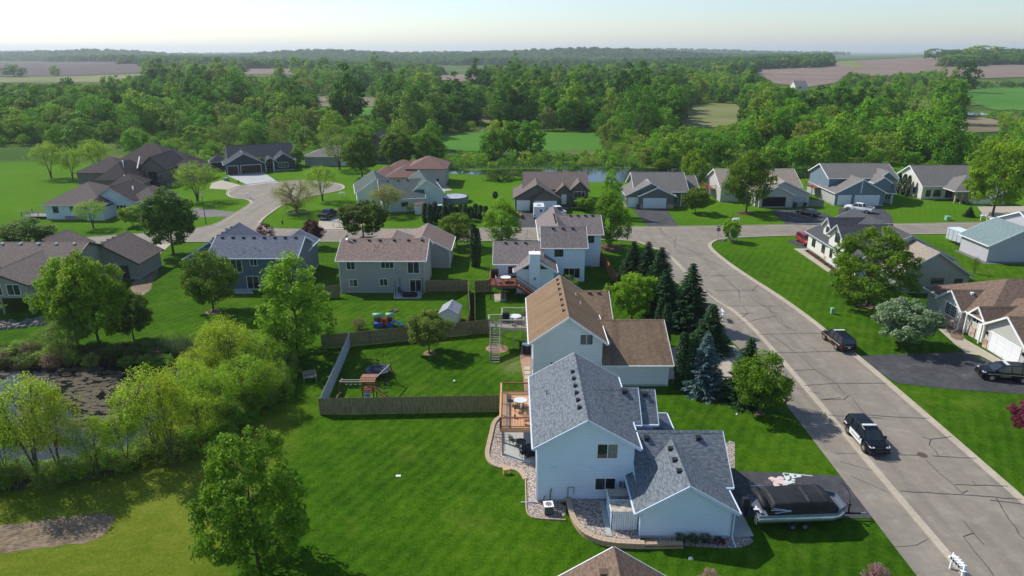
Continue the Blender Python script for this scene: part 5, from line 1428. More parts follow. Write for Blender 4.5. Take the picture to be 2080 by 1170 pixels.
def chair(x, y, z, rz, mat='dark_trim', s=1.0, label='', group=None, w=.5):
    r = empty('chair', (x, y, z), rz, label, 'chair', group); r.scale = (s, s, s)
    m = MB(); m.box(-.24, .24, -.22, .24, .40, .45); m.build('seat', M[mat], r)
    m = MB(); m.beam((-.22, .24, .42), (-.22, .32, 1.0), .035); m.beam((.22, .24, .42), (.22, .32, 1.0), .035)
    for k in range(5): m.beam((-.22, .25 + k * .016, .52 + k * .11), (.22, .25 + k * .016, .52 + k * .11), .03, .05)
    m.build('backrest', M[mat], r)
    for a, b in ((-.21, -.2), (.21, -.2), (-.21, .22), (.21, .22)):
        m = MB(); m.beam((a, b, 0), (a, b, .41), .035); m.build('leg', M[mat], r)
    for a in (-.26, .26):
        m = MB(); m.beam((a, -.2, .64), (a, .26, .64), .04, .03); m.beam((a, -.19, .4), (a, -.19, .64), .03); m.build('armrest', M[mat], r)
    return r
def round_table(x, y, z, r_, mat='pad', leg='dark_trim', label='', h=.72, b=None, cat='table'):
    r = empty('round_table', (x, y, z), 0, label, cat)
    m = MB(); m.cyl(0, 0, h - .035, h, r_, 24); t = m.build('tabletop', M[mat], r); t.scale = (1, b or 1, 1)
    m = MB(); m.cyl(0, 0, h - .05, h - .036, r_ + .03, 24); t = m.build('rim', M[leg], r); t.scale = (1, b or 1, 1)
    for a in range(4):
        m = MB(); c_, s_ = math.cos(a * 1.57 + .78), math.sin(a * 1.57 + .78); m.beam((c_ * r_ * .7, s_ * r_ * .7 * (b or 1), 0), (c_ * r_ * .5, s_ * r_ * .5 * (b or 1), h - .04), .04); m.build('leg', M[leg], r)
    return r
round_table(0.75, 54.6, ZD, .62, 'chalk_w', label='oval glass topped table on the cedar deck', b=.85)
chair(.45, 53.75, ZD, 3.3, label='dark metal chair in front of the glass table on the cedar deck, left one')
chair(1.15, 53.7, ZD, 3.0, label='dark metal chair in front of the glass table on the cedar deck, right one')
chair(-.1, 55.0, ZD, 1.3, label='dark metal chair left of the glass table on the cedar deck')
m = MB(); m.tube([(0, 0, .02), (.02, 0, .3), (-.05, .05, .38)], [.12, .08, .05], 8); m.build('x', M['deck_dark'], None)
o = bpy.data.objects['x']; o.name = 'plant_pot'; o.location = (.25, 52.6, ZD); tag(o, 'small brown ornament standing on the open floor of the cedar deck', 'ornament')
r = empty('bench', (1.5, 51.5, ZD), 0, 'low brown bench behind the front rail of the cedar deck', 'bench')
m = MB(); m.box(-.45, .35, -.15, .2, .38, .44); m.build('seat', M['deck_dark'], r)
for a in (-.38, .28): m = MB(); m.box(a - .03, a + .03, -.13, .18, 0, .38); m.build('leg', M['deck_dark'], r)

# gravel beds, patio, edging and the retaining wall round A
bed = smooth_closed([(1.95, 57.6), (-1.6, 57.8), (-1.95, 53.5), (-2.15, 50.8), (-1.4, 49.5), (0.2, 49.15), (0.85, 48.7), (1.25, 47.6), (1.2, 45.0), (1.2, 42.9), (2.4, 42.6), (4.0, 42.55), (4.2, 44.55), (2.05, 44.6)], 1)
sheet('gravel_bed', bed, 0.02, M['gravel'])
sheet('patio', [(-.7, 56.5), (-.55, 50.9), (.7, 49.9), (1.98, 49.9), (1.98, 56.5)], 0.03, M['pad'], thick=.05)
def edging(line, name, mat, w=.28, hgt=.12, ln=.32, host=None, z=0.0, gap=.012, label=None, cat=None):
    """kerb of separate stones along a line"""
    pts = smooth_line(line, 2); root = host or empty(name, (pts[0][0], pts[0][1], 0), 0, label, cat)
    d = [0]
    for a, b in zip(pts[:-1], pts[1:]): d.append(d[-1] + math.hypot(b[0] - a[0], b[1] - a[1]))
    n = int(d[-1] / ln); xs = [p[0] for p in pts]; ys = [p[1] for p in pts]
    q = [(float(np.interp(d[-1] * i / n, d, xs)), float(np.interp(d[-1] * i / n, d, ys))) for i in range(n + 1)]
    me = None
    for i in range(n):
        a, b = q[i], q[i + 1]; L_ = math.hypot(b[0] - a[0], b[1] - a[1])
        if me is None:
            m = MB(); m.box(-ln / 2 + gap, ln / 2 - gap, -w / 2, w / 2, 0, hgt); o = m.build('stone', M[mat], root); me = o.data
        else: o = bpy.data.objects.new('stone', me); COL.objects.link(o); o.parent = root
        o.location = ((a[0] + b[0]) / 2 - root.location.x, (a[1] + b[1]) / 2 - root.location.y, z + random.Random(i).uniform(-.01, .01)); o.rotation_euler = (0, 0, math.atan2(b[1] - a[1], b[0] - a[0])); o.scale = (L_ / ln * 1.03, 1, 1)
    return root
edging([(1.4, 57.9), (-1.6, 57.9), (-2.0, 53.5), (-2.25, 50.8), (-1.5, 49.35), (0.2, 49.0), (0.8, 48.5), (1.1, 47.5)], 'stone_edging', 'edging', .38, .14, .36, label='tan stone edging curving round the gravel bed beneath the cedar deck', cat='edging')
edging([(1.1, 47.5), (1.08, 45.0), (1.1, 42.75), (2.4, 42.5), (4.0, 42.4)], 'thin_edging', 'edging', .10, .10, .4, label='thin pale edging of the gravel strip round the air conditioner', cat='edging')
bed2 = [(4.5, 44.55), (4.55, 42.9), (4.95, 41.5), (5.7, 40.5), (7.0, 39.9), (9.1, 39.75), (9.1, 44.55)]
sheet('gravel_bed', bed2, 0.30, M['gravel'])
wl = [(4.35, 45.1), (4.35, 43.1), (4.75, 41.3), (5.55, 40.15), (6.9, 39.55), (9.3, 39.4), (12.0, 39.5)]
wall = empty('retaining_wall', (4.35, 43.1, 0), 0, 'curved tan block retaining wall holding the gravel beside the light blue garage', 'retaining wall')
for c_ in range(3): edging([(x + .02 * (2 - c_), y) for x, y in wl[: 7 - c_ % 2]], 'course', 'block', .28, .14, .38 + .013 * c_, host=wall, z=-.02 + c_ * .145)
edging(wl[:6], 'cap', 'edging', .40, .07, .33, host=wall, z=.42)
sheet('gravel_bed', smooth_closed([(9.2, 40.4), (9.3, 39.75), (12, 39.6), (15.5, 39.3), (16.6, 39.6), (17.3, 40.1), (17.0, 40.7), (15.6, 40.45)], 1), 0.024, M['gravel'])
sheet('pad', [(15.62, 40.5), (17.4, 40.6), (17.35, 43.3), (16.1, 43.3), (15.62, 43.2)], 0.03, M['pad'], thick=.06)
sheet('gravel_bed', [(16.4, 50.0), (19.5, 53.4), (19.9, 53.1), (18.7, 49.2), (17.9, 48.8), (16.4, 48.9)], 0.022, M['gravel'])
sheet('slab', [(6.7, 44.3), (7.1, 44.3), (7.15, 40.2), (6.75, 40.3)], 0.31, M['pad'], thick=.04)
sheet('driveway', [(16.1, 48.95), (27.2, 48.0), (27.5, 44.0), (26.85, 42.6), (17.2, 42.8), (16.1, 43.25)], 0.028, M['drive'])
x0_, y0_ = at(1590, 975)
m = MB()
for (x, y, r) in ragged(A((1563, 972), (1585, 970), (1600, 978), (1592, 990), (1575, 988)), 26, 3, .1, .32): m.face([(x + r * math.cos(t) * random.Random(t * 9 + x).uniform(.6, 1), y + r * math.sin(t) * .8, 0) for t in np.linspace(0, 5.6, 8)])
o = m.build('chalk_drawing', M['chalk_p'], kind='stuff', label='pale pink half of the chalk drawing on the dark driveway beside the boat'); 
for k, f in enumerate(o.data.polygons): pass
o.data.vertices.foreach_set('co', np.array([(v.co.x, v.co.y, .034 + (i // 8) * .0006) for i, v in enumerate(o.data.vertices)]).ravel())
m = MB()
for (x, y, r) in ragged(A((1590, 970), (1608, 964), (1624, 966), (1612, 982), (1596, 984)), 26, 4, .1, .28): m.face([(x + r * math.cos(t) * random.Random(t * 9 + x).uniform(.6, 1), y + r * math.sin(t) * .8, 0) for t in np.linspace(0, 5.6, 8)])
for a, b in (((1590, 963), (1600, 975)), ((1608, 972), (1626, 969)), ((1590, 962), (1650, 968))):
    (ax, ay), (bx_, by_) = at(*a), at(*b); dx, dy = bx_ - ax, by_ - ay; L_ = math.hypot(dx, dy); nx, ny = -dy / L_ * .05, dx / L_ * .05
    m.face([(ax + nx, ay + ny, 0), (bx_ + nx, by_ + ny, 0), (bx_ - nx, by_ - ny, 0), (ax - nx, ay - ny, 0)])
o = m.build('chalk_drawing', M['chalk_w'], kind='stuff', label='white half of the chalk drawing on the dark driveway, with thin arms')
zz = []; 
for f in o.data.polygons:
    for vi in f.vertices: zz.append((vi, .050 + f.index * .0006))
for vi, z in zz: o.data.vertices[vi].co.z = z

# lattice box beside the garage
r = empty('bin_enclosure', (8.1, 42.1, 0), 0, 'pale blue board enclosure with a weathered flat top against the light blue garage', 'enclosure')
with Local(r) as q:
    for i in range(11): m = MB(); m.box(7.22 + i * .166, 7.36 + i * .166, 40.92, 40.96, .3, 1.85); m.build('slat', M['white'] if i % 2 else S['lblue'], q)
    m = MB(); m.box(7.15, 9.05, 40.97, 41.02, .3, 1.8); m.build('backing', M['dark_trim'], q)
    m = MB(); m.box(7.15, 7.2, 40.97, 43.6, .3, 1.85); m.build('side_panel', S['lblue'], q)
    m = MB(); m.box(7.1, 9.05, 40.9, 42.2, 1.86, 1.91); m.build('top_panel', plain('weathered_white_board', (0.40, 0.36, 0.30), .8, var=.55, scale=2.2), q)
    m = MB(); m.box(7.1, 9.05, 42.75, 43.6, 1.86, 1.91); m.build('top_panel', M['deck_pale'], q)
    m = MB(); m.box(7.1, 9.05, 40.87, 40.92, 1.78, 1.86); m.box(7.08, 7.14, 40.9, 43.6, 1.80, 1.94); m.box(7.14, 9.05, 42.2, 42.26, 1.82, 1.95); m.build('frame', M['white'], q)
# air conditioner
r = empty('air_conditioner', (2.75, 43.3, 0.02), .1, 'square air conditioner with a white top standing on gravel by the light blue house', 'air conditioner')
m = MB(); m.box(-.33, .33, -.33, .33, .05, .72); m.build('cabinet', M['black'], r)
for k in range(9): m = MB(); m.box(-.34, .34, -.34, .34, .10 + k * .07, .125 + k * .07); m.build('louvre', M['dull_metal'], r)
m = MB(); m.box(-.37, .37, -.37, .37, .72, .77); m.build('top_panel', M['white'], r)
m = MB(); m.cyl(0, 0, .765, .79, .24, 16); m.build('fan_grille', M['dull_metal'], r)
m = MB(); m.tube([(-.3, .3, .3), (-.2, 1.15, .35), (-.1, 1.2, .6)], .035, 5); m.build('hose', M['black'], r)
# furniture beneath the deck
round_table(.75, 52.1, .08, .45, 'dark_trim', label='dark patio table on the concrete under the cedar deck')
chair(.1, 52.7, .08, 2.4, label='dark wire chair beneath the cedar deck, nearest to the table')
chair(1.0, 50.6, .08, .4, 'black', 1.15, label='black cushioned chair on the patio beneath the deck, in front')
chair(1.2, 51.4, .08, 1.2, 'blue_pl', 1.0, label='dark blue folding chair on the patio beneath the deck')
r = empty('grill', (1.55, 51.0, .08), .3, 'black covered grill against the light blue house below the deck', 'grill')
m = MB(); m.frustum(0, 0, 0, .85, .36, .30, .34, .28); m.build('body', M['black'], r)
m = MB(); m.tube([(-.34, 0, .85), (.34, 0, .85)], .27, 10); m.build('lid', M['black'], r)
m = MB(); m.box(.36, .62, -.2, .2, .80, .84); m.build('shelf', M['dark_trim'], r)
for (x, y) in ((-1.1, 53.4), (-.35, 53.5)):
    r = empty('hanging_basket', (x, y, .02), 0, 'wire ring plant stand on the gravel under the deck, %s one' % ('outer' if x < -1 else 'inner'), 'plant stand')
    m = MB()
    for k in range(20): m.beam((.3 * math.cos(k * .314), .3 * math.sin(k * .314), .45), (.3 * math.cos(k * .314 + .314), .3 * math.sin(k * .314 + .314), .45), .03)
    for k in range(4): m.beam((.3 * math.cos(k * 1.57), .3 * math.sin(k * 1.57), 0), (.3 * math.cos(k * 1.57), .3 * math.sin(k * 1.57), .46), .025)
    m.build('ring', M['dark_trim'], r)
r = empty('step_stool', (-.45, 48.35, 0), .2, 'small tan plank bench at the edge of the gravel bed on the lawn', 'bench')
m = MB(); m.box(-.3, .3, -.12, .02, .42, .46); m.build('plank', M['deck'], r); m = MB(); m.box(-.3, .3, .04, .18, .42, .46); m.build('plank', M['deck'], r)
for a in (-.24, .24): m = MB(); m.box(a - .03, a + .03, -.1, .15, 0, .42); m.build('leg', M['deck'], r)
for k, x in enumerate((12.0, 12.9, 13.7)):
    tree('wispy', x, 39.95, .75, 1.0, 'cedar', ['dark grassy clump by the blue garage wall, left of three', 'dark grassy clump by the blue garage wall, middle of three', 'dark grassy clump by the blue garage wall, right of three'][k], 'plant', name='plant', var=k)
tree('shrub', 14.7, 39.9, .5, .9, 'purple', 'dark reddish low plant in the bed by the blue garage wall', 'plant', name='plant', var=0)

# ---- U: brown roof at the bottom edge
h = House('brown hip roofed house cut off by the bottom edge of the picture', (6.0, 26), wall='tan', roof='choc', trim='white')
h.block(2.0, 10.0, 20, 32.6, 2.6, 5.3, 'y', oh=.4); h.vents([(5.2, 31.4)], 'brown_trim', .25)

# ---- B: tan house with brown roof
h = House('tan two storey house with a streaked brown roof, behind the light blue house', (6, 70), wall='tan', roof='brown', trim='white')
h.block(2.2, 9.3, 64.3, 77.0, 5.1, 7.65, 'y', oh=.5)
h.vents([(5.35, y) for y in (66.3, 67.9, 69.6, 71.3, 73.1, 74.8, 76.4)], 'brown_trim', .17); h.pipe(7.6, 71.2, .3, 'white'); h.pipe(7.3, 73.5, .3, 'white')
h.window('S', 64.3, 7.0, 4.6, 1.25, 1.1, 2); h.window('S', 64.3, 4.0, 1.5, 1.5, 1.1, 2); h.window('W', 2.2, 66, 1.0, 1.2, 1.2, 2)
h.block(9.25, 16.2, 64.0, 75.0, 2.6, 5.15, 'x', roof='brown2', oh=.42, rakes=(0, 1)); h.dish(10.0, 65.8, 4.2)
h.block(6.0, 10.9, 71.6, 79.6, 4.6, 6.35, 'x', roof='brown2', rakes=(0, 1), z0=0); h.vents([(9.0, 75.2), (10.1, 75.2)], 'brown_trim', .2)
h.box(2.17, 2.3, 64.25, 64.36, .2, 4.9, 'white', 'corner_board'); h.box(16.1, 16.24, 63.95, 64.06, .1, 2.5, 'white', 'corner_board')
h.garage('E', 16.2, 66, 5.2); h.box(2.12, 2.2, 63.9 + .5, 70, 4.6, 4.75, 'white', 'frieze')
m = MB(); m.tube([(2.05, 64.35, 4.9), (2.05, 64.35, .2), (1.7, 64.2, .08)], .06, 4); h.add(m, 'downspout', M['white'])
sheet('driveway', [(16.3, 73.8), (26.4, 74.4), (27.0, 66.5), (25.5, 65.4), (16.3, 65.6)], 0.026, M['concrete'])
sheet('stone_bed', [(2.15, 76), (1.2, 75.5), (.9, 71), (1.2, 66), (1.35, 58.2), (2.15, 58.2)], 0.02, M['pinkrock'])
for k in range(3): sheet('stepping_slab', [(1.35, 68.6 - k * 1.1), (2.0, 68.6 - k * 1.1), (2.0, 67.7 - k * 1.1), (1.35, 67.7 - k * 1.1)], 0.03, M['concrete'], thick=.04)
# deck of B
d = empty('deck', (0, 75, 0), 0, 'weathered raised deck with a long stair beside the brown roofed house', 'deck')
with Local(d) as q:
    ZD = 2.75
    planks(q, -1.2, 2.15, 73.3, 77.2, ZD, 'deck_pale', along='x')
    for b_ in ((-1.25, 2.15, 73.2, 73.3), (-1.25, 2.15, 77.2, 77.3), (-1.3, -1.2, 73.2, 77.3)): m = MB(); m.box(b_[0], b_[1], b_[2], b_[3], ZD - .3, ZD); m.build('rim_board', M['deck_pale'], q)
    railing(q, [(2.1, 73.25), (-1.2, 73.25)], ZD, 'deck_pale', cap='deck_pale'); railing(q, [(-1.2, 74.9), (-1.2, 77.25)], ZD, 'deck_pale', cap='deck_pale'); railing(q, [(-1.2, 77.25), (1.6, 77.25)], ZD, 'deck_pale', cap='deck_pale')
    for x, y in ((-1.1, 73.4), (.2, 73.6), (1.3, 73.6), (-1.1, 77.0), (1.3, 77.0), (-2.6, 74.9)): m = MB(); m.beam((x, y, 0), (x, y, ZD - .3), .13); m.build('support_post', M['deck_pale'], q)
    planks(q, -2.7, -1.25, 73.6, 75.0, ZD - .02, 'deck_grey', along='x'); railing(q, [(-2.7, 73.6), (-2.7, 75.0), (-1.25, 75.0)], ZD - .02, 'deck_pale', cap='deck_pale')
    stairs(q, -1.95, 73.6, ZD, (0, -1), 14, .27, .195, 1.1, 'deck_grey', 'deck_pale')
sheet('mulch_ring', smooth_closed([(-3.2, 73.4), (-2.9, 74.4), (-1.6, 74.8), (-.5, 74.1), (-.4, 72.9), (-1.3, 72.2), (-2.6, 72.4)], 2), 0.018, M['pinkrock'])
round_table(.4, 75.2, 2.75, .7, 'chalk_w', label='white table on the weathered deck by the brown roofed house')
chair(-.1, 74.3, 2.75, 2.9, label='dark chair left of the white table on the weathered deck'); chair(.9, 74.4, 2.75, 3.4, label='dark chair right of the white table on the weathered deck'); chair(1.3, 76.2, 2.75, 5.0, 'black', label='black chair near the house wall on the weathered deck')
r = empty('grill', (-.75, 75.4, 2.75), .2, 'dark domed grill on the left of the weathered deck', 'grill')
m = MB(); m.frustum(0, 0, 0, .8, .4, .3, .4, .3); m.build('body', M['black'], r); m = MB(); m.tube([(-.4, 0, .82), (.4, 0, .82)], .28, 10); m.build('lid', M['tramp'], r)
r = empty('water_barrel', (1.7, 72.2, 0), 0, 'large dark bin with a pale blue lid against the tan house', 'bin')
m = MB(); m.cyl(0, 0, 0, 1.15, .42, 14, .5); m.build('body', M['black'], r); m = MB(); m.cyl(0, 0, 1.15, 1.25, .54, 14, .5); m.build('lid', M['blue_bin'], r)

# ---- C: white house with the chimney
h = House('white multi gabled house with mottled grey roofs and a boxed chimney', (6, 100), wall='white', roof='mottled', trim='white')
h.block(4.7, 10.9, 98.0, 104.6, 5.55, 7.7, 'x', oh=.4); h.vents([(6.2, 100.9), (7.7, 100.9), (9.2, 100.9)], 'black', .2)
h.window('S', 98.0, 6.4, 4.1, 1.2, 1.1, 2, 'dark_trim'); h.window('S', 98.0, 7.8, .7, 2.4, 1.5, 3, 'white')
h.block(4.6, 9.7, 103, 116, 5.5, 7.5, 'y', oh=.45); h.vents([(6.95, 105 + k * 1.15) for k in range(6)], 'black', .17); h.pipe(5.6, 106.5)
h.block(7.0, 14.2, 105.8, 114.6, 5.5, 7.45, 'x', oh=.42, rakes=(0, 1)); h.vents([(9.6, 109.9), (10.8, 109.9), (12.0, 109.9), (13.2, 109.9)], 'black', .2)
h.window('S', 105.8, 11.9, 4.1, 1.2, 1.1, 2, 'dark_trim'); h.door('S', 105.8, 12.9, 1.0)
h.block(-2.4, 4.7, 95.0, 103.6, 3.9, 5.9, 'x', oh=.4, rakes=(1, 0)); h.vents([(-1.0, 98.9), (.5, 98.9), (2.0, 98.9)], 'black', .2)
h.window('S', 95.0, -.5, 2.35, .9, 1.0, 2, 'dark_trim')
h.block(.7, 6.0, 92.8, 99.5, 3.55, 5.2, 'y', oh=.5, rakes=(1, 0))
m = MB(); m.box(2.45, 3.95, 92.1, 93.6, .1, 6.0); h.add(m, 'chimney', S['white']); h.box(2.38, 4.02, 92.03, 93.67, 6.0, 6.12, 'white', 'chimney_cap'); h.box(3.1, 3.4, 92.03, 92.1, 2.3, 2.7, 'dull_metal', 'wall_vent')
for x0_, x1_ in ((1.3, 2.35), (4.05, 5.2)):
    m = MB()
    zA = 3.75 + (.35 if x0_ < 2 else 0)
    m.face([(x0_, 92.77, 3.7), (x1_, 92.77, 3.7), (x1_ if x0_ < 2 else x0_, 92.77, 4.35)]); h.add(m, 'gable_window', M['glass'])
h.box(8.7, 9.3, 97.4, 97.98, .5, 1.1, 'dull_metal', 'meter_box')
d = empty('deck', (-1.2, 92, 0), 0, 'red brown raised deck with a stair behind the white house', 'deck')
with Local(d) as q:
    ZD = 2.1
    planks(q, -3.1, .6, 90.4, 94.9, ZD, 'deck_red', along='x')
    for b_ in ((-3.15, .65, 90.3, 90.4), (-3.2, -3.1, 90.3, 94.9)): m = MB(); m.box(b_[0], b_[1], b_[2], b_[3], ZD - .3, ZD); m.build('rim_board', M['deck_red'], q)
    railing(q, [(.6, 90.35), (-3.1, 90.35), (-3.1, 94.9)], ZD, 'deck_red', cap='deck_red', step=.2)
    for x, y in ((-3.0, 90.5), (-1.2, 90.5), (.5, 90.5)): m = MB(); m.beam((x, y, 0), (x, y, ZD - .3), .13); m.build('support_post', M['dark_trim'], q)
    stairs(q, .65, 91.1, ZD, (1, -.25), 10, .32, .205, 1.1, 'deck_red')
r = empty('grill', (-2.5, 94.0, 2.1), 0, 'large black domed grill in the corner of the red brown deck', 'grill')
m = MB(); m.tube([(-.55, 0, .9), (.55, 0, .9)], .42, 12); m.build('lid', M['black'], r); m = MB(); m.frustum(0, 0, 0, .85, .5, .35, .5, .35); m.build('body', M['black'], r)
round_table(-.9, 91.9, 2.1, .75, 'chalk_w', label='white topped table on the red brown deck'); chair(-2.0, 91.6, 2.1, 1.5, 'white', label='white chair left of the table on the red brown deck')
sheet('patio', A((1003, 595), (1028, 595), (1028, 612), (1005, 613)), .02, M['concrete'])

# ---- D: grey house with mottled rusty roof
h = House('grey two storey house with a mottled rusty roof and a small patio behind', (-18, 98), wall='greytan', roof='mott2', trim='white')
h.block(-24.7, -12.6, 93.2, 101.8, 4.95, 6.85, 'x', oh=.42)
h.vents([(x, 97.0) for x in (-23.2, -21.0, -19.4, -17.3, -15.2, -13.2)], 'black', .2); h.pipe(-20.1, 94.9, .35, 'white'); h.pipe(-19.8, 95.6, .35); h.dish(-24.2, 97.0, 7.3, .4, 'dull_metal')
h.window('S', 93.2, -23.6, 3.55, 1.15, 1.2, 2); h.window('S', 93.2, -18.7, 3.75, 1.8, 1.15, 3); h.window('S', 93.2, -14.9, 3.0, 1.6, 1.7, 2)
h.window('S', 93.2, -23.4, 1.0, 1.1, 1.0, 2, pane=['curtain', 'glass']); h.window('S', 93.2, -19.0, 1.1, 1.05, 1.0, 2); h.window('S', 93.2, -14.7, .15, 1.6, 1.8, 2, name='patio_door')
h.block(-18.4, -10.1, 105.3, 113, 3.1, 5.25, 'y', oh=.4); h.block(-24, -13.5, 100, 108, 3.6, 5.4, 'y', oh=.3)
h.box(-24.76, -24.66, 93.14, 93.24, .2, 4.7, 'white', 'corner_board'); h.spout(-10.0, 105.3, 3.0, (0, -1), 'white', .2)
sheet('patio', A((800, 607), (855, 607), (862, 590), (800, 590)), .02, M['pad'], thick=.06)
# ---- E
h = House('slate blue split level house with blue grey roof and a side garage', (-38, 99), wall='slate', roof='bluegrey', trim='trim_blue')
h.block(-43.6, -31.2, 94.4, 102.8, 5.0, 6.9, 'x', oh=.42)
h.vents([(-43.0 + k * 1.55, 98.2) for k in range(8)], 'black', .2); h.pipe(-37.6, 96.0, .3); h.pipe(-36.8, 95.6, .25); h.pipe(-38.9, 95.2, .35)
h.window('S', 94.4, -40.6, 2.8, 1.5, 1.8, 2); h.window('S', 94.4, -37.8, 3.75, .95, 1.0, 2); h.window('S', 94.4, -38.6, .2, 1.7, 1.9, 2, name='patio_door')
h.block(-50.3, -42.0, 101.0, 112.5, 2.9, 5.5, 'y', oh=.4); h.window('S', 101.0, -49.5, .9, 1.1, 1.0, 2); h.vents([(-46.5, 103 + k * 1.8) for k in range(5)], 'black', .18)
h.block(-37.0, -31.6, 101, 107.0, 4.3, 5.7, 'y', oh=.4)
sheet('patio', A((470, 590), (512, 590), (515, 597), (472, 597)), .02, M['pad'], thick=.06)
# ---- F: long beige walkout
h = House('long beige walkout house with a grey brown roof and deck, at the left edge', (-68, 96), wall='beige', roof='umber', trim='dark_trim')
h.block(-84, -62.2, 91.6, 101.0, 4.7, 6.6, 'x', oh=.5)
h.vents([(-74 + k * 2.6, 95.8) for k in range(5)], 'grey_trim', .2)
h.block(-71.5, -63.5, 84.6, 95, 4.3, 5.9, 'y', oh=.5, z0=2.3, rakes=(1, 0), base=False)
for x in (-71.0, -68.6, -66.2): h.window('S', 84.6, x, 2.75, 1.6, 1.4, 2)
for x, y in ((-71.3, 84.8), (-67.5, 84.8), (-63.7, 84.8)): h.box(x - .1, x + .1, y - .1, y + .1, 0, 2.3, 'deck_pale', 'support_post')
h.block(-67, -57.1, 99.5, 106.5, 2.7, 5.5, 'y', oh=.45); h.vents([(-62.4, 100.6 + k * 1.5) for k in range(4)], 'black', .2); h.door('S', 99.5, -59.6, mat='dark_trim', frame='dark_trim')
h.block(-73, -66, 98, 103.5, 4.8, 6.6, 'y', oh=.4); h.window('S', 91.6, -63.2 - 1.6, 2.9, .9, 1.3, 1)
d = empty('deck', (-61, 90, 0), 0, 'shaded raised deck on tall posts behind the beige walkout house', 'deck')
with Local(d) as q:
    planks(q, -63.3, -58.2, 87.2, 91.5, 2.5, 'deck_red', along='x'); railing(q, [(-63.2, 87.2), (-58.2, 87.2), (-58.2, 91.5)], 2.5, 'deck_red', step=.2)
    for x in (-63.0, -60.6, -58.3): m = MB(); m.beam((x, 87.3, 0), (x, 87.3, 2.4), .15); m.build('support_post', M['deck_pale'], q)
    m = MB(); m.box(-63.3, -58.2, 87.1, 87.2, 2.25, 2.5); m.build('rim_board', M['deck_red'], q)
h2 = h
sheet('soil_patch', wobble(smooth_closed(A((265, 575), (298, 540), (325, 535), (318, 560), (300, 600), (270, 598)), 1), .7, .2, 4), .02, M['soil'])
rk = empty('boulder_wall', (-66, 81.4, 0), 0, 'low wall of dark boulders on the slope behind the beige house', 'boulder wall')
rnd = random.Random(5)
for k in range(60):
    f = k / 60; bx, by = -3 + 105 * f, 664 - 10 * f + rnd.uniform(-7, 6); x, y = at(bx, by); s_ = rnd.uniform(.22, .45)
    m = MB(); n = 7
    top = [(s_ * math.cos(t) * rnd.uniform(.5, .8), s_ * math.sin(t) * rnd.uniform(.5, .8), s_ * rnd.uniform(.7, 1.0)) for t in np.linspace(0, 5.4, n)]
    bot = [(s_ * math.cos(t) * rnd.uniform(.9, 1.2), s_ * math.sin(t) * rnd.uniform(.9, 1.2), 0) for t in np.linspace(0, 5.4, n)]
    m.face(top); 
    for i in range(n): m.face([bot[i], bot[(i + 1) % n], top[(i + 1) % n], top[i]])
    o = m.build('boulder', M['rock'], rk); o.location = (x + 66, y - 81.4, 0)
sheet('driveway', A((298, 498), (320, 492), (352, 492), (303, 535), (297, 532)), .026, M['concrete'])
# ---- G white hipped
h = House('white walled house with grey brown hipped roofs and pale valleys, by the left street', (-88, 144), wall='gwhite', roof='umber', trim='grey_trim')
h.block(-96.5, -84.5, 138.6, 151.5, 3.3, 6.6, 'hip', oh=.5); h.window('S', 138.6, -94.8, 1.5, 1.0, 1.2, 2, 'dark_trim'); h.window('S', 138.6, -91.2, 1.8, .6, .9, 1, 'dark_trim'); h.box(-92.5, -87.0, 138.3, 138.6, .3, .8, 'deck_grey', 'window_well')
h.block(-88.6, -79.6, 141.6, 151.0, 3.2, 6.1, 'y', oh=.5, roof='dkumber'); h.window('S', 141.6, -83.4, .8, 2.2, 1.6, 3, 'white')
h.block(-82.0, -75.5, 143.5, 152.0, 3.0, 5.2, 'hip', oh=.5); h.block(-87.5, -84.0, 137.6, 142, 2.9, 4.3, 'hip', oh=.4, roof='dkumber')
for a, b in (((-84.2, 141.2, 3.05), (-84.2, 147, 6.15)), ((-80.2, 143.0, 3.1), (-82.5, 147.5, 5.4))): h.bar(a, b, .25, 'lens', 'valley_flashing', .04)
d = empty('deck', (-99, 141, 0), 0, 'low pale deck at the left end of the white hipped house', 'deck')
with Local(d) as q:
    planks(q, -102, -96.7, 139.2, 142.5, .55, 'deck_grey', along='x'); railing(q, [(-96.8, 139.2), (-102, 139.2), (-102, 142.5), (-97, 142.5)], .55, 'deck_pale', step=.35)
# ---- H dark hipped
h = House('large dark brown hipped house with a stone entrance tower, behind the white hipped house', (-98, 184), wall='brownh', roof='dkumber', trim='dark_trim')
h.block(-108, -88.5, 180, 197, 3.6, 9.2, 'hip', oh=.6)
h.block(-96, -89.6, 176.5, 188, 4.6, 7.4, 'y', oh=.5); h.box(-95.9, -89.7, 176.35, 176.5, .1, 4.5, 'stone_dark', 'stone_facing'); h.window('S', 176.35, -93.8, .4, 1.9, 3.2, 2, 'dark_trim')
h.block(-102.5, -95.2, 168.5, 181, 3.3, 6.6, 'hip', oh=.5); h.window('S', 168.5, -97.5, .9, 1.5, 1.4, 2, 'white'); h.block(-113.5, -101, 178, 190, 3.3, 6.3, 'hip', oh=.5); h.block(-91, -84, 181, 191, 3.2, 6.0, 'hip', oh=.5)
h.block(-96.5, -90.5, 163.5, 170, 2.8, 4.8, 'hip', oh=.4)
for a, b in (((-95.3, 167.6, 3.2), (-99, 174.5, 6.9)), ((-96.4, 176, 4.6), (-98.5, 182, 6.8))): h.bar(a, b, .3, 'lens', 'valley_flashing', .04)
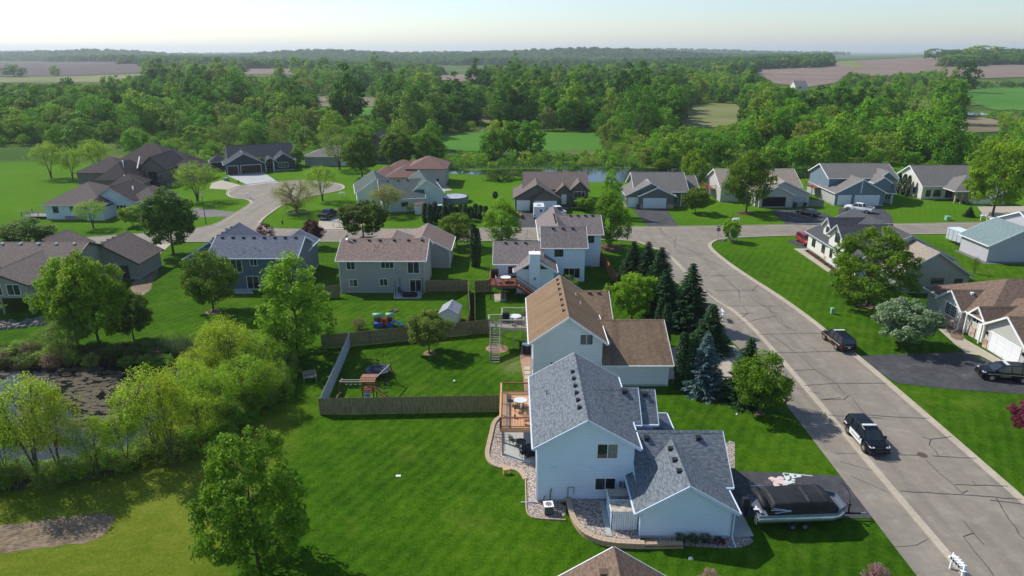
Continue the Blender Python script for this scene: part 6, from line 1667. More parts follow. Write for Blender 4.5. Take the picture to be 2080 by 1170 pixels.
# ---- I navy house, turned
h = House('dark navy house with brown garage doors at the top of the cul de sac', (-81, 193.4), R(24), wall='navy', roof='navy', trim='grey_trim', world_coords=False)
h.block(0, 10.3, 0, 9.0, 2.85, 5.6, 'y', oh=.5); h.vents([(4.9, 1.5 + k) for k in range(4)], 'grey_trim', .18)
h.garage('S', 0, .5, 2.8, 2.3, 'door_brown', 'white'); h.garage('S', 0, 4.1, 5.4, 2.3, 'door_brown', 'white')
h.block(1.5, 19.5, 5.5, 15.5, 3.0, 6.6, 'x', oh=.5); h.block(13.2, 19.0, 1.6, 8, 2.9, 4.9, 'y', oh=.4); h.window('S', 1.6, 14.6, .9, 2.6, 1.4, 3, 'white')
h.block(10.6, 14.0, 1.2, 5.5, 2.7, 3.9, 'y', oh=.3, walls=False)
for x in (10.8, 13.0): h.box(x, x + .25, 1.3, 1.55, 0, 2.6, 'white', 'porch_post')
h.window('S', 5.5, 11.2, .9, 1.4, 1.3, 2); h.door('S', 5.5, 13.2, mat='dark_trim'); h.block(-3.6, 1, 8.5, 13.5, 2.7, 4.4, 'hip', oh=.4)
sheet('driveway', A((462, 357), (537, 351), (566, 371), (536, 373), (506, 377)), .026, M['pad'])
sheet('driveway', A((430, 372), (450, 366), (492, 377), (470, 386), (425, 383)), .026, M['concrete'])
sheet('driveway', A((388, 426), (400, 423), (480, 431), (462, 440), (392, 442)), .026, M['drive_old'])
# ---- J low house between trees, J2 roof glimpsed
h = House('low grey roofed house half hidden behind the trees right of the navy house', (-52, 214), wall='green_grey', roof='grey', trim='grey_trim')
h.block(-63, -45, 209, 222, 2.9, 5.3, 'hip', oh=.5); h.garage('S', 209, -52, 4.8, 2.1, 'door_white')
h = House('umber roofed house glimpsed between the tall dense trees', (-42, 224), wall='taupe', roof='dkumber', trim='dark_trim')
h.block(-49, -36, 216, 230, 3.2, 8.5, 'y', oh=.5)
# ---- K
h = House('pinkish grey house with red brown hipped roofs behind the green roofed house', (-25, 180), wall='pinkgrey', roof='red', trim='brown_trim')
h.block(-26.8, -17.3, 175.6, 187, 4.7, 6.9, 'hip', oh=.5); h.block(-31.8, -22.7, 172.8, 182, 3.0, 5.3, 'hip', oh=.5); h.block(-34, -24, 179, 188, 3.2, 5.6, 'hip', oh=.5); h.block(-36, -30, 176, 184, 2.8, 4.4, 'hip', oh=.4)
h.pipe(-24.6, 174.4, .9, 'white'); h.window('S', 175.6, -19.4, 1.4, .5, .6, 1, 'dark_trim')
sheet('patio', A((868, 384), (908, 378), (918, 386), (880, 392)), .02, M['concrete'])
# ---- L green roof
h = House('cream house with a dark green roof and white side shed beside the pool', (-27.4, 144.8), R(14), wall='mint', roof='green', trim='white', world_coords=False)
h.block(-.5, 8.5, 0, 13.0, 3.0, 5.9, 'x', oh=.4); h.vents([(1.2, 6.0), (3.5, 6.0), (5.6, 6.0)], 'black', .2)
h.block(5.8, 13.0, 2.5, 15.5, 3.6, 6.3, 'y', oh=.35); h.window('S', 0, 3.6, 1.3, 1.4, .8, 1, 'dark_trim'); h.dish(8.4, 2.0, 3.2, .45, 'black')
h.block(-5.5, 3.5, 9, 20, 3.0, 6.0, 'y', oh=.4); h.garage('W', -.5, 3.0, 4.8, 2.2, 'door_white')
r = empty('garden_shed', (-19.7, 144.6, 0), .2, 'white board shed with a brown roof by the cream house, next to the hedge', 'shed')
m = MB(); m.box(-1.2, 1.2, -1.0, 1.0, 0, 1.9); m.build('wall', M['white'], r); m = MB(); m.hull([(-1.3, -1.1, 1.9), (1.3, -1.1, 1.9), (1.3, 1.1, 2.1), (-1.3, 1.1, 2.1), (-1.3, -1.1, 1.98), (1.3, -1.1, 1.98), (1.3, 1.1, 2.3), (-1.3, 1.1, 2.3)]); m.build('roof', M['brown_trim'], r)
tree('sparse', -21.8, 143.6, 2.6, 2.2, 'willow', 'pale thin shrub in front of the white board shed', 'bush', name='bush', var=1)
r = empty('pool', (-13.4, 157.2, 0), 0, 'round above ground pool with a dark cover on the back lawn', 'pool')
m = MB(); m.cyl(0, 0, 0, 1.15, 3.25, 36); m.build('wall', plain('pool_wall', (0.24, 0.25, 0.22), .6), r); m = MB(); m.cyl(0, 0, 1.14, 1.22, 3.35, 36); m.build('rim', M['black'], r); m = MB(); m.cyl(0, 0, 1.22, 1.23, 2.9, 36); m.build('water', M['poolwater'], r)
r = empty('arbour', (-15.6, 143.4, 0), .3, 'small white garden arch at the left end of the cedar hedge', 'garden arch')
for x in (-.5, .5): m = MB(); m.box(x - .06, x + .06, -.3, .3, 0, 2.0); m.build('post', M['white'], r)
m = MB(); m.box(-.7, .7, -.35, .35, 2.0, 2.1); m.build('top', M['white'], r)
# ---- M
h = House('brown roofed taupe house with a white double garage door and an arched window', (8, 154), wall='taupe', roof='umber', trim='dark_trim')
h.block(2.8, 16.8, 151.2, 163.6, 4.0, 6.7, 'x', oh=.4); h.block(.6, 10.2, 147.0, 157.3, 2.9, 5.7, 'y', oh=.4); h.block(4.4, 10.2, 146.3, 151, 2.85, 4.55, 'y', oh=.35)
h.garage('S', 146.3, 5.0, 4.6, 2.2); h.garage('S', 147.0, 1.1, 2.7, 2.2); h.block(9.9, 13.0, 149.3, 156, 3.8, 5.1, 'y', oh=.35); h.box(12.6, 13.0, 149.1, 149.3, 0, 3.6, 'stone_dark', 'stone_facing')
h.door('S', 149.3, 11.0, mat='white', z=1.0); h.block(12.9, 16.9, 149.6, 156, 4.0, 5.8, 'y', oh=.35)
w_ = h.window('S', 149.6, 13.7, 2.4, 2.4, 1.3, 3, 'white'); m = MB(); n = 12
P = [(14.9 + 1.2 * math.cos(t), 149.57, 3.78 + .75 * math.sin(t)) for t in np.linspace(0, math.pi, n)]; m.face(P); h.add(m, 'arched_pane', M['glass'], w_)
h.window('S', 149.6, 13.6, .5, 1.4, .9, 2, 'dark_trim')
sheet('driveway', A((1045, 431), (1135, 431), (1170, 463), (1050, 463)), .026, M['drive'])
# ---- N
h = House('grey house with a white double garage door and small porch, dark driveway', (34, 156), wall='grey', roof='grey', trim='white')
h.block(27.8, 39.2, 151.8, 163.4, 3.4, 6.6, 'x', oh=.45); h.block(38, 42.6, 155.5, 165, 3.1, 5.4, 'x', oh=.4); h.block(25.6, 35.9, 150.2, 158.5, 2.9, 5.5, 'y', oh=.4); h.vents([(30.5, 151.5), (30.5, 152.7), (30.5, 154)], 'white', .18)
h.block(28.3, 35.9, 149.4, 153, 2.85, 4.6, 'y', oh=.35); h.garage('S', 149.4, 29.2, 4.9, 2.2); h.garage('S', 150.2, 25.9, 2.2, 2.2); h.box(28.3, 28.9, 149.25, 149.4, .05, .9, 'stone', 'stone_facing'); h.box(34.5, 35.9, 149.25, 149.4, .05, .9, 'stone', 'stone_facing')
h.window('S', 151.8, 36.4, .8, .8, 1.2, 1, 'white'); h.window('S', 155.5, 39.6, .9, 1.9, 1.3, 2, 'white'); h.box(37.9, 38.1, 151.6, 151.8, 0, 3.2, 'white', 'porch_post')
sheet('driveway', A((1283, 425), (1353, 425), (1379, 461), (1318, 461)), .026, M['drive'])
# ---- O
h = House('pale house with an open dark garage behind the tall street tree', (57, 158), wall='pale', roof='warm', trim='white')
h.block(48.3, 66.5, 156.5, 168.5, 3.6, 6.6, 'x', oh=.45); h.block(54.6, 66.6, 151.2, 161, 3.0, 5.7, 'y', oh=.4); h.block(55.2, 62.6, 150.4, 154, 2.95, 4.7, 'y', oh=.35)
h.garage('S', 150.4, 56.0, 5.0, 2.25, 'door_dark', 'dark_trim'); h.garage('S', 151.2, 63.0, 2.8, 2.2, 'pad', 'grey_trim')  # wide opening has no door: a dark sheet paints the shade inside
d = empty('balcony', (47.4, 163, 0), 0, 'red brown balcony on the left side of the pale house', 'balcony')
with Local(d) as q:
    planks(q, 46.3, 48.2, 160.5, 166, 2.2, 'deck_red'); railing(q, [(46.3, 160.5), (46.3, 166)], 2.2, 'deck_red', step=.25); railing(q, [(46.3, 160.5), (48.2, 160.5)], 2.2, 'deck_red', step=.25)
    for y in (160.6, 165.9): m = MB(); m.beam((46.4, y, 0), (46.4, y, 2.1), .14); m.build('support_post', M['deck_red'], q)
sheet('driveway', A((1565, 427), (1650, 424), (1690, 440), (1690, 457), (1598, 457)), .026, M['drive'])
# ---- P
h = House('blue grey two storey house with two white garage doors, white pickup in front', (80, 158), wall='bgrey', roof='grey', trim='white')
h.block(73.2, 88.6, 157.0, 167.5, 5.5, 7.9, 'x', oh=.45); h.block(73.0, 84.0, 152.2, 160.5, 3.0, 5.9, 'y', oh=.45); m = MB(); h.box(72.9, 72.99, 152.3, 167.4, .3, 2.9, 'pad', 'side_facing')
h.garage('S', 152.2, 77.4, 5.4, 2.3); h.garage('S', 152.2, 73.6, 2.8, 2.3); h.box(78.4, 78.6, 152.1, 152.2, 2.9, 5.6, 'white', 'gable_post')
h.block(83.4, 88.0, 155.6, 161, 5.3, 7.1, 'y', oh=.35); h.window('S', 155.6, 84.4, 3.7, 1.5, 1.0, 2, 'white'); h.window('S', 155.6, 86.8, 3.5, .9, 1.4, 1, 'white'); h.block(82.2, 86.0, 154.0, 157.5, 4.9, 6.1, 'y', oh=.3, z0=3.1)
h.block(84.0, 87.0, 153.6, 156, 2.7, 3.5, 'x', oh=.3, walls=False); h.box(86.5, 86.7, 153.7, 153.9, 0, 2.6, 'white', 'porch_post'); h.window('S', 155.6, 86.0, .7, 1.2, 1.5, 2, 'white')
sheet('driveway', A((1705, 423), (1788, 418), (1812, 440), (1815, 456), (1700, 457)), .026, M['drive'])
d = empty('balcony', (72, 162, 0), 0, 'small red brown balcony on the left of the blue grey house', 'balcony')
with Local(d) as q:
    planks(q, 70.8, 72.9, 160, 164, 2.6, 'deck_red'); railing(q, [(70.8, 160), (70.8, 164)], 2.6, 'deck_red', step=.25)
    m = MB(); m.beam((70.9, 160.1, 0), (70.9, 160.1, 2.5), .14); m.build('support_post', M['deck_red'], q)
# ---- Q
h = House('white house with a grey roof and stone columned porch on the right', (104, 163), wall='warm', roof='grey', trim='white')
h.block(96.6, 111.5, 159.4, 172.0, 3.3, 6.9, 'x', oh=.45); h.window('W', 96.6, 162, 1.0, 1.0, 1.3, 1, 'dark_trim'); h.window('W', 96.6, 166, 1.0, .9, 1.2, 1, 'dark_trim'); h.window('S', 159.4, 97.6, .7, 1.0, 1.5, 1, 'dark_trim'); h.window('S', 159.4, 99.4, .7, 1.6, 1.5, 2, 'dark_trim')
h.block(101.4, 112.5, 154.6, 165, 3.0, 5.6, 'hip', oh=.5, walls=False); h.block(105.2, 112.5, 153.6, 165, 2.9, 4.0, 'hip', oh=.3)
for x in (101.6, 103.0, 104.5): h.box(x, x + .35, 154.7, 155.05, 0, 2.8, 'stone', 'porch_column')
h.window('S', 159.4, 102.2, .5, 1.6, 1.7, 2, 'dark_trim')
sheet('driveway', A((1985, 420), (2095, 418), (2095, 452), (2030, 452), (2000, 440)), .026, M['concrete'])
# ---- R corner house
h = House('cream corner house with a steep dark grey roof, gables and a tan gable wing', (60, 105), wall='warm', roof='dark', trim='grey_trim')
h.block(52.4, 67.3, 99.5, 117.0, 3.1, 6.9, 'y', oh=.5)
h.block(52.1, 60.5, 103.0, 108.6, 4.8, 6.9, 'x', oh=.45, rakes=(1, 0)); h.window('W', 52.1, 105.0, 4.1, 1.6, 1.5, 2, 'dark_trim'); h.window('W', 52.1, 103.5, 1.2, .8, 1.3, 1, 'dark_trim'); h.window('W', 52.1, 106.8, 1.2, .8, 1.3, 1, 'dark_trim')
h.block(53.2, 59.5, 110.4, 113.4, 5.2, 6.6, 'x', oh=.35, rakes=(1, 0), z0=3.2, base=False); h.window('W', 53.2, 111.3, 4.2, 1.1, .9, 2, 'dark_trim')
h.window('W', 52.4, 110.2, 1.0, 1.1, 1.2, 2, 'dark_trim'); h.window('W', 52.4, 114.0, 1.0, 1.2, 1.2, 2, 'dark_trim')
h.block(55.2, 65.6, 93.1, 102, 2.75, 6.1, 'y', oh=.5, wall='green_grey', roof='warm'); h.window('S', 93.1, 60.3, 1.5, 1.7, .7, 3, 'dark_trim'); h.door('S', 93.1, 63.7, mat='dark_trim', frame='dark_trim')
h.block(52.4, 55.6, 99.2, 103.2, 2.8, 4.2, 'y', oh=.4); h.vents([(60.6, 115.2), (61.2, 115.4)], 'steel', .3)
h.box(52.25, 52.39, 99.6, 110, .02, .8, 'stone', 'stone_facing')
sheet('walkway', A((1612, 505), (1640, 505), (1702, 556), (1692, 560)), .026, M['concrete']); sheet('mulch_bed', A((1632, 508), (1650, 510), (1705, 552), (1700, 556)), .03, M['mulch'])
sheet('driveway', A((1598, 489), (1642, 487), (1660, 487), (1655, 503), (1628, 505)), .028, M['drive'])
rnd = random.Random(9)
for k in range(10):
    x, y = at(1640 + 6.6 * k, 511 + 4.6 * k)
    tree('shrub', x, y, .45, .8, 'russet' if k % 3 else 'cedar', 'small russet perennial in the mulch bed along the cream corner house', 'plant', 'perennials in the mulch bed', 'plant', k)
# ---- S teal roof
h = House('light grey house with a teal shingle roof at the right edge', (85, 112), wall='lgrey', roof='teal', trim='white')
h.block(78.6, 89.4, 108.4, 115.6, 2.95, 5.7, 'y', oh=.45); h.block(86.6, 102, 107.6, 120, 4.6, 7.2, 'x', oh=.4); h.window('S', 107.6, 87.2, 2.5, 2.0, 1.5, 2, 'white', pane=['glass', 'curtain']); h.box(86.4, 88, 106.2, 107.4, 0, .9, 'black', 'air_conditioner')
sheet('gravel_strip', [(77.6, 115.5), (78.5, 115.5), (78.5, 108.3), (90, 108.3), (96, 106.5), (96, 105.2), (88, 107.2), (77.6, 107.4)], .02, M['drive_old'])
# ---- T stone fronted
h = House('brown roofed house with stone veneer front and white garage door at the right edge', (62, 76), wall='pale', roof='choc', trim='white')
h.hipcap = False
h.block(56.4, 72, 75.5, 87.2, 2.9, 5.9, 'hip', oh=.5); h.block(58, 76, 68.5, 82, 3.0, 5.6, 'hip', oh=.5)
h.block(55.8, 62.5, 79.0, 83.4, 2.9, 4.5, 'x', oh=.45, rakes=(1, 0)); h.box(55.68, 55.8, 78.95, 83.45, 0.02, 1.05, 'stone', 'stone_facing'); h.window('W', 55.8, 80.0, 1.25, 2.2, 1.4, 2, 'white', grid=(3, 4))
h.vents([(57.7, 80.7)], 'white', .2)
h.block(56.3, 62, 75.2, 77.9, 2.8, 4.0, 'x', oh=.4, rakes=(1, 0)); h.box(56.18, 56.3, 76.6, 77.8, .02, 1.3, 'stone', 'stone_facing'); h.window('W', 56.3, 75.5, 1.9, 2.1, .55, 3, 'white'); h.door('W', 56.3, 75.4, mat='white')
for y in (75.0, 77.9): h.box(55.7, 55.85, y, y + .15, 0, 2.6, 'white', 'porch_post')
h.block(55.7, 64, 67.6, 74.1, 2.85, 4.95, 'x', oh=.45, rakes=(1, 0)); h.garage('W', 55.7, 68.4, 4.8, 2.2); h.box(55.58, 55.7, 73.4, 74.12, .02, 1.1, 'stone', 'stone_facing')
h.block(57.8, 66, 63.0, 69, 2.85, 5.3, 'x', oh=.45, rakes=(1, 0))
h.box(55.55, 55.7, 73.75, 73.95, 1.7, 2.05, 'black', 'wall_lamp'); h.box(55.55, 55.7, 67.8, 68.0, 1.7, 2.05, 'black', 'wall_lamp')
m = MB(); m.tube([(55.3, 78.9, 2.5), (55.65, 78.95, 2.2), (55.65, 78.95, .2), (54.6, 78.4, .08)], .055, 4); h.add(m, 'downspout', M['white'])
sheet('driveway', smooth_closed([(40.0, 71.6), (52.4, 72.4), (54.9, 68.2), (62, 66), (62, 61), (53, 62.0), (46, 63.2), (40.6, 64.6), (40.0, 67)], 0), .026, M['drive'])
sheet('walkway', A((1905, 668), (1935, 668), (1962, 690), (2000, 712), (2066, 750), (2055, 757), (1990, 722), (1962, 718), (1940, 700)), .032, M['concrete'])
sheet('planting_bed', smooth_closed(A((1908, 655), (1940, 662), (1952, 672), (1962, 692), (1935, 690), (1925, 672)), 1), .040, M['soil'])
# far farm buildings
for (px, py, w, d_, hh, lb, X, Y) in [(0, 0, 11, 12, 4, 'cream farmhouse among the trees below the ploughed hill', 255, 640), (0, 0, 60, 16, 9, 'long white barn far away near the horizon on the left', -1600, 2900), (0, 0, 40, 14, 8, 'pale farm building on the wooded hill at the horizon', -650, 3000)]:
    zz = float(terrain(X, Y)); h = House(lb, (X, Y), wall='warm', roof='grey' if Y < 900 else 'teal', trim='white', world_coords=False, name='farm_building'); h.root.location.z = zz + (4 if Y > 900 else 0)
    h.block(0, w, 0, d_, hh, hh + 4, 'x', oh=.5); h.window('S', 0, w * .3, 1.5, 2, 1.5, 2)

# ------------------------------------------------------------------ fences
def fence(pts, label, mat='fence', h=1.8, group=None, rails_side=1, step=0.145, post_every=2.4, mat_post=None):
    root = empty('wooden_fence', (pts[0][0], pts[0][1], 0), 0, label, 'fence', group); ox, oy = pts[0]
    rnd = random.Random(int(abs(ox * 31 + oy * 7)))
    for (x0, y0), (x1, y1) in zip(pts[:-1], pts[1:]):
        L_ = math.hypot(x1 - x0, y1 - y0); ux, uy = (x1 - x0) / L_, (y1 - y0) / L_; nx, ny = -uy * rails_side, ux * rails_side
        n = int(L_ / step); m = MB()
        for i in range(n):
            a, b = i * step + .004, (i + 1) * step - .006; hh = h + rnd.uniform(-.025, .025); o = rnd.uniform(-.004, .004)
            P = [(x0 - ox + ux * a + nx * o, y0 - oy + uy * a + ny * o), (x0 - ox + ux * b + nx * o, y0 - oy + uy * b + ny * o)]
            Q = [(p[0] - nx * .02, p[1] - ny * .02) for p in P]
            m.hull([(*P[0], .03), (*P[1], .03), (*Q[1], .03), (*Q[0], .03), (*P[0], hh), (*P[1], hh), (*Q[1], hh), (*Q[0], hh)])
        m.build('pickets', M[mat], root, kind='stuff')
        for z in (.35, h * .55, h - .3):
            m = MB(); m.beam((x0 - ox + nx * .03, y0 - oy + ny * .03, z), (x1 - ox + nx * .03, y1 - oy + ny * .03, z), .04, .09); m.build('rail', M[mat], root)
        k = max(1, round(L_ / post_every))
        for i in range(k + 1):
            t = i / k * L_; m = MB(); px, py = x0 - ox + ux * t + nx * .08, y0 - oy + uy * t + ny * .08
            m.box(px - .05, px + .05, py - .05, py + .05, -.1, h + .03); m.build('post', M[mat_post or mat], root)
    return root
fence(A((653, 843), (1012, 836)), 'weathered picket fence along the front of the yard with the playset', rails_side=1)
fence(A((653, 843), (712, 704)), 'pale sky-lit picket fence along the left side of the playset yard, posts outside', 'fence_pale', rails_side=1, mat_post='fence')
fence(A((655, 708), (712, 704), (830, 692), (935, 682), (1000, 676)), 'weathered picket fence between the playset yard and the playhouse yard', rails_side=-1)
fence(A((640, 606), (690, 604)), 'short weathered fence left of the grey house', rails_side=-1)
fence(A((866, 593), (951, 592), (955, 655), (950, 678)), 'weathered fence beside and behind the grey house, round its back yard corner', 'fence', rails_side=-1)
fence(A((965, 672), (964, 594), (1000, 592)), 'dark fence on the near side of the strip beside the red brown deck', 'fence', rails_side=-1)
fence(A((1220, 530), (1252, 582)), 'reddish new fence beside the white house, running toward the spruces', 'fence_red', rails_side=1)
fence(A((1640, 419), (1672, 420)), 'small grey fence right of the open garage of the pale house', 'deck_grey', 1.5)
fence(A((893, 412), (880, 425), (862, 423)), 'white board fence by the cream house next to the pool', 'white', 1.6)

# ------------------------------------------------------------------ yard things
r = empty('playset', (-14.2, 60.8, 0), 0, 'wooden playset with a plank roof, yellow slide and swing beam inside the fenced yard', 'playset'); r.scale = (.9, .9, .9)
for x in (-.6, .6):
    for y in (-.6, .9): m = MB(); m.beam((x, y, 0), (x, y, 2.7), .10); m.build('post', M['deck_dark'], r)
for k in range(7): m = MB(); m.box(-.85, .85, -.78 + k * .28, -.53 + k * .28, 2.70 + .045 * (k if k < 4 else 6 - k), 2.74 + .045 * (k if k < 4 else 6 - k)); m.build('roof_plank', M['orange_roof'], r)
m = MB(); m.box(-.6, .6, -.6, .9, 1.35, 1.42); m.build('platform', M['deck_dark'], r)
for y in (0.0, .45): m = MB(); m.beam((-.6, y, 2.35), (-3.1, y, 2.35), .09); m.build('top_beam', M['deck_pale'], r)
m = MB(); m.beam((-3.15, -.1, 2.4), (-3.0, .65, 2.4), .10); m.build('end_beam', M['deck_pale'], r)
for a in (-.15, .6): m = MB(); m.beam((-3.1, a, 2.35), (-3.3, a + (.5 if a > 0 else -.6), 0), .09); m.build('end_leg', M['deck_dark'], r)
m = MB(); m.beam((-3.1, -.3, 1.2), (-4.1, -.7, 0), .10); m.build('brace', M['deck_pale'], r)
for k in range(4):
    m = MB(); x = -1.0 - k * .5
    m.beam((x - .1, .2, 2.3), (x - .1, .2, 1.95), .02); m.beam((x + .1, .2, 2.3), (x + .1, .2, 1.95), .02); m.beam((x - .12, .2, 1.93), (x + .12, .2, 1.93), .05); m.build('trapeze_ring', M['white'], r)
m = MB(); m.beam((.6, .8, 2.4), (1.6, 4.4, 2.35), .10); m.build('swing_beam', M['deck_pale'], r)
for q in ((1.0, 4.5), (2.4, 4.1)): m = MB(); m.beam((1.6, 4.4, 2.35), (q[0], q[1], 0), .10); m.build('end_leg', M['deck_dark'], r)
for k in range(2):
    m = MB(); x, y = 1.0 + k * .3, 2.2 + k * 1.1
    m.beam((x - .15, y, 2.3), (x - .15, y, .5), .015); m.beam((x + .25, y + .1, 2.3), (x + .25, y + .1, .5), .015); m.box(x - .2, x + .3, y - .05, y + .12, .46, .5); m.build('swing', M['black'], r)
m = MB(); n = 8
for i in range(n):
    def sp(t): return (.65 + 2.5 * t, .1 - .9 * t, 1.4 - 1.35 * (t ** .85))
    a, b = sp(i / n), sp((i + 1) / n)
    for u0, u1, z0, z1 in ((-.28, .28, 0, 0), (-.28, -.33, 0, .16), (.28, .33, 0, .16)): m.face([(a[0], a[1] + u0, a[2] + z0), (b[0], b[1] + u0, b[2] + z0), (b[0], b[1] + u1, b[2] + z1), (a[0], a[1] + u1, a[2] + z1)])
o = m.build('slide', M['yellow'], r, smooth=True); md = o.modifiers.new('thick', 'SOLIDIFY'); md.thickness = .03
m = MB(); m.hull([(-.35, -.65, 1.35), (.25, -.65, 1.35), (.25, -.6, 1.4), (-.35, -.6, 1.4), (-.45, -2.0, .05), (.25, -2.0, .05), (.25, -1.95, .1), (-.45, -1.95, .1)]); m.build('climbing_wall', plain('climbing_board', (0.14, 0.16, 0.28), .5, var=.6, scale=7), r)
for k in range(6): m = MB(); m.box(-.3 + .25 * (k % 2), -.15 + .25 * (k % 2), -.85 - k * .2, -.77 - k * .2, 1.25 - k * .2, 1.33 - k * .2); m.build('hand_hold', M[['lens', 'yellow', 'red_pl'][k % 3]], r)
for y in (-.6, .9): m = MB(); m.beam((-.6, y, 1.9), (.6, y, 1.9), .06, .1); m.beam((-.6, y, 1.6), (.6, y, 1.6), .06, .1); m.build('guard_board', M['deck_dark'], r)

r = empty('trampoline', (-14.4, 66.6, 0), 0, 'round trampoline with a dark blue pad and net poles in the fenced yard', 'trampoline'); r.scale = (.66, .66, .8)
m = MB(); m.cyl(0, 0, .82, .84, 1.62, 28); m.build('mat', M['tramp'], r)
m = MB()
for k in range(28):
    a, b = k / 28 * 6.2832, (k + 1) / 28 * 6.2832
    m.face([(1.6 * math.cos(a), 1.6 * math.sin(a), .86), (1.6 * math.cos(b), 1.6 * math.sin(b), .86), (2.0 * math.cos(b), 2.0 * math.sin(b), .86), (2.0 * math.cos(a), 2.0 * math.sin(a), .86)])
    m.face([(2.0 * math.cos(a), 2.0 * math.sin(a), .86), (2.0 * math.cos(b), 2.0 * math.sin(b), .86), (2.0 * math.cos(b), 2.0 * math.sin(b), .76), (2.0 * math.cos(a), 2.0 * math.sin(a), .76)])
m.build('pad', M['tramp_pad'], r)
for k in range(6):
    a = k * 1.047 + .3
    m = MB(); m.beam((1.9 * math.cos(a), 1.9 * math.sin(a), 0), (1.9 * math.cos(a), 1.9 * math.sin(a), .8), .06); m.build('leg', M['black'], r)
    m = MB(); m.beam((2.03 * math.cos(a), 2.03 * math.sin(a), .2), (2.06 * math.cos(a), 2.06 * math.sin(a), 2.5), .045); m.build('net_pole', M['black'], r)

r = empty('garden_shed', (-7.9, 81.8, 0), -.1, 'small pale shed with a light gabled roof in the corner of the back yard', 'shed')
m = MB(); P = [(-1.15, 0), (1.15, 0), (1.15, 1.75), (0, 2.45), (-1.15, 1.75)]
for y in (-1.5, 1.5): m.face([(p[0], y, p[1]) for p in P])
for i in range(5): a, b = P[i], P[(i + 1) % 5]; m.face([(a[0], -1.5, a[1]), (b[0], -1.5, b[1]), (b[0], 1.5, b[1]), (a[0], 1.5, a[1])])
m.build('wall', S['gwhite'], r)
m = MB()
for s_ in (-1, 1): m.hull([(0, -1.65, 2.47), (s_ * 1.3, -1.65, 1.68), (s_ * 1.3, 1.65, 1.68), (0, 1.65, 2.47), (0, -1.65, 2.54), (s_ * 1.3, -1.65, 1.75), (s_ * 1.3, 1.65, 1.75), (0, 1.65, 2.54)])
m.build('roof', plain('shed_roof', (0.27, 0.28, 0.31), .6, var=.1), r)
for k in range(3): m = MB(); m.box(-.12, .12, -.9 + k * .8, -.66 + k * .8, 2.5, 2.62); m.build('roof_vent', M['lens'], r)

r = empty('playhouse', (-16.2, 80.4, 0), .05, 'plastic playhouse in red, blue and yellow with green domed roofs and a blue slide', 'playhouse')
for x, w in ((-.75, .55), (.75, .42)):
    m = MB(); m.box(x - w, x + w, -.5, .5, 0, .55); m.build('base', M['blue_pl'], r)
    m = MB(); m.box(x - w, x + w, .4, .5, .55, 1.25); m.build('back_panel', M['red_pl'], r)
    for q in (-w + .05, w - .05):
        for y in (-.45, .45): m = MB(); m.beam((x + q, y, .5), (x + q, y, 1.5), .09); m.build('post', M['yellow'], r)
    m = MB(); m.tube([(x - w - .08, 0, 1.48), (x + w + .08, 0, 1.48)], .34, 10); o = m.build('roof', M['green_pl'], r, smooth=True)
m = MB(); m.box(-.3, .4, -.3, .45, .1, 1.0); m.build('bridge', M['red_pl'], r)
m = MB(); m.hull([(1.1, -.3, .8), (1.1, .3, .8), (2.4, .3, .08), (2.4, -.3, .08), (1.1, -.3, .9), (1.1, .3, .9), (2.4, .3, .16), (2.4, -.3, .16)]); m.build('slide', M['blue_pl'], r)

r = empty('fire_pit', (-15.9, 85.8, 0), 0, 'small dark fire pit with wood on the lawn behind the grey house', 'fire pit')
for k in range(9):
    m = MB(); a = k * .7; m.box(.5 * math.cos(a) - .12, .5 * math.cos(a) + .12, .4 * math.sin(a) - .1, .4 * math.sin(a) + .1, 0, .16); m.build('stone', M['stone_dark'], r)
for k in range(4): m = MB(); m.tube([(-.35, -.2 + k * .12, .1 + k * .04), (.35, .15 - k * .1, .16)], .06, 6); m.build('log', M['bark'], r)

r = empty('garden_cart', (-21.4, 65.2, 0), .35, 'weathered wooden bench cart standing on the lawn outside the fenced yard', 'bench')
for k in range(4): m = MB(); m.box(-.65, .65, -.32 + k * .17, -.18 + k * .17, .5, .54); m.build('seat_plank', M['deck_pale'], r)
for k in range(3): m = MB(); m.beam((-.65, .38 + k * .03, .66 + k * .15), (.65, .38 + k * .03, .66 + k * .15), .03, .11); m.build('back_plank', M['deck_pale'], r)
for x in (-.62, .62):
    for y in (-.3, .38): m = MB(); m.beam((x, y, 0), (x, y, .52 if y < 0 else 1.05), .08); m.build('leg', M['deck_pale'], r)
    m = MB(); m.beam((x, -.34, .72), (x, .4, .72), .07, .04); m.build('armrest', M['deck_pale'], r)

# patio set behind D
r = empty('canopy_frame', (-14.6, 92.4, 0), 0, 'dark four poled frame standing round the patio furniture behind the grey house', 'canopy frame')
for x, y in ((-1.9, -1.2), (1.9, -1.0), (-1.5, .55), (1.7, .6)): m = MB(); m.beam((x, y, 0), (x, y, 2.3), .07); m.build('pole', M['black'], r)
r = empty('patio_sofa', (-14.5, 91.4, .08), 0, 'dark cushioned sofa on the pale patio behind the grey house', 'sofa')
m = MB(); m.box(-1, 1, -.35, .35, .1, .42); m.build('seat', M['black'], r); m = MB(); m.box(-1, 1, -.45, -.3, .1, .8); m.build('backrest', M['black'], r)
for x in (-.95, .95): m = MB(); m.box(x - .08, x + .08, -.35, .35, .1, .62); m.build('armrest', M['black'], r)
m = MB(); m.box(-.85, .85, -.28, .32, .42, .52); m.build('cushion', M['dull_metal'], r)
chair(-15.9, 92.1, .08, 1.2, 'black', 1.1, label='black chair left of the sofa on the pale patio'); chair(-12.9, 92.2, .08, 5.0, 'dull_metal', 1.1, label='grey chair right of the sofa on the pale patio')

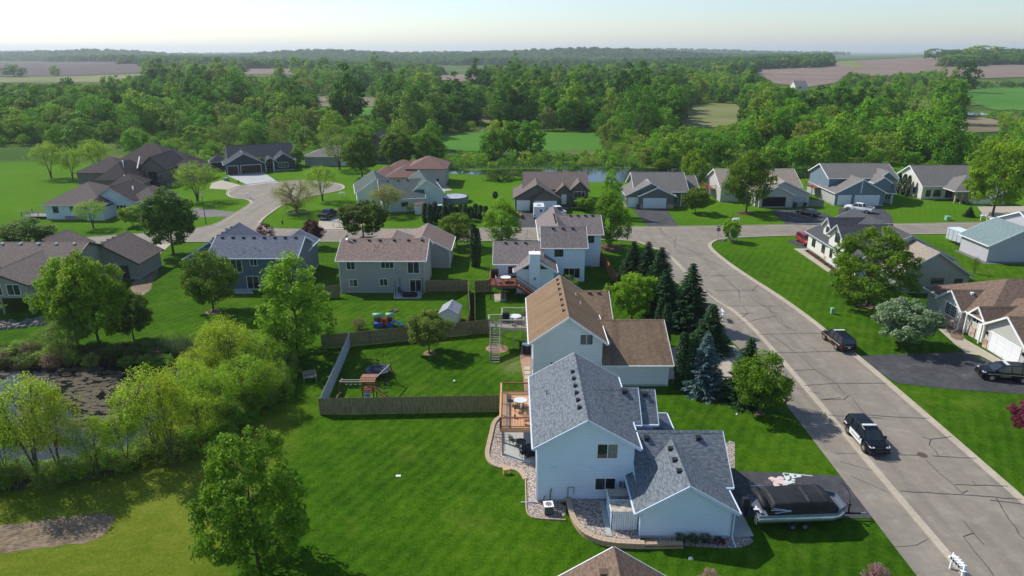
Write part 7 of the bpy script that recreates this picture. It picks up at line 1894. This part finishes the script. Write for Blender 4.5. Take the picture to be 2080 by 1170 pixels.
# ------------------------------------------------------------------ street furniture
def mailboxes(x, y, rz, n, label, big=1.0):
    r = empty('mailbox_stand', (x, y, 0), rz, label, 'mailboxes'); r.scale = (big,) * 3
    for q in (-.62, .62): m = MB(); m.box(q - .06, q + .06, -.06, .06, 0, 1.35); m.build('post', M['white'], r); m = MB(); m.frustum(q, 0, 1.35, 1.47, .06, .06, .01, .01); m.build('finial', M['white'], r)
    m = MB(); m.box(-.8, .8, -.22, .22, .95, 1.02); m.build('shelf', M['white'], r); m = MB(); m.box(-.56, .56, -.05, .05, 1.24, 1.32); m.build('top_rail', M['white'], r)
    for k in range(n):
        u = -.56 + 1.12 * (k + .5) / n; w = .10
        m = MB(); m.box(u - w, u + w, -.26, .26, 1.03, 1.17); m.tube([(u, -.26, 1.17), (u, .26, 1.17)], w * .98, 8); m.build('mailbox', M['white'], r)
        m = MB(); m.box(u - w * .9, u + w * .9, -.275, -.262, 1.04, 1.24); m.build('door', M['black'], r)
    return r
mailboxes(29.55, 36.75, R(-90), 4, 'white stand with four mailboxes at the kerb by the bottom edge', .95)
mailboxes(27.3, 82.6, R(-95), 2, 'white mailbox stand at the kerb beside the dark spruces')
mailboxes(45.2, 134.7, R(180), 3, 'white mailbox stand at the far kerb, right of the stop sign corner')
mailboxes(97.5, 138.0, R(178), 2, 'white mailbox arch at the far kerb near the right edge')
mailboxes(-35.0, 132.6, R(180), 2, 'white mailbox stand on the lawn edge near the purple tree')
mailboxes(-62.6, 160.2, R(150), 2, 'white mailbox stand at the kerb where the left street widens')
mailboxes(-40.6, 161.5, R(170), 2, 'white mailbox stand at the mouth of the second cul de sac')

def lettering(parent, body, size, loc, rot, mat, sx=1.0):
    tc = bpy.data.curves.new('lettering', 'FONT'); tc.body = body; tc.size = size; tc.align_x = 'CENTER'; tc.align_y = 'CENTER'; tc.extrude = .002
    tmp = bpy.data.objects.new('tmp', tc); me = bpy.data.meshes.new_from_object(tmp); bpy.data.objects.remove(tmp)
    me.materials.clear(); me.materials.append(M[mat]); o = bpy.data.objects.new('lettering', me); COL.objects.link(o); o.parent = parent; o.location = loc; o.rotation_euler = rot; o.scale = (sx, 1, 1); return o
def octagon(m, r0, y, z): m.face([(r0 * math.cos(R(22.5 + 45 * k)), y, z + r0 * math.sin(R(22.5 + 45 * k))) for k in range(8)])
r = empty('stop_sign', (37.7, 121.2, 0), R(-8), 'red stop sign with a green street name sign above on the lawn corner', 'stop sign')
m = MB(); m.beam((0, 0, 0), (0, 0, 3.0), .06); m.build('pole', M['dull_metal'], r)
m = MB(); octagon(m, .41, -.045, 2.35); m.build('rim', M['white'], r); m = MB(); octagon(m, .38, -.052, 2.35); m.build('sign_plate', M['sign_red'], r)
m = MB(); octagon(m, .41, -.035, 2.35); m.build('back_plate', M['dull_metal'], r)
lettering(r, 'STOP', .27, (0, -.056, 2.35), (R(90), 0, 0), 'white')
m = MB(); m.box(-.45, .45, -.01, .01, 2.86, 3.05); m.build('street_sign', M['sign_green'], r); m = MB(); m.box(-.01, .01, -.45, .45, 3.06, 3.24); m.build('street_sign', M['sign_green'], r)
for k, (px, py, s_) in enumerate([(1472, 489, .3), (1466, 490, .22), (1488, 490, .3), (1494, 489, .24), (1462, 488, .18)]):
    x, y = at(px, py); m = MB(); m.frustum(0, 0, -.05, s_, s_ * 1.2, s_, s_ * .7, s_ * .6); o = m.build('boulder', M['rock'], None); o.location = (x, y, 0); o.rotation_euler = (0, 0, k * 1.3)
    tag(o, 'small boulder in the bed of the young tree on the street corner', 'boulder', 'boulders round the corner tree')
def ring(px, py, rr, n, label, mat='rock', z=0):
    x, y = at(px, py); r = empty('stone_ring', (x, y, 0), 0, label, 'stone ring')
    for k in range(n):
        a = k / n * 6.283; m = MB(); m.box(-.2, .2, -.13, .13, 0, .22); o = m.build('stone', M[mat], r); o.location = (rr * math.cos(a), rr * math.sin(a), 0); o.rotation_euler = (0, 0, a + 1.57)
ring(605, 432, 2.2, 30, 'low stone ring round the foot of the sparse yellow green willow')
for (px, py, rx, lb) in ((1238, 503, 2.4, 'mulch ring under the tall tree by the white house'), (1515, 433, 2.0, 'mulch ring')): 
    x, y = at(px, py); sheet('mulch_ring', [(x + rx * math.cos(t), y + rx * math.sin(t)) for t in np.linspace(0, 6.0, 18)], .014, M['mulch'])
for (px, py, rx) in ((872, 717, .8), (738, 487, 1.0), (434, 633, 1.1), (1018, 489, 1.0), (1760, 622, 1.2), (1540, 838, .6)):
    x, y = at(px, py); sheet('bare_ring', wobble([(x + rx * math.cos(t), y + rx * math.sin(t)) for t in np.linspace(0, 6.0, 12)], .4, .12, 3), .012, M['soil'])

r = empty('street_lamp', (-61.8, 134.6, 0), 0, 'thin dark street lamp on the verge left of the street', 'street lamp')
m = MB(); m.tube([(0, 0, 0), (0, 0, 6.0)], [.08, .05], 6); m.build('pole', M['dark_trim'], r); m = MB(); m.frustum(0, 0, 5.9, 6.3, .12, .12, .26, .26); m.build('lantern', M['lens'], r); m = MB(); m.frustum(0, 0, 6.3, 6.5, .3, .3, .05, .05); m.build('cap', M['dark_trim'], r)
def hydrant(px, py, label):
    x, y = at(px, py); r = empty('hydrant', (x, y, 0), 0, label, 'fire hydrant')
    m = MB(); m.cyl(0, 0, 0, .6, .13, 10); m.build('barrel', M['dark_trim'], r); m = MB(); m.cyl(0, 0, .6, .78, .15, 10, .05); m.build('bonnet', M['dark_trim'], r); m = MB(); m.tube([(-.25, 0, .45), (.25, 0, .45)], .07, 8); m.build('nozzle', M['dark_trim'], r); m = MB(); m.beam((.1, .1, .7), (.1, .1, 1.5), .03); m.build('marker_rod', M['dark_trim'], r)
hydrant(574, 455, 'dark fire hydrant on the corner lawn near the black pickup'); hydrant(1487, 447, 'dark fire hydrant on the far lawn behind the corner tree'); hydrant(485, 372, 'dark fire hydrant between the two driveways of the cul de sac')
def ubox(px, py, w, hh, label, mat='util_green'):
    x, y = at(px, py); r = empty('utility_box', (x, y, 0), 0, label, 'utility box'); m = MB(); m.box(-w / 2, w / 2, -w / 2, w / 2, 0, hh); m.build('cabinet', M[mat], r, bevel=.03); m = MB(); m.frustum(0, 0, hh, hh + .08, w * .55, w * .55, w * .4, w * .4); m.build('lid', M[mat], r)
ubox(1690, 637, .42, .75, 'small pale green utility box on the corner lawn', 'green_pl'); ubox(1924, 447, .9, .8, 'pale green transformer box on the lawn by the far kerb', 'green_pl'); ubox(460, 367, 1.0, .8, 'dark green transformer box by the cul de sac driveway')
def small(name, lb, cat, x, y, f, mat):
    m = MB(); f(m); o = m.build(name, M[mat], None); o.location = (x, y, 0.0); return tag(o, lb, cat)
small('ball', 'small white ball lying on the fenced lawn', 'ball', *at(923, 776), lambda m: m.tube([(0, 0, 0), (0, 0, .05), (0, 0, .18), (0, 0, .24)], [.06, .13, .13, .05], 8), 'white')
small('drain_cover', 'white drain cover lying flat on the big back lawn', 'drain cover', *at(809, 967), lambda m: m.box(-.2, .2, -.12, .12, .01, .05), 'white')
small('white_stone', 'white object on the lawn near the brown roof at the bottom', 'stone', *at(1403, 1135), lambda m: m.frustum(0, 0, 0, .12, .16, .1, .08, .06), 'white')
small('yard_cone', 'small white marker on the light blue house lawn', 'marker', *at(1497, 842), lambda m: m.frustum(0, 0, 0, .16, .09, .09, .03, .03), 'white')
def bin_(x, y, mat, lb, z=0.03):
    r = empty('wheelie_bin', (x, y, z), .1, lb, 'bin'); m = MB(); m.frustum(0, 0, .05, 1.0, .24, .26, .3, .34); m.build('body', M[mat], r); m = MB(); m.box(-.32, .32, -.38, .34, 1.0, 1.07); m.build('lid', M[mat], r)
    for q in (-.25, .25): m = MB(); m.tube([(q - .04, .3, .1), (q + .04, .3, .1)], .1, 8); m.build('wheel', M['black'], r)
bin_(4.2, 146.0, 'black', 'black wheeled bin between the two garage doors of the taupe house'); bin_(27.9, 149.3 - .5, 'dark_trim', 'dark wheeled bin by the garage of the grey house'); bin_(63.4, 150.5, 'dark_trim', 'left dark bin beside the open garage of the pale house'); bin_(65.6, 150.5, 'dark_trim', 'right dark bin beside the open garage of the pale house')

# garden soil patch in the lower left
sheet('soil_patch', wobble(smooth_closed(A((-20, 1072), (60, 1060), (150, 1048), (238, 1042), (225, 1072), (195, 1100), (100, 1112), (-20, 1128)), 1), .5, .12, 8), .012, M['soil'])
rng = np.random.default_rng(3); m = MB()
for (x, y, s_) in ragged(A((-10, 1075), (230, 1050), (190, 1095), (-10, 1122)), 420, 31, .06, .34):
    hh = s_ * rng.uniform(.15, .4); n = 6; c = [(x + s_ * 1.6 * math.cos(t) * rng.uniform(.6, 1), y + s_ * .7 * math.sin(t) * rng.uniform(.6, 1), .012) for t in np.linspace(0, 5.2, n)]
    for i in range(n): m.face([c[i], c[(i + 1) % n], (x, y, hh)])
m.build('soil_clods', M['soil'], kind='stuff', label='lumps of dug soil on the garden patch in the lower left')

# ------------------------------------------------------------------ vehicles
def loft(m, st, close=True):
    """st: rings of equal length"""
    n = len(st[0]); k = len(m.v)
    for r_ in st: m.v += [tuple(p) for p in r_]
    for i in range(len(st) - 1):
        for j in range(n):
            j2 = (j + 1) % n; m.f.append((k + i * n + j, k + i * n + j2, k + (i + 1) * n + j2, k + (i + 1) * n + j)); m.m.append(m.mi); m.uv.append(None)
    for e in (0, len(st) - 1): m.f.append(tuple(k + e * n + j for j in range(n))); m.m.append(m.mi); m.uv.append(None)

def vehicle(name, label, cat, x, y, heading, kind, paint, z=0.03, group=None, deco=None, rim='steel'):
    r = empty(name, (x, y, z), heading, label, cat, group)
    K = {'suv': dict(L=5.0, W=1.98, belt=1.08, hood=1.03, roof=1.76, cab=[(-2.40, 1.12, .86), (-2.18, 1.68, .72), (-1.2, 1.76, .70), (.15, 1.75, .70), (.62, 1.66, .68), (1.42, 1.10, .80)], rt=.38),
         'sedan': dict(L=4.7, W=1.82, belt=.95, hood=.92, roof=1.44, cab=[(-1.85, 1.0, .78), (-1.2, 1.36, .62), (-.2, 1.44, .60), (.35, 1.40, .60), (1.2, .98, .74)], rt=.33),
         'pickup': dict(L=5.8, W=2.02, belt=1.18, hood=1.14, roof=1.90, cab=[(-.95, 1.2, .86), (-.75, 1.82, .74), (0.1, 1.90, .72), (.75, 1.82, .70), (1.45, 1.2, .82)], rt=.40)}[kind]
    h = K['L'] / 2; w = K['W'] / 2; b = K['belt']; hd = K['hood']; rt = K['rt']
    def ringb(yy, zl, zt, wf=1.0):
        ww = w * wf
        return [(-ww * .90, yy, zl), (ww * .90, yy, zl), (ww, yy, zl + (zt - zl) * .35), (ww, yy, zl + (zt - zl) * .62), (ww * .93, yy, zt - .05), (ww * .80, yy, zt), (-ww * .80, yy, zt), (-ww * .93, yy, zt - .05), (-ww, yy, zl + (zt - zl) * .62), (-ww, yy, zl + (zt - zl) * .35)]
    m = MB()
    ly = K['cab'][-1][0]
    tail = b if kind != 'sedan' else .98
    if kind == 'pickup':
        st = [ringb(-h, .50, b - .04, .94), ringb(-h + .1, .38, b, 1), ringb(-.95, .32, b, 1), ringb(0, .30, b, 1), ringb(ly, .30, b, 1), ringb(h - .35, .32, hd - .04, .98), ringb(h - .08, .36, hd - .12, .93), ringb(h, .45, hd - .3, .86)]
    else:
        st = [ringb(-h, .50, tail - .10, .88), ringb(-h + .12, .36, tail - .01, .96), ringb(-h * .6, .30, b, 1), ringb(0, .28, b, 1), ringb(ly, .28, b, 1), ringb(h - .55, .30, hd - .02, .98), ringb(h - .15, .34, hd - .12, .93), ringb(h, .42, hd - .34, .82)]
    loft(m, st); body = m.build('body', M[paint], r, smooth=False, bevel=.04)
    for f in body.data.polygons: f.use_smooth = False
    # cabin: dark glass with painted roof
    m = MB(); cs = []
    for yy, zz, ww in K['cab']: cs.append([(-w * .86, yy, b - .03), (w * .86, yy, b - .03), (ww, yy, zz - .02), (ww * .86, yy, zz), (-ww * .86, yy, zz), (-ww, yy, zz - .02)])
    loft(m, cs); m.build('windows', M['glass'], r)
    m = MB()
    top = [c for c in K['cab'] if c[1] > K['roof'] - .26]
    rs = [[(-c[2] - .015, c[0], c[1] - .05), (c[2] + .015, c[0], c[1] - .05), (c[2] * .9, c[0], c[1] + .03), (-c[2] * .9, c[0], c[1] + .03)] for c in top]
    loft(m, rs); m.build('roof', M[paint], r, bevel=.02)
    for s_ in (-1, 1):
        m = MB()
        cb = K['cab']
        for i in (0, len(cb) - 2): m.beam((s_ * w * .86, cb[0][0] if i == 0 else cb[-1][0], b - .02), (s_ * (cb[1][2] + .01) if i == 0 else s_ * (cb[-2][2] + .01), cb[1][0] if i == 0 else cb[-2][0], (cb[1][1] if i == 0 else cb[-2][1]) - .02), .07)
        for yy in ((-.25, -1.25) if kind == 'suv' else (-.2,) if kind == 'sedan' else (.05,)): m.beam((s_ * w * .865, yy, b - .02), (s_ * .72, yy, K['roof'] - .07), .07, .05)
        m.build('pillar', M[paint], r)
        m = MB(); m.box(*sorted((s_ * (w - .02), s_ * (w + .17))), ly - .45, ly - .33, b - .02, b + .17); m.build('mirror', M[paint], r)
        m = MB(); m.hull([(s_ * w * .52, h - .16, hd - .30), (s_ * w * .86, h - .2, hd - .30), (s_ * w * .9, h - .34, hd - .28), (s_ * w * .5, h - .2, hd - .28), (s_ * w * .52, h - .10, hd - .13), (s_ * w * .84, h - .14, hd - .13), (s_ * w * .91, h - .4, hd - .08), (s_ * w * .5, h - .2, hd - .09)]); m.build('headlight', M['lens'], r)
        m = MB(); m.box(*sorted((s_ * w * .72, s_ * w * .93)), -h - .015, -h + .14, tail - .36, tail - .12); m.build('tail_light', M['tail'], r)
        for yy in (-h + 1.05, h - .98):
            t = MB(); t.tube([(s_ * (w - .25), yy, rt), (s_ * (w + .005), yy, rt)], rt, 18); wh = t.build('wheel', M['rubber'], r)
            t = MB(); t.tube([(s_ * (w - .02), yy, rt), (s_ * (w + .02), yy, rt)], rt * .60, 12); t.build('rim', M[rim], wh)
            t = MB(); t.tube([(s_ * (w - .03), yy, rt + .02), (s_ * (w - .005), yy, rt + .02)], rt * 1.16, 18); t.build('wheel_arch', M['black'], r)
    m = MB(); m.box(-w * .5, w * .5, h - .06, h + .02, .52, hd - .36); m.build('grille', M['black'], r)
    m = MB(); m.box(-w * .88, w * .88, h - .1, h + .04, .36, .52); m.build('front_bumper', M['black' if kind != 'pickup' else 'steel'], r, bevel=.03)
    m = MB(); m.box(-w * .9, w * .9, -h - .06, -h + .12, .38, .58); m.build('rear_bumper', M['black' if kind != 'pickup' else 'steel'], r, bevel=.03)
    m = MB(); m.box(-.16, .16, -h - .075, -h - .06, .66 if kind != 'sedan' else .6, .78 if kind != 'sedan' else .72); m.build('licence_plate', M['lens'], r)
    if kind == 'pickup':
        m = MB(); m.box(-w * .78, w * .78, -h + .12, -1.0, b - .02, b + .004); m.build('bed_floor', M['black'], r)
        for a in (-1, 1): m = MB(); m.box(*sorted((a * w * .78, a * w * .96)), -h + .06, -1.0, b - .02, b + .07); m.build('bed_rail', M[paint], r)
        m = MB(); m.box(-w * .9, w * .9, -h + .02, -h + .1, b - .5, b + .07); m.build('tailgate', M[paint], r)
    if kind in ('suv',) and deco:
        m = MB(); m.box(-.62, .62, -.05, .25, 1.79, 1.88); m.build('light_bar', M['lens'] if deco != 'grey' else M['grey_trim'], r, bevel=.02)
        m = MB(); m.box(-.5, .5, h + .03, h + .12, .42, .92); bars = MB()
        for a in (-.42, .42): bars.beam((a, h + .07, .36), (a, h + .07, .98), .06)
        for zz in (.45, .7, .95): bars.beam((-.42, h + .07, zz), (.42, h + .07, zz), .05)
        bars.build('push_bar', M['black'], r)
        for s_ in (-1, 1):
            if deco == 'doors':
                m = MB(); m.hull([(s_ * (w - .02), -1.15, .42), (s_ * (w + .012), -1.15, .42), (s_ * (w + .012), 1.0, .42), (s_ * (w - .02), 1.0, .42), (s_ * (w - .04), -1.15, b - .12), (s_ * (w + .008), -1.15, b - .12), (s_ * (w + .008), 1.0, b - .12), (s_ * (w - .04), 1.0, b - .12)]); m.build('door', M['white_paint_car'], r)
                m = MB(); m.box(*sorted((s_ * (w + .010), s_ * (w + .018))), -.75, .85, .66, .72); m.build('door_stripe', M['black'], r)
                m = MB(); m.box(*sorted((s_ * (w + .010), s_ * (w + .018))), .55, .8, .78, .90); m.build('door_badge', M['dull_metal'], r)
                m = MB(); m.box(*sorted((s_ * (w * .93), s_ * (w + .008))), -2.25, -1.75, .84, .92); m.build('rear_stripe', M['white_paint_car'], r)
            else:
                m = MB(); m.hull([(s_ * (w - .02), -2.2, .86), (s_ * (w + .01), -2.2, .86), (s_ * (w + .01), 1.95, .78), (s_ * (w - .02), 1.95, .78), (s_ * (w - .02), -2.2, .94), (s_ * (w + .01), -2.2, .94), (s_ * (w + .01), 1.95, .80), (s_ * (w - .02), 1.95, .80)]); m.build('side_stripe', M['gold'], r)
                lettering(r, 'SHERIFF', .26, (s_ * (w + .012), .25, .66), (R(90), 0, R(90) if s_ > 0 else R(-90)), 'gold', 1.15)
        m = MB(); m.beam((.25, -1.6, 1.76), (.25, -1.6, 2.05), .015); m.build('antenna', M['black'], r)
        if deco == 'stripe': m = MB(); m.box(-.55, .55, -h - .012, -h + .02, .86, .90); m.build('rear_trim', M['steel'], r)
    return r
vehicle('police_car', 'black police SUV with white doors and a roof light bar, parked at the near kerb', 'police car', 31.55, 53.1, R(180), 'suv', 'black_paint', deco='doors')
vehicle('police_car', 'black police SUV with a gold side stripe, seen from behind at the corner lawn kerb', 'police car', 38.75, 74.6, R(2), 'suv', 'black_paint', deco='stripe')
vehicle('police_car', 'black police SUV with a gold side stripe on the dark driveway at the right edge', 'police car', 52.4, 65.7, R(78), 'suv', 'black_paint', deco='stripe')
vehicle('pickup_truck', 'black pickup truck on the pale driveway of the corner lawn', 'pickup truck', -38.6, 140.6, R(-12), 'pickup', 'dark_paint')
vehicle('parked_car', 'red car on the pale driveway behind the dense dark round tree', 'car', -34.8, 143.4, R(60), 'suv', 'red_paint', deco=None)
vehicle('parked_car', 'silver car next to the red car, half hidden by the dense round tree', 'car', -33.6, 140.0, R(58), 'sedan', 'silver_paint')
vehicle('pickup_truck', 'white pickup truck on the driveway of the blue grey house', 'pickup truck', 75.6, 146.2, R(48), 'pickup', 'white_paint_car')
vehicle('parked_car', 'dark sedan on the dark driveway in front of the open garage', 'car', 63.0, 142.6, R(40), 'sedan', 'dark_paint')
vehicle('parked_car', 'red car beside the cream corner house', 'car', 53.3, 120.0, R(180), 'suv', 'red_paint', deco=None)
vehicle('pickup_truck', 'white truck half hidden behind the white house roof', 'pickup truck', 9.6, 143.3, R(20), 'pickup', 'white_paint_car')
sheet('driveway', A((641, 466), (650, 446), (676, 428), (692, 422), (745, 436), (735, 466)), .026, M['concrete'])

r = empty('camper', (5.6, 139.8, 0.03), 0, 'white boxy camper parked on the dark driveway of the taupe house', 'camper')
m = MB(); m.box(-1.1, 1.1, -2.0, 2.0, .55, 2.9); m.build('body', M['white_paint_car'], r, bevel=.08); m = MB(); m.box(-.4, .3, -1.0, -.4, 2.9, 3.02); m.build('roof_hatch', M['dull_metal'], r)
m = MB(); m.box(.15, .6, -2.04, -2.0, 1.8, 2.3); m.build('window', M['glass'], r); m = MB(); m.box(-1.0, 1.0, -2.08, -1.9, .45, .6); m.build('bumper', M['black'], r)
for s_ in (-1, 1):
    m = MB(); m.box(s_ * .95 - .12, s_ * .95 + .12, -2.04, -2.0, .9, 1.2); m.build('tail_light', M['tail'], r)
    for y in (-.9, .9): m = MB(); m.tube([(s_ * .85, y, .36), (s_ * 1.08, y, .36)], .36, 14); m.build('wheel', M['rubber'], r)
r = empty('cargo_trailer', (81.2, 119.4, .0), R(5), 'beige enclosed trailer behind the teal roofed house', 'trailer')
m = MB(); m.box(-1.1, 1.1, -2.6, 2.6, .55, 2.5); m.build('body', M['fence_pale'], r)
m = MB(); m.box(-1.12, 1.12, -2.62, 2.62, 2.5, 2.58); m.build('roof', M['trim_blue'], r)
for k in range(5): m = MB(); m.box(-1.13, -1.1, -2.4 + k * 1.1, -2.34 + k * 1.1, .6, 2.45); m.build('rib', M['dull_metal'], r)
for s_ in (-1, 1):
    for y in (-1.0, -.2): m = MB(); m.tube([(s_ * .9, y, .34), (s_ * 1.12, y, .34)], .34, 14); m.build('wheel', M['rubber'], r)
r = empty('motorbike', (1.9, 139.4, .03), .7, 'dark motorcycle with orange parts on the driveway of the taupe house', 'motorcycle')
for y in (-.7, .7): m = MB(); m.tube([(-.07, y, .33), (.07, y, .33)], .33, 14); m.build('wheel', M['rubber'], r)
m = MB(); m.box(-.16, .16, -.4, .35, .35, .75); m.build('engine', M['dark_trim'], r); m = MB(); m.frustum(0, .1, .75, .98, .17, .35, .1, .2); m.build('tank', M['brass'], r); m = MB(); m.box(-.15, .15, -.75, -.2, .78, .88); m.build('seat', M['black'], r)
m = MB(); m.beam((0, .7, .33), (0, .45, 1.05), .07); m.beam((-.35, .4, 1.08), (.35, .4, 1.08), .04); m.build('handlebar', M['steel'], r)
r = empty('utility_cart', (.9, 141.4, .03), 0, 'small orange and tan garden tractor in front of the left garage door', 'garden tractor')
m = MB(); m.box(-.4, .4, -.2, .9, .4, .85); m.build('hood', M['brass'], r); m = MB(); m.box(-.45, .45, -.9, -.2, .35, .5); m.build('deck', M['dark_trim'], r); m = MB(); m.box(-.25, .25, -.75, -.3, .5, .95); m.build('seat', M['black'], r)
for s_ in (-1, 1):
    for y, q in ((-.6, .32), (.65, .22)): m = MB(); m.tube([(s_ * .4, y, q), (s_ * .58, y, q)], q, 12); m.build('wheel', M['rubber'], r)

# ---- the pontoon boat and its trailer
tr_ = empty('boat_trailer', (20.9, 42.4, .03), R(3), 'two axled trailer carrying the covered pontoon boat beside the driveway', 'trailer')
for y in (-.75, .75): m = MB(); m.beam((-3.0, y, .52), (3.2, y, .52), .10, .14); m.build('frame_rail', M['black'], tr_)
for x in (-2.6, -.8, .8, 2.4): m = MB(); m.beam((x, -.9, .45), (x, .9, .45), .09, .10); m.build('cross_member', M['black'], tr_)
m = MB(); m.beam((3.1, 0, .52), (5.1, -.1, .48), .11, .12); m.build('tongue', M['black'], tr_); m = MB(); m.beam((5.0, -.1, .48), (5.5, -.1, .5), .12, .09); m.build('coupler', M['steel'], tr_)
m = MB(); m.beam((3.0, -.75, .52), (3.9, -.04, .52), .08); m.beam((3.0, .75, .52), (3.9, -.02, .52), .08); m.build('brace', M['black'], tr_)
m = MB(); m.beam((4.2, 0, .5), (4.1, 0, 1.5), .09); m.tube([(4.1, -.15, 1.3), (4.1, .15, 1.3)], .11, 10); m.build('winch_post', M['black'], tr_)
m = MB(); m.tube([(4.2, .1, 1.4), (4.35, .5, 1.75), (4.25, .9, 2.1), (4.0, 1.3, 2.3)], .03, 5); m.build('winch_strap', M['black'], tr_)
for s_ in (-1, 1):
    for x in (-.55, .35):
        t = MB(); t.tube([(x, s_ * .98, .31), (x, s_ * 1.2, .31)], .31, 16); w_ = t.build('wheel', M['rubber'], tr_); t = MB(); t.tube([(x, s_ * 1.1, .31), (x, s_ * 1.22, .31)], .17, 10); t.build('rim', M['steel'], w_)
    m = MB(); m.box(-1.0, .8, s_ * 1.09 - .13, s_ * 1.09 + .13, .66, .70); m.build('mudguard', M['black'], tr_)
bt = empty('pontoon_boat', (20.9, 42.4, .70), R(3), 'covered pontoon boat with silver tubes, black tarpaulin and outboard motor', 'boat')
for s_ in (-1, 1):
    m = MB(); pts_ = [(-3.15, s_ * .95, .32), (2.3, s_ * .95, .32), (2.9, s_ * .93, .42), (3.3, s_ * .9, .6)]; m.tube(pts_, [.32, .32, .24, .06], 14); m.build('pontoon_tube', M['pontoon'], bt, smooth=True)
m = MB(); m.face([(-3.2, -1.22, .70), (2.6, -1.22, .70), (3.35, -.75, .70), (3.35, .75, .70), (2.6, 1.22, .70), (-3.2, 1.22, .70)]); o = m.build('deck', plain('boat_deck', (0.10, 0.12, 0.16), .6), bt); md = o.modifiers.new('t', 'SOLIDIFY'); md.thickness = .08
m = MB()
ol = [(-3.2, -1.24), (2.6, -1.24), (3.38, -.75), (3.38, .75), (2.6, 1.24), (-3.2, 1.24)]
for a, b in zip(ol[:-1], ol[1:]): m.beam((*a, .66), (*b, .66), .05, .22)
m.build('rub_rail', plain('rub_rail', (0.20, 0.24, 0.28), .4), bt)
m = MB()
for a, b in zip(ol[1:-2], ol[2:-1]): m.beam((*a, .92), (*b, .92), .04, .30)
m.build('bow_fence', plain('blue_grey_panel', (0.13, 0.16, 0.22), .4), bt)
# tarpaulin: a grid with ridges over the seats
rng = np.random.default_rng(11); m = MB(); nx, ny = 64, 26
def cov(i, j):
    u, v = i / nx, j / ny; x = -2.5 + 5.5 * u; yv = (v * 2 - 1)
    edge = min(1, (1 - abs(yv)) * 9) ; e2 = min(1, u * 14, (1 - u) * 7)
    z = .72 + (.80 + .10 * math.sin(u * 3.1) ) * min(1, edge, ) * min(1, e2) + .16 * math.cos(yv * 1.5) * min(edge, e2) + .022 * math.sin(u * 19 + yv * 3) * math.cos(yv * 4) * edge + .010 * math.sin(u * 43 + yv * 8) * edge
    z += .10 * math.exp(-((u - .55) / .02) ** 2) * edge + .07 * math.exp(-((u - .78) / .02) ** 2) * edge
    return (x, yv * 1.24 * (1 if u < .9 else 1 - (u - .9) * 1.6), z)
for i in range(nx):
    for j in range(ny): m.face([cov(i, j), cov(i + 1, j), cov(i + 1, j + 1), cov(i, j + 1)])
o = m.build('tarpaulin', M['cover'], bt)
bm = bmesh.new(); bm.from_mesh(o.data); bmesh.ops.remove_doubles(bm, verts=bm.verts[:], dist=.002); bmesh.ops.recalc_face_normals(bm, faces=bm.faces[:]); bm.to_mesh(o.data); bm.free()
o.data.polygons.foreach_set('use_smooth', [True] * len(o.data.polygons))
m = MB(); m.tube([(-2.75, -1.1, 1.35), (-2.7, 0, 1.42), (-2.75, 1.1, 1.35)], .26, 8); m.build('tarpaulin_roll', M['cover'], bt, smooth=True)
m = MB(); m.tube([(-2.4, -1.25, 1.25), (-1.0, -1.35, 1.15), (-2.1, -1.3, 1.0)], .035, 5); m.tube([(-2.2, -1.22, 1.35), (-.95, -1.36, 1.2)], .035, 5); m.tube([(-3.0, 1.2, 1.6), (-1.6, 1.3, 1.45)], .035, 5); m.tube([(-3.1, 1.1, 2.0), (-2.9, 1.2, 1.2)], .03, 5); m.build('canopy_frame', M['steel'], bt)
m = MB(); m.frustum(-3.75, 0, .75, 1.45, .30, .24, .22, .18); m.build('outboard_motor', M['black'], bt, bevel=.05); m = MB(); m.frustum(-3.65, 0, -.1, .75, .10, .06, .14, .12); m.build('motor_leg', M['black'], bt)
m = MB(); m.tube([(-3.3, -.5, .8), (-3.05, -.8, 1.0), (-2.95, -1.0, .85)], .09, 6); m.tube([(-3.2, -.3, .9), (-3.1, -.6, .95)], .1, 6); m.build('anchor_bag', M['lens'], bt)
m = MB(); m.beam((-3.3, -1.2, .6), (-3.3, -1.2, 0), .04); m.beam((-3.3, -.85, .6), (-3.3, -.85, 0), .04)
for k in range(3): m.beam((-3.3, -1.2, .05 + k * .22), (-3.3, -.85, .05 + k * .22), .04)
m.build('ladder', M['steel'], bt)

# ------------------------------------------------------------------ the air
haze = bpy.data.materials.new('haze'); haze.use_nodes = True; nt = haze.node_tree
for n in list(nt.nodes): nt.nodes.remove(n)
ho = nt.nodes.new('ShaderNodeOutputMaterial'); hv = nt.nodes.new('ShaderNodeVolumePrincipled')
hv.inputs['Color'].default_value = (0.86, 0.94, 1.0, 1); hv.inputs['Density'].default_value = 0.000115; hv.inputs['Anisotropy'].default_value = 0.25
nt.links.new(hv.outputs[0], ho.inputs['Volume'])
m = MB(); m.box(-17000, 17000, -400, 17000, -60, 130)
o = m.build('haze', haze, kind='stuff', label='thin bluish haze over the whole landscape')
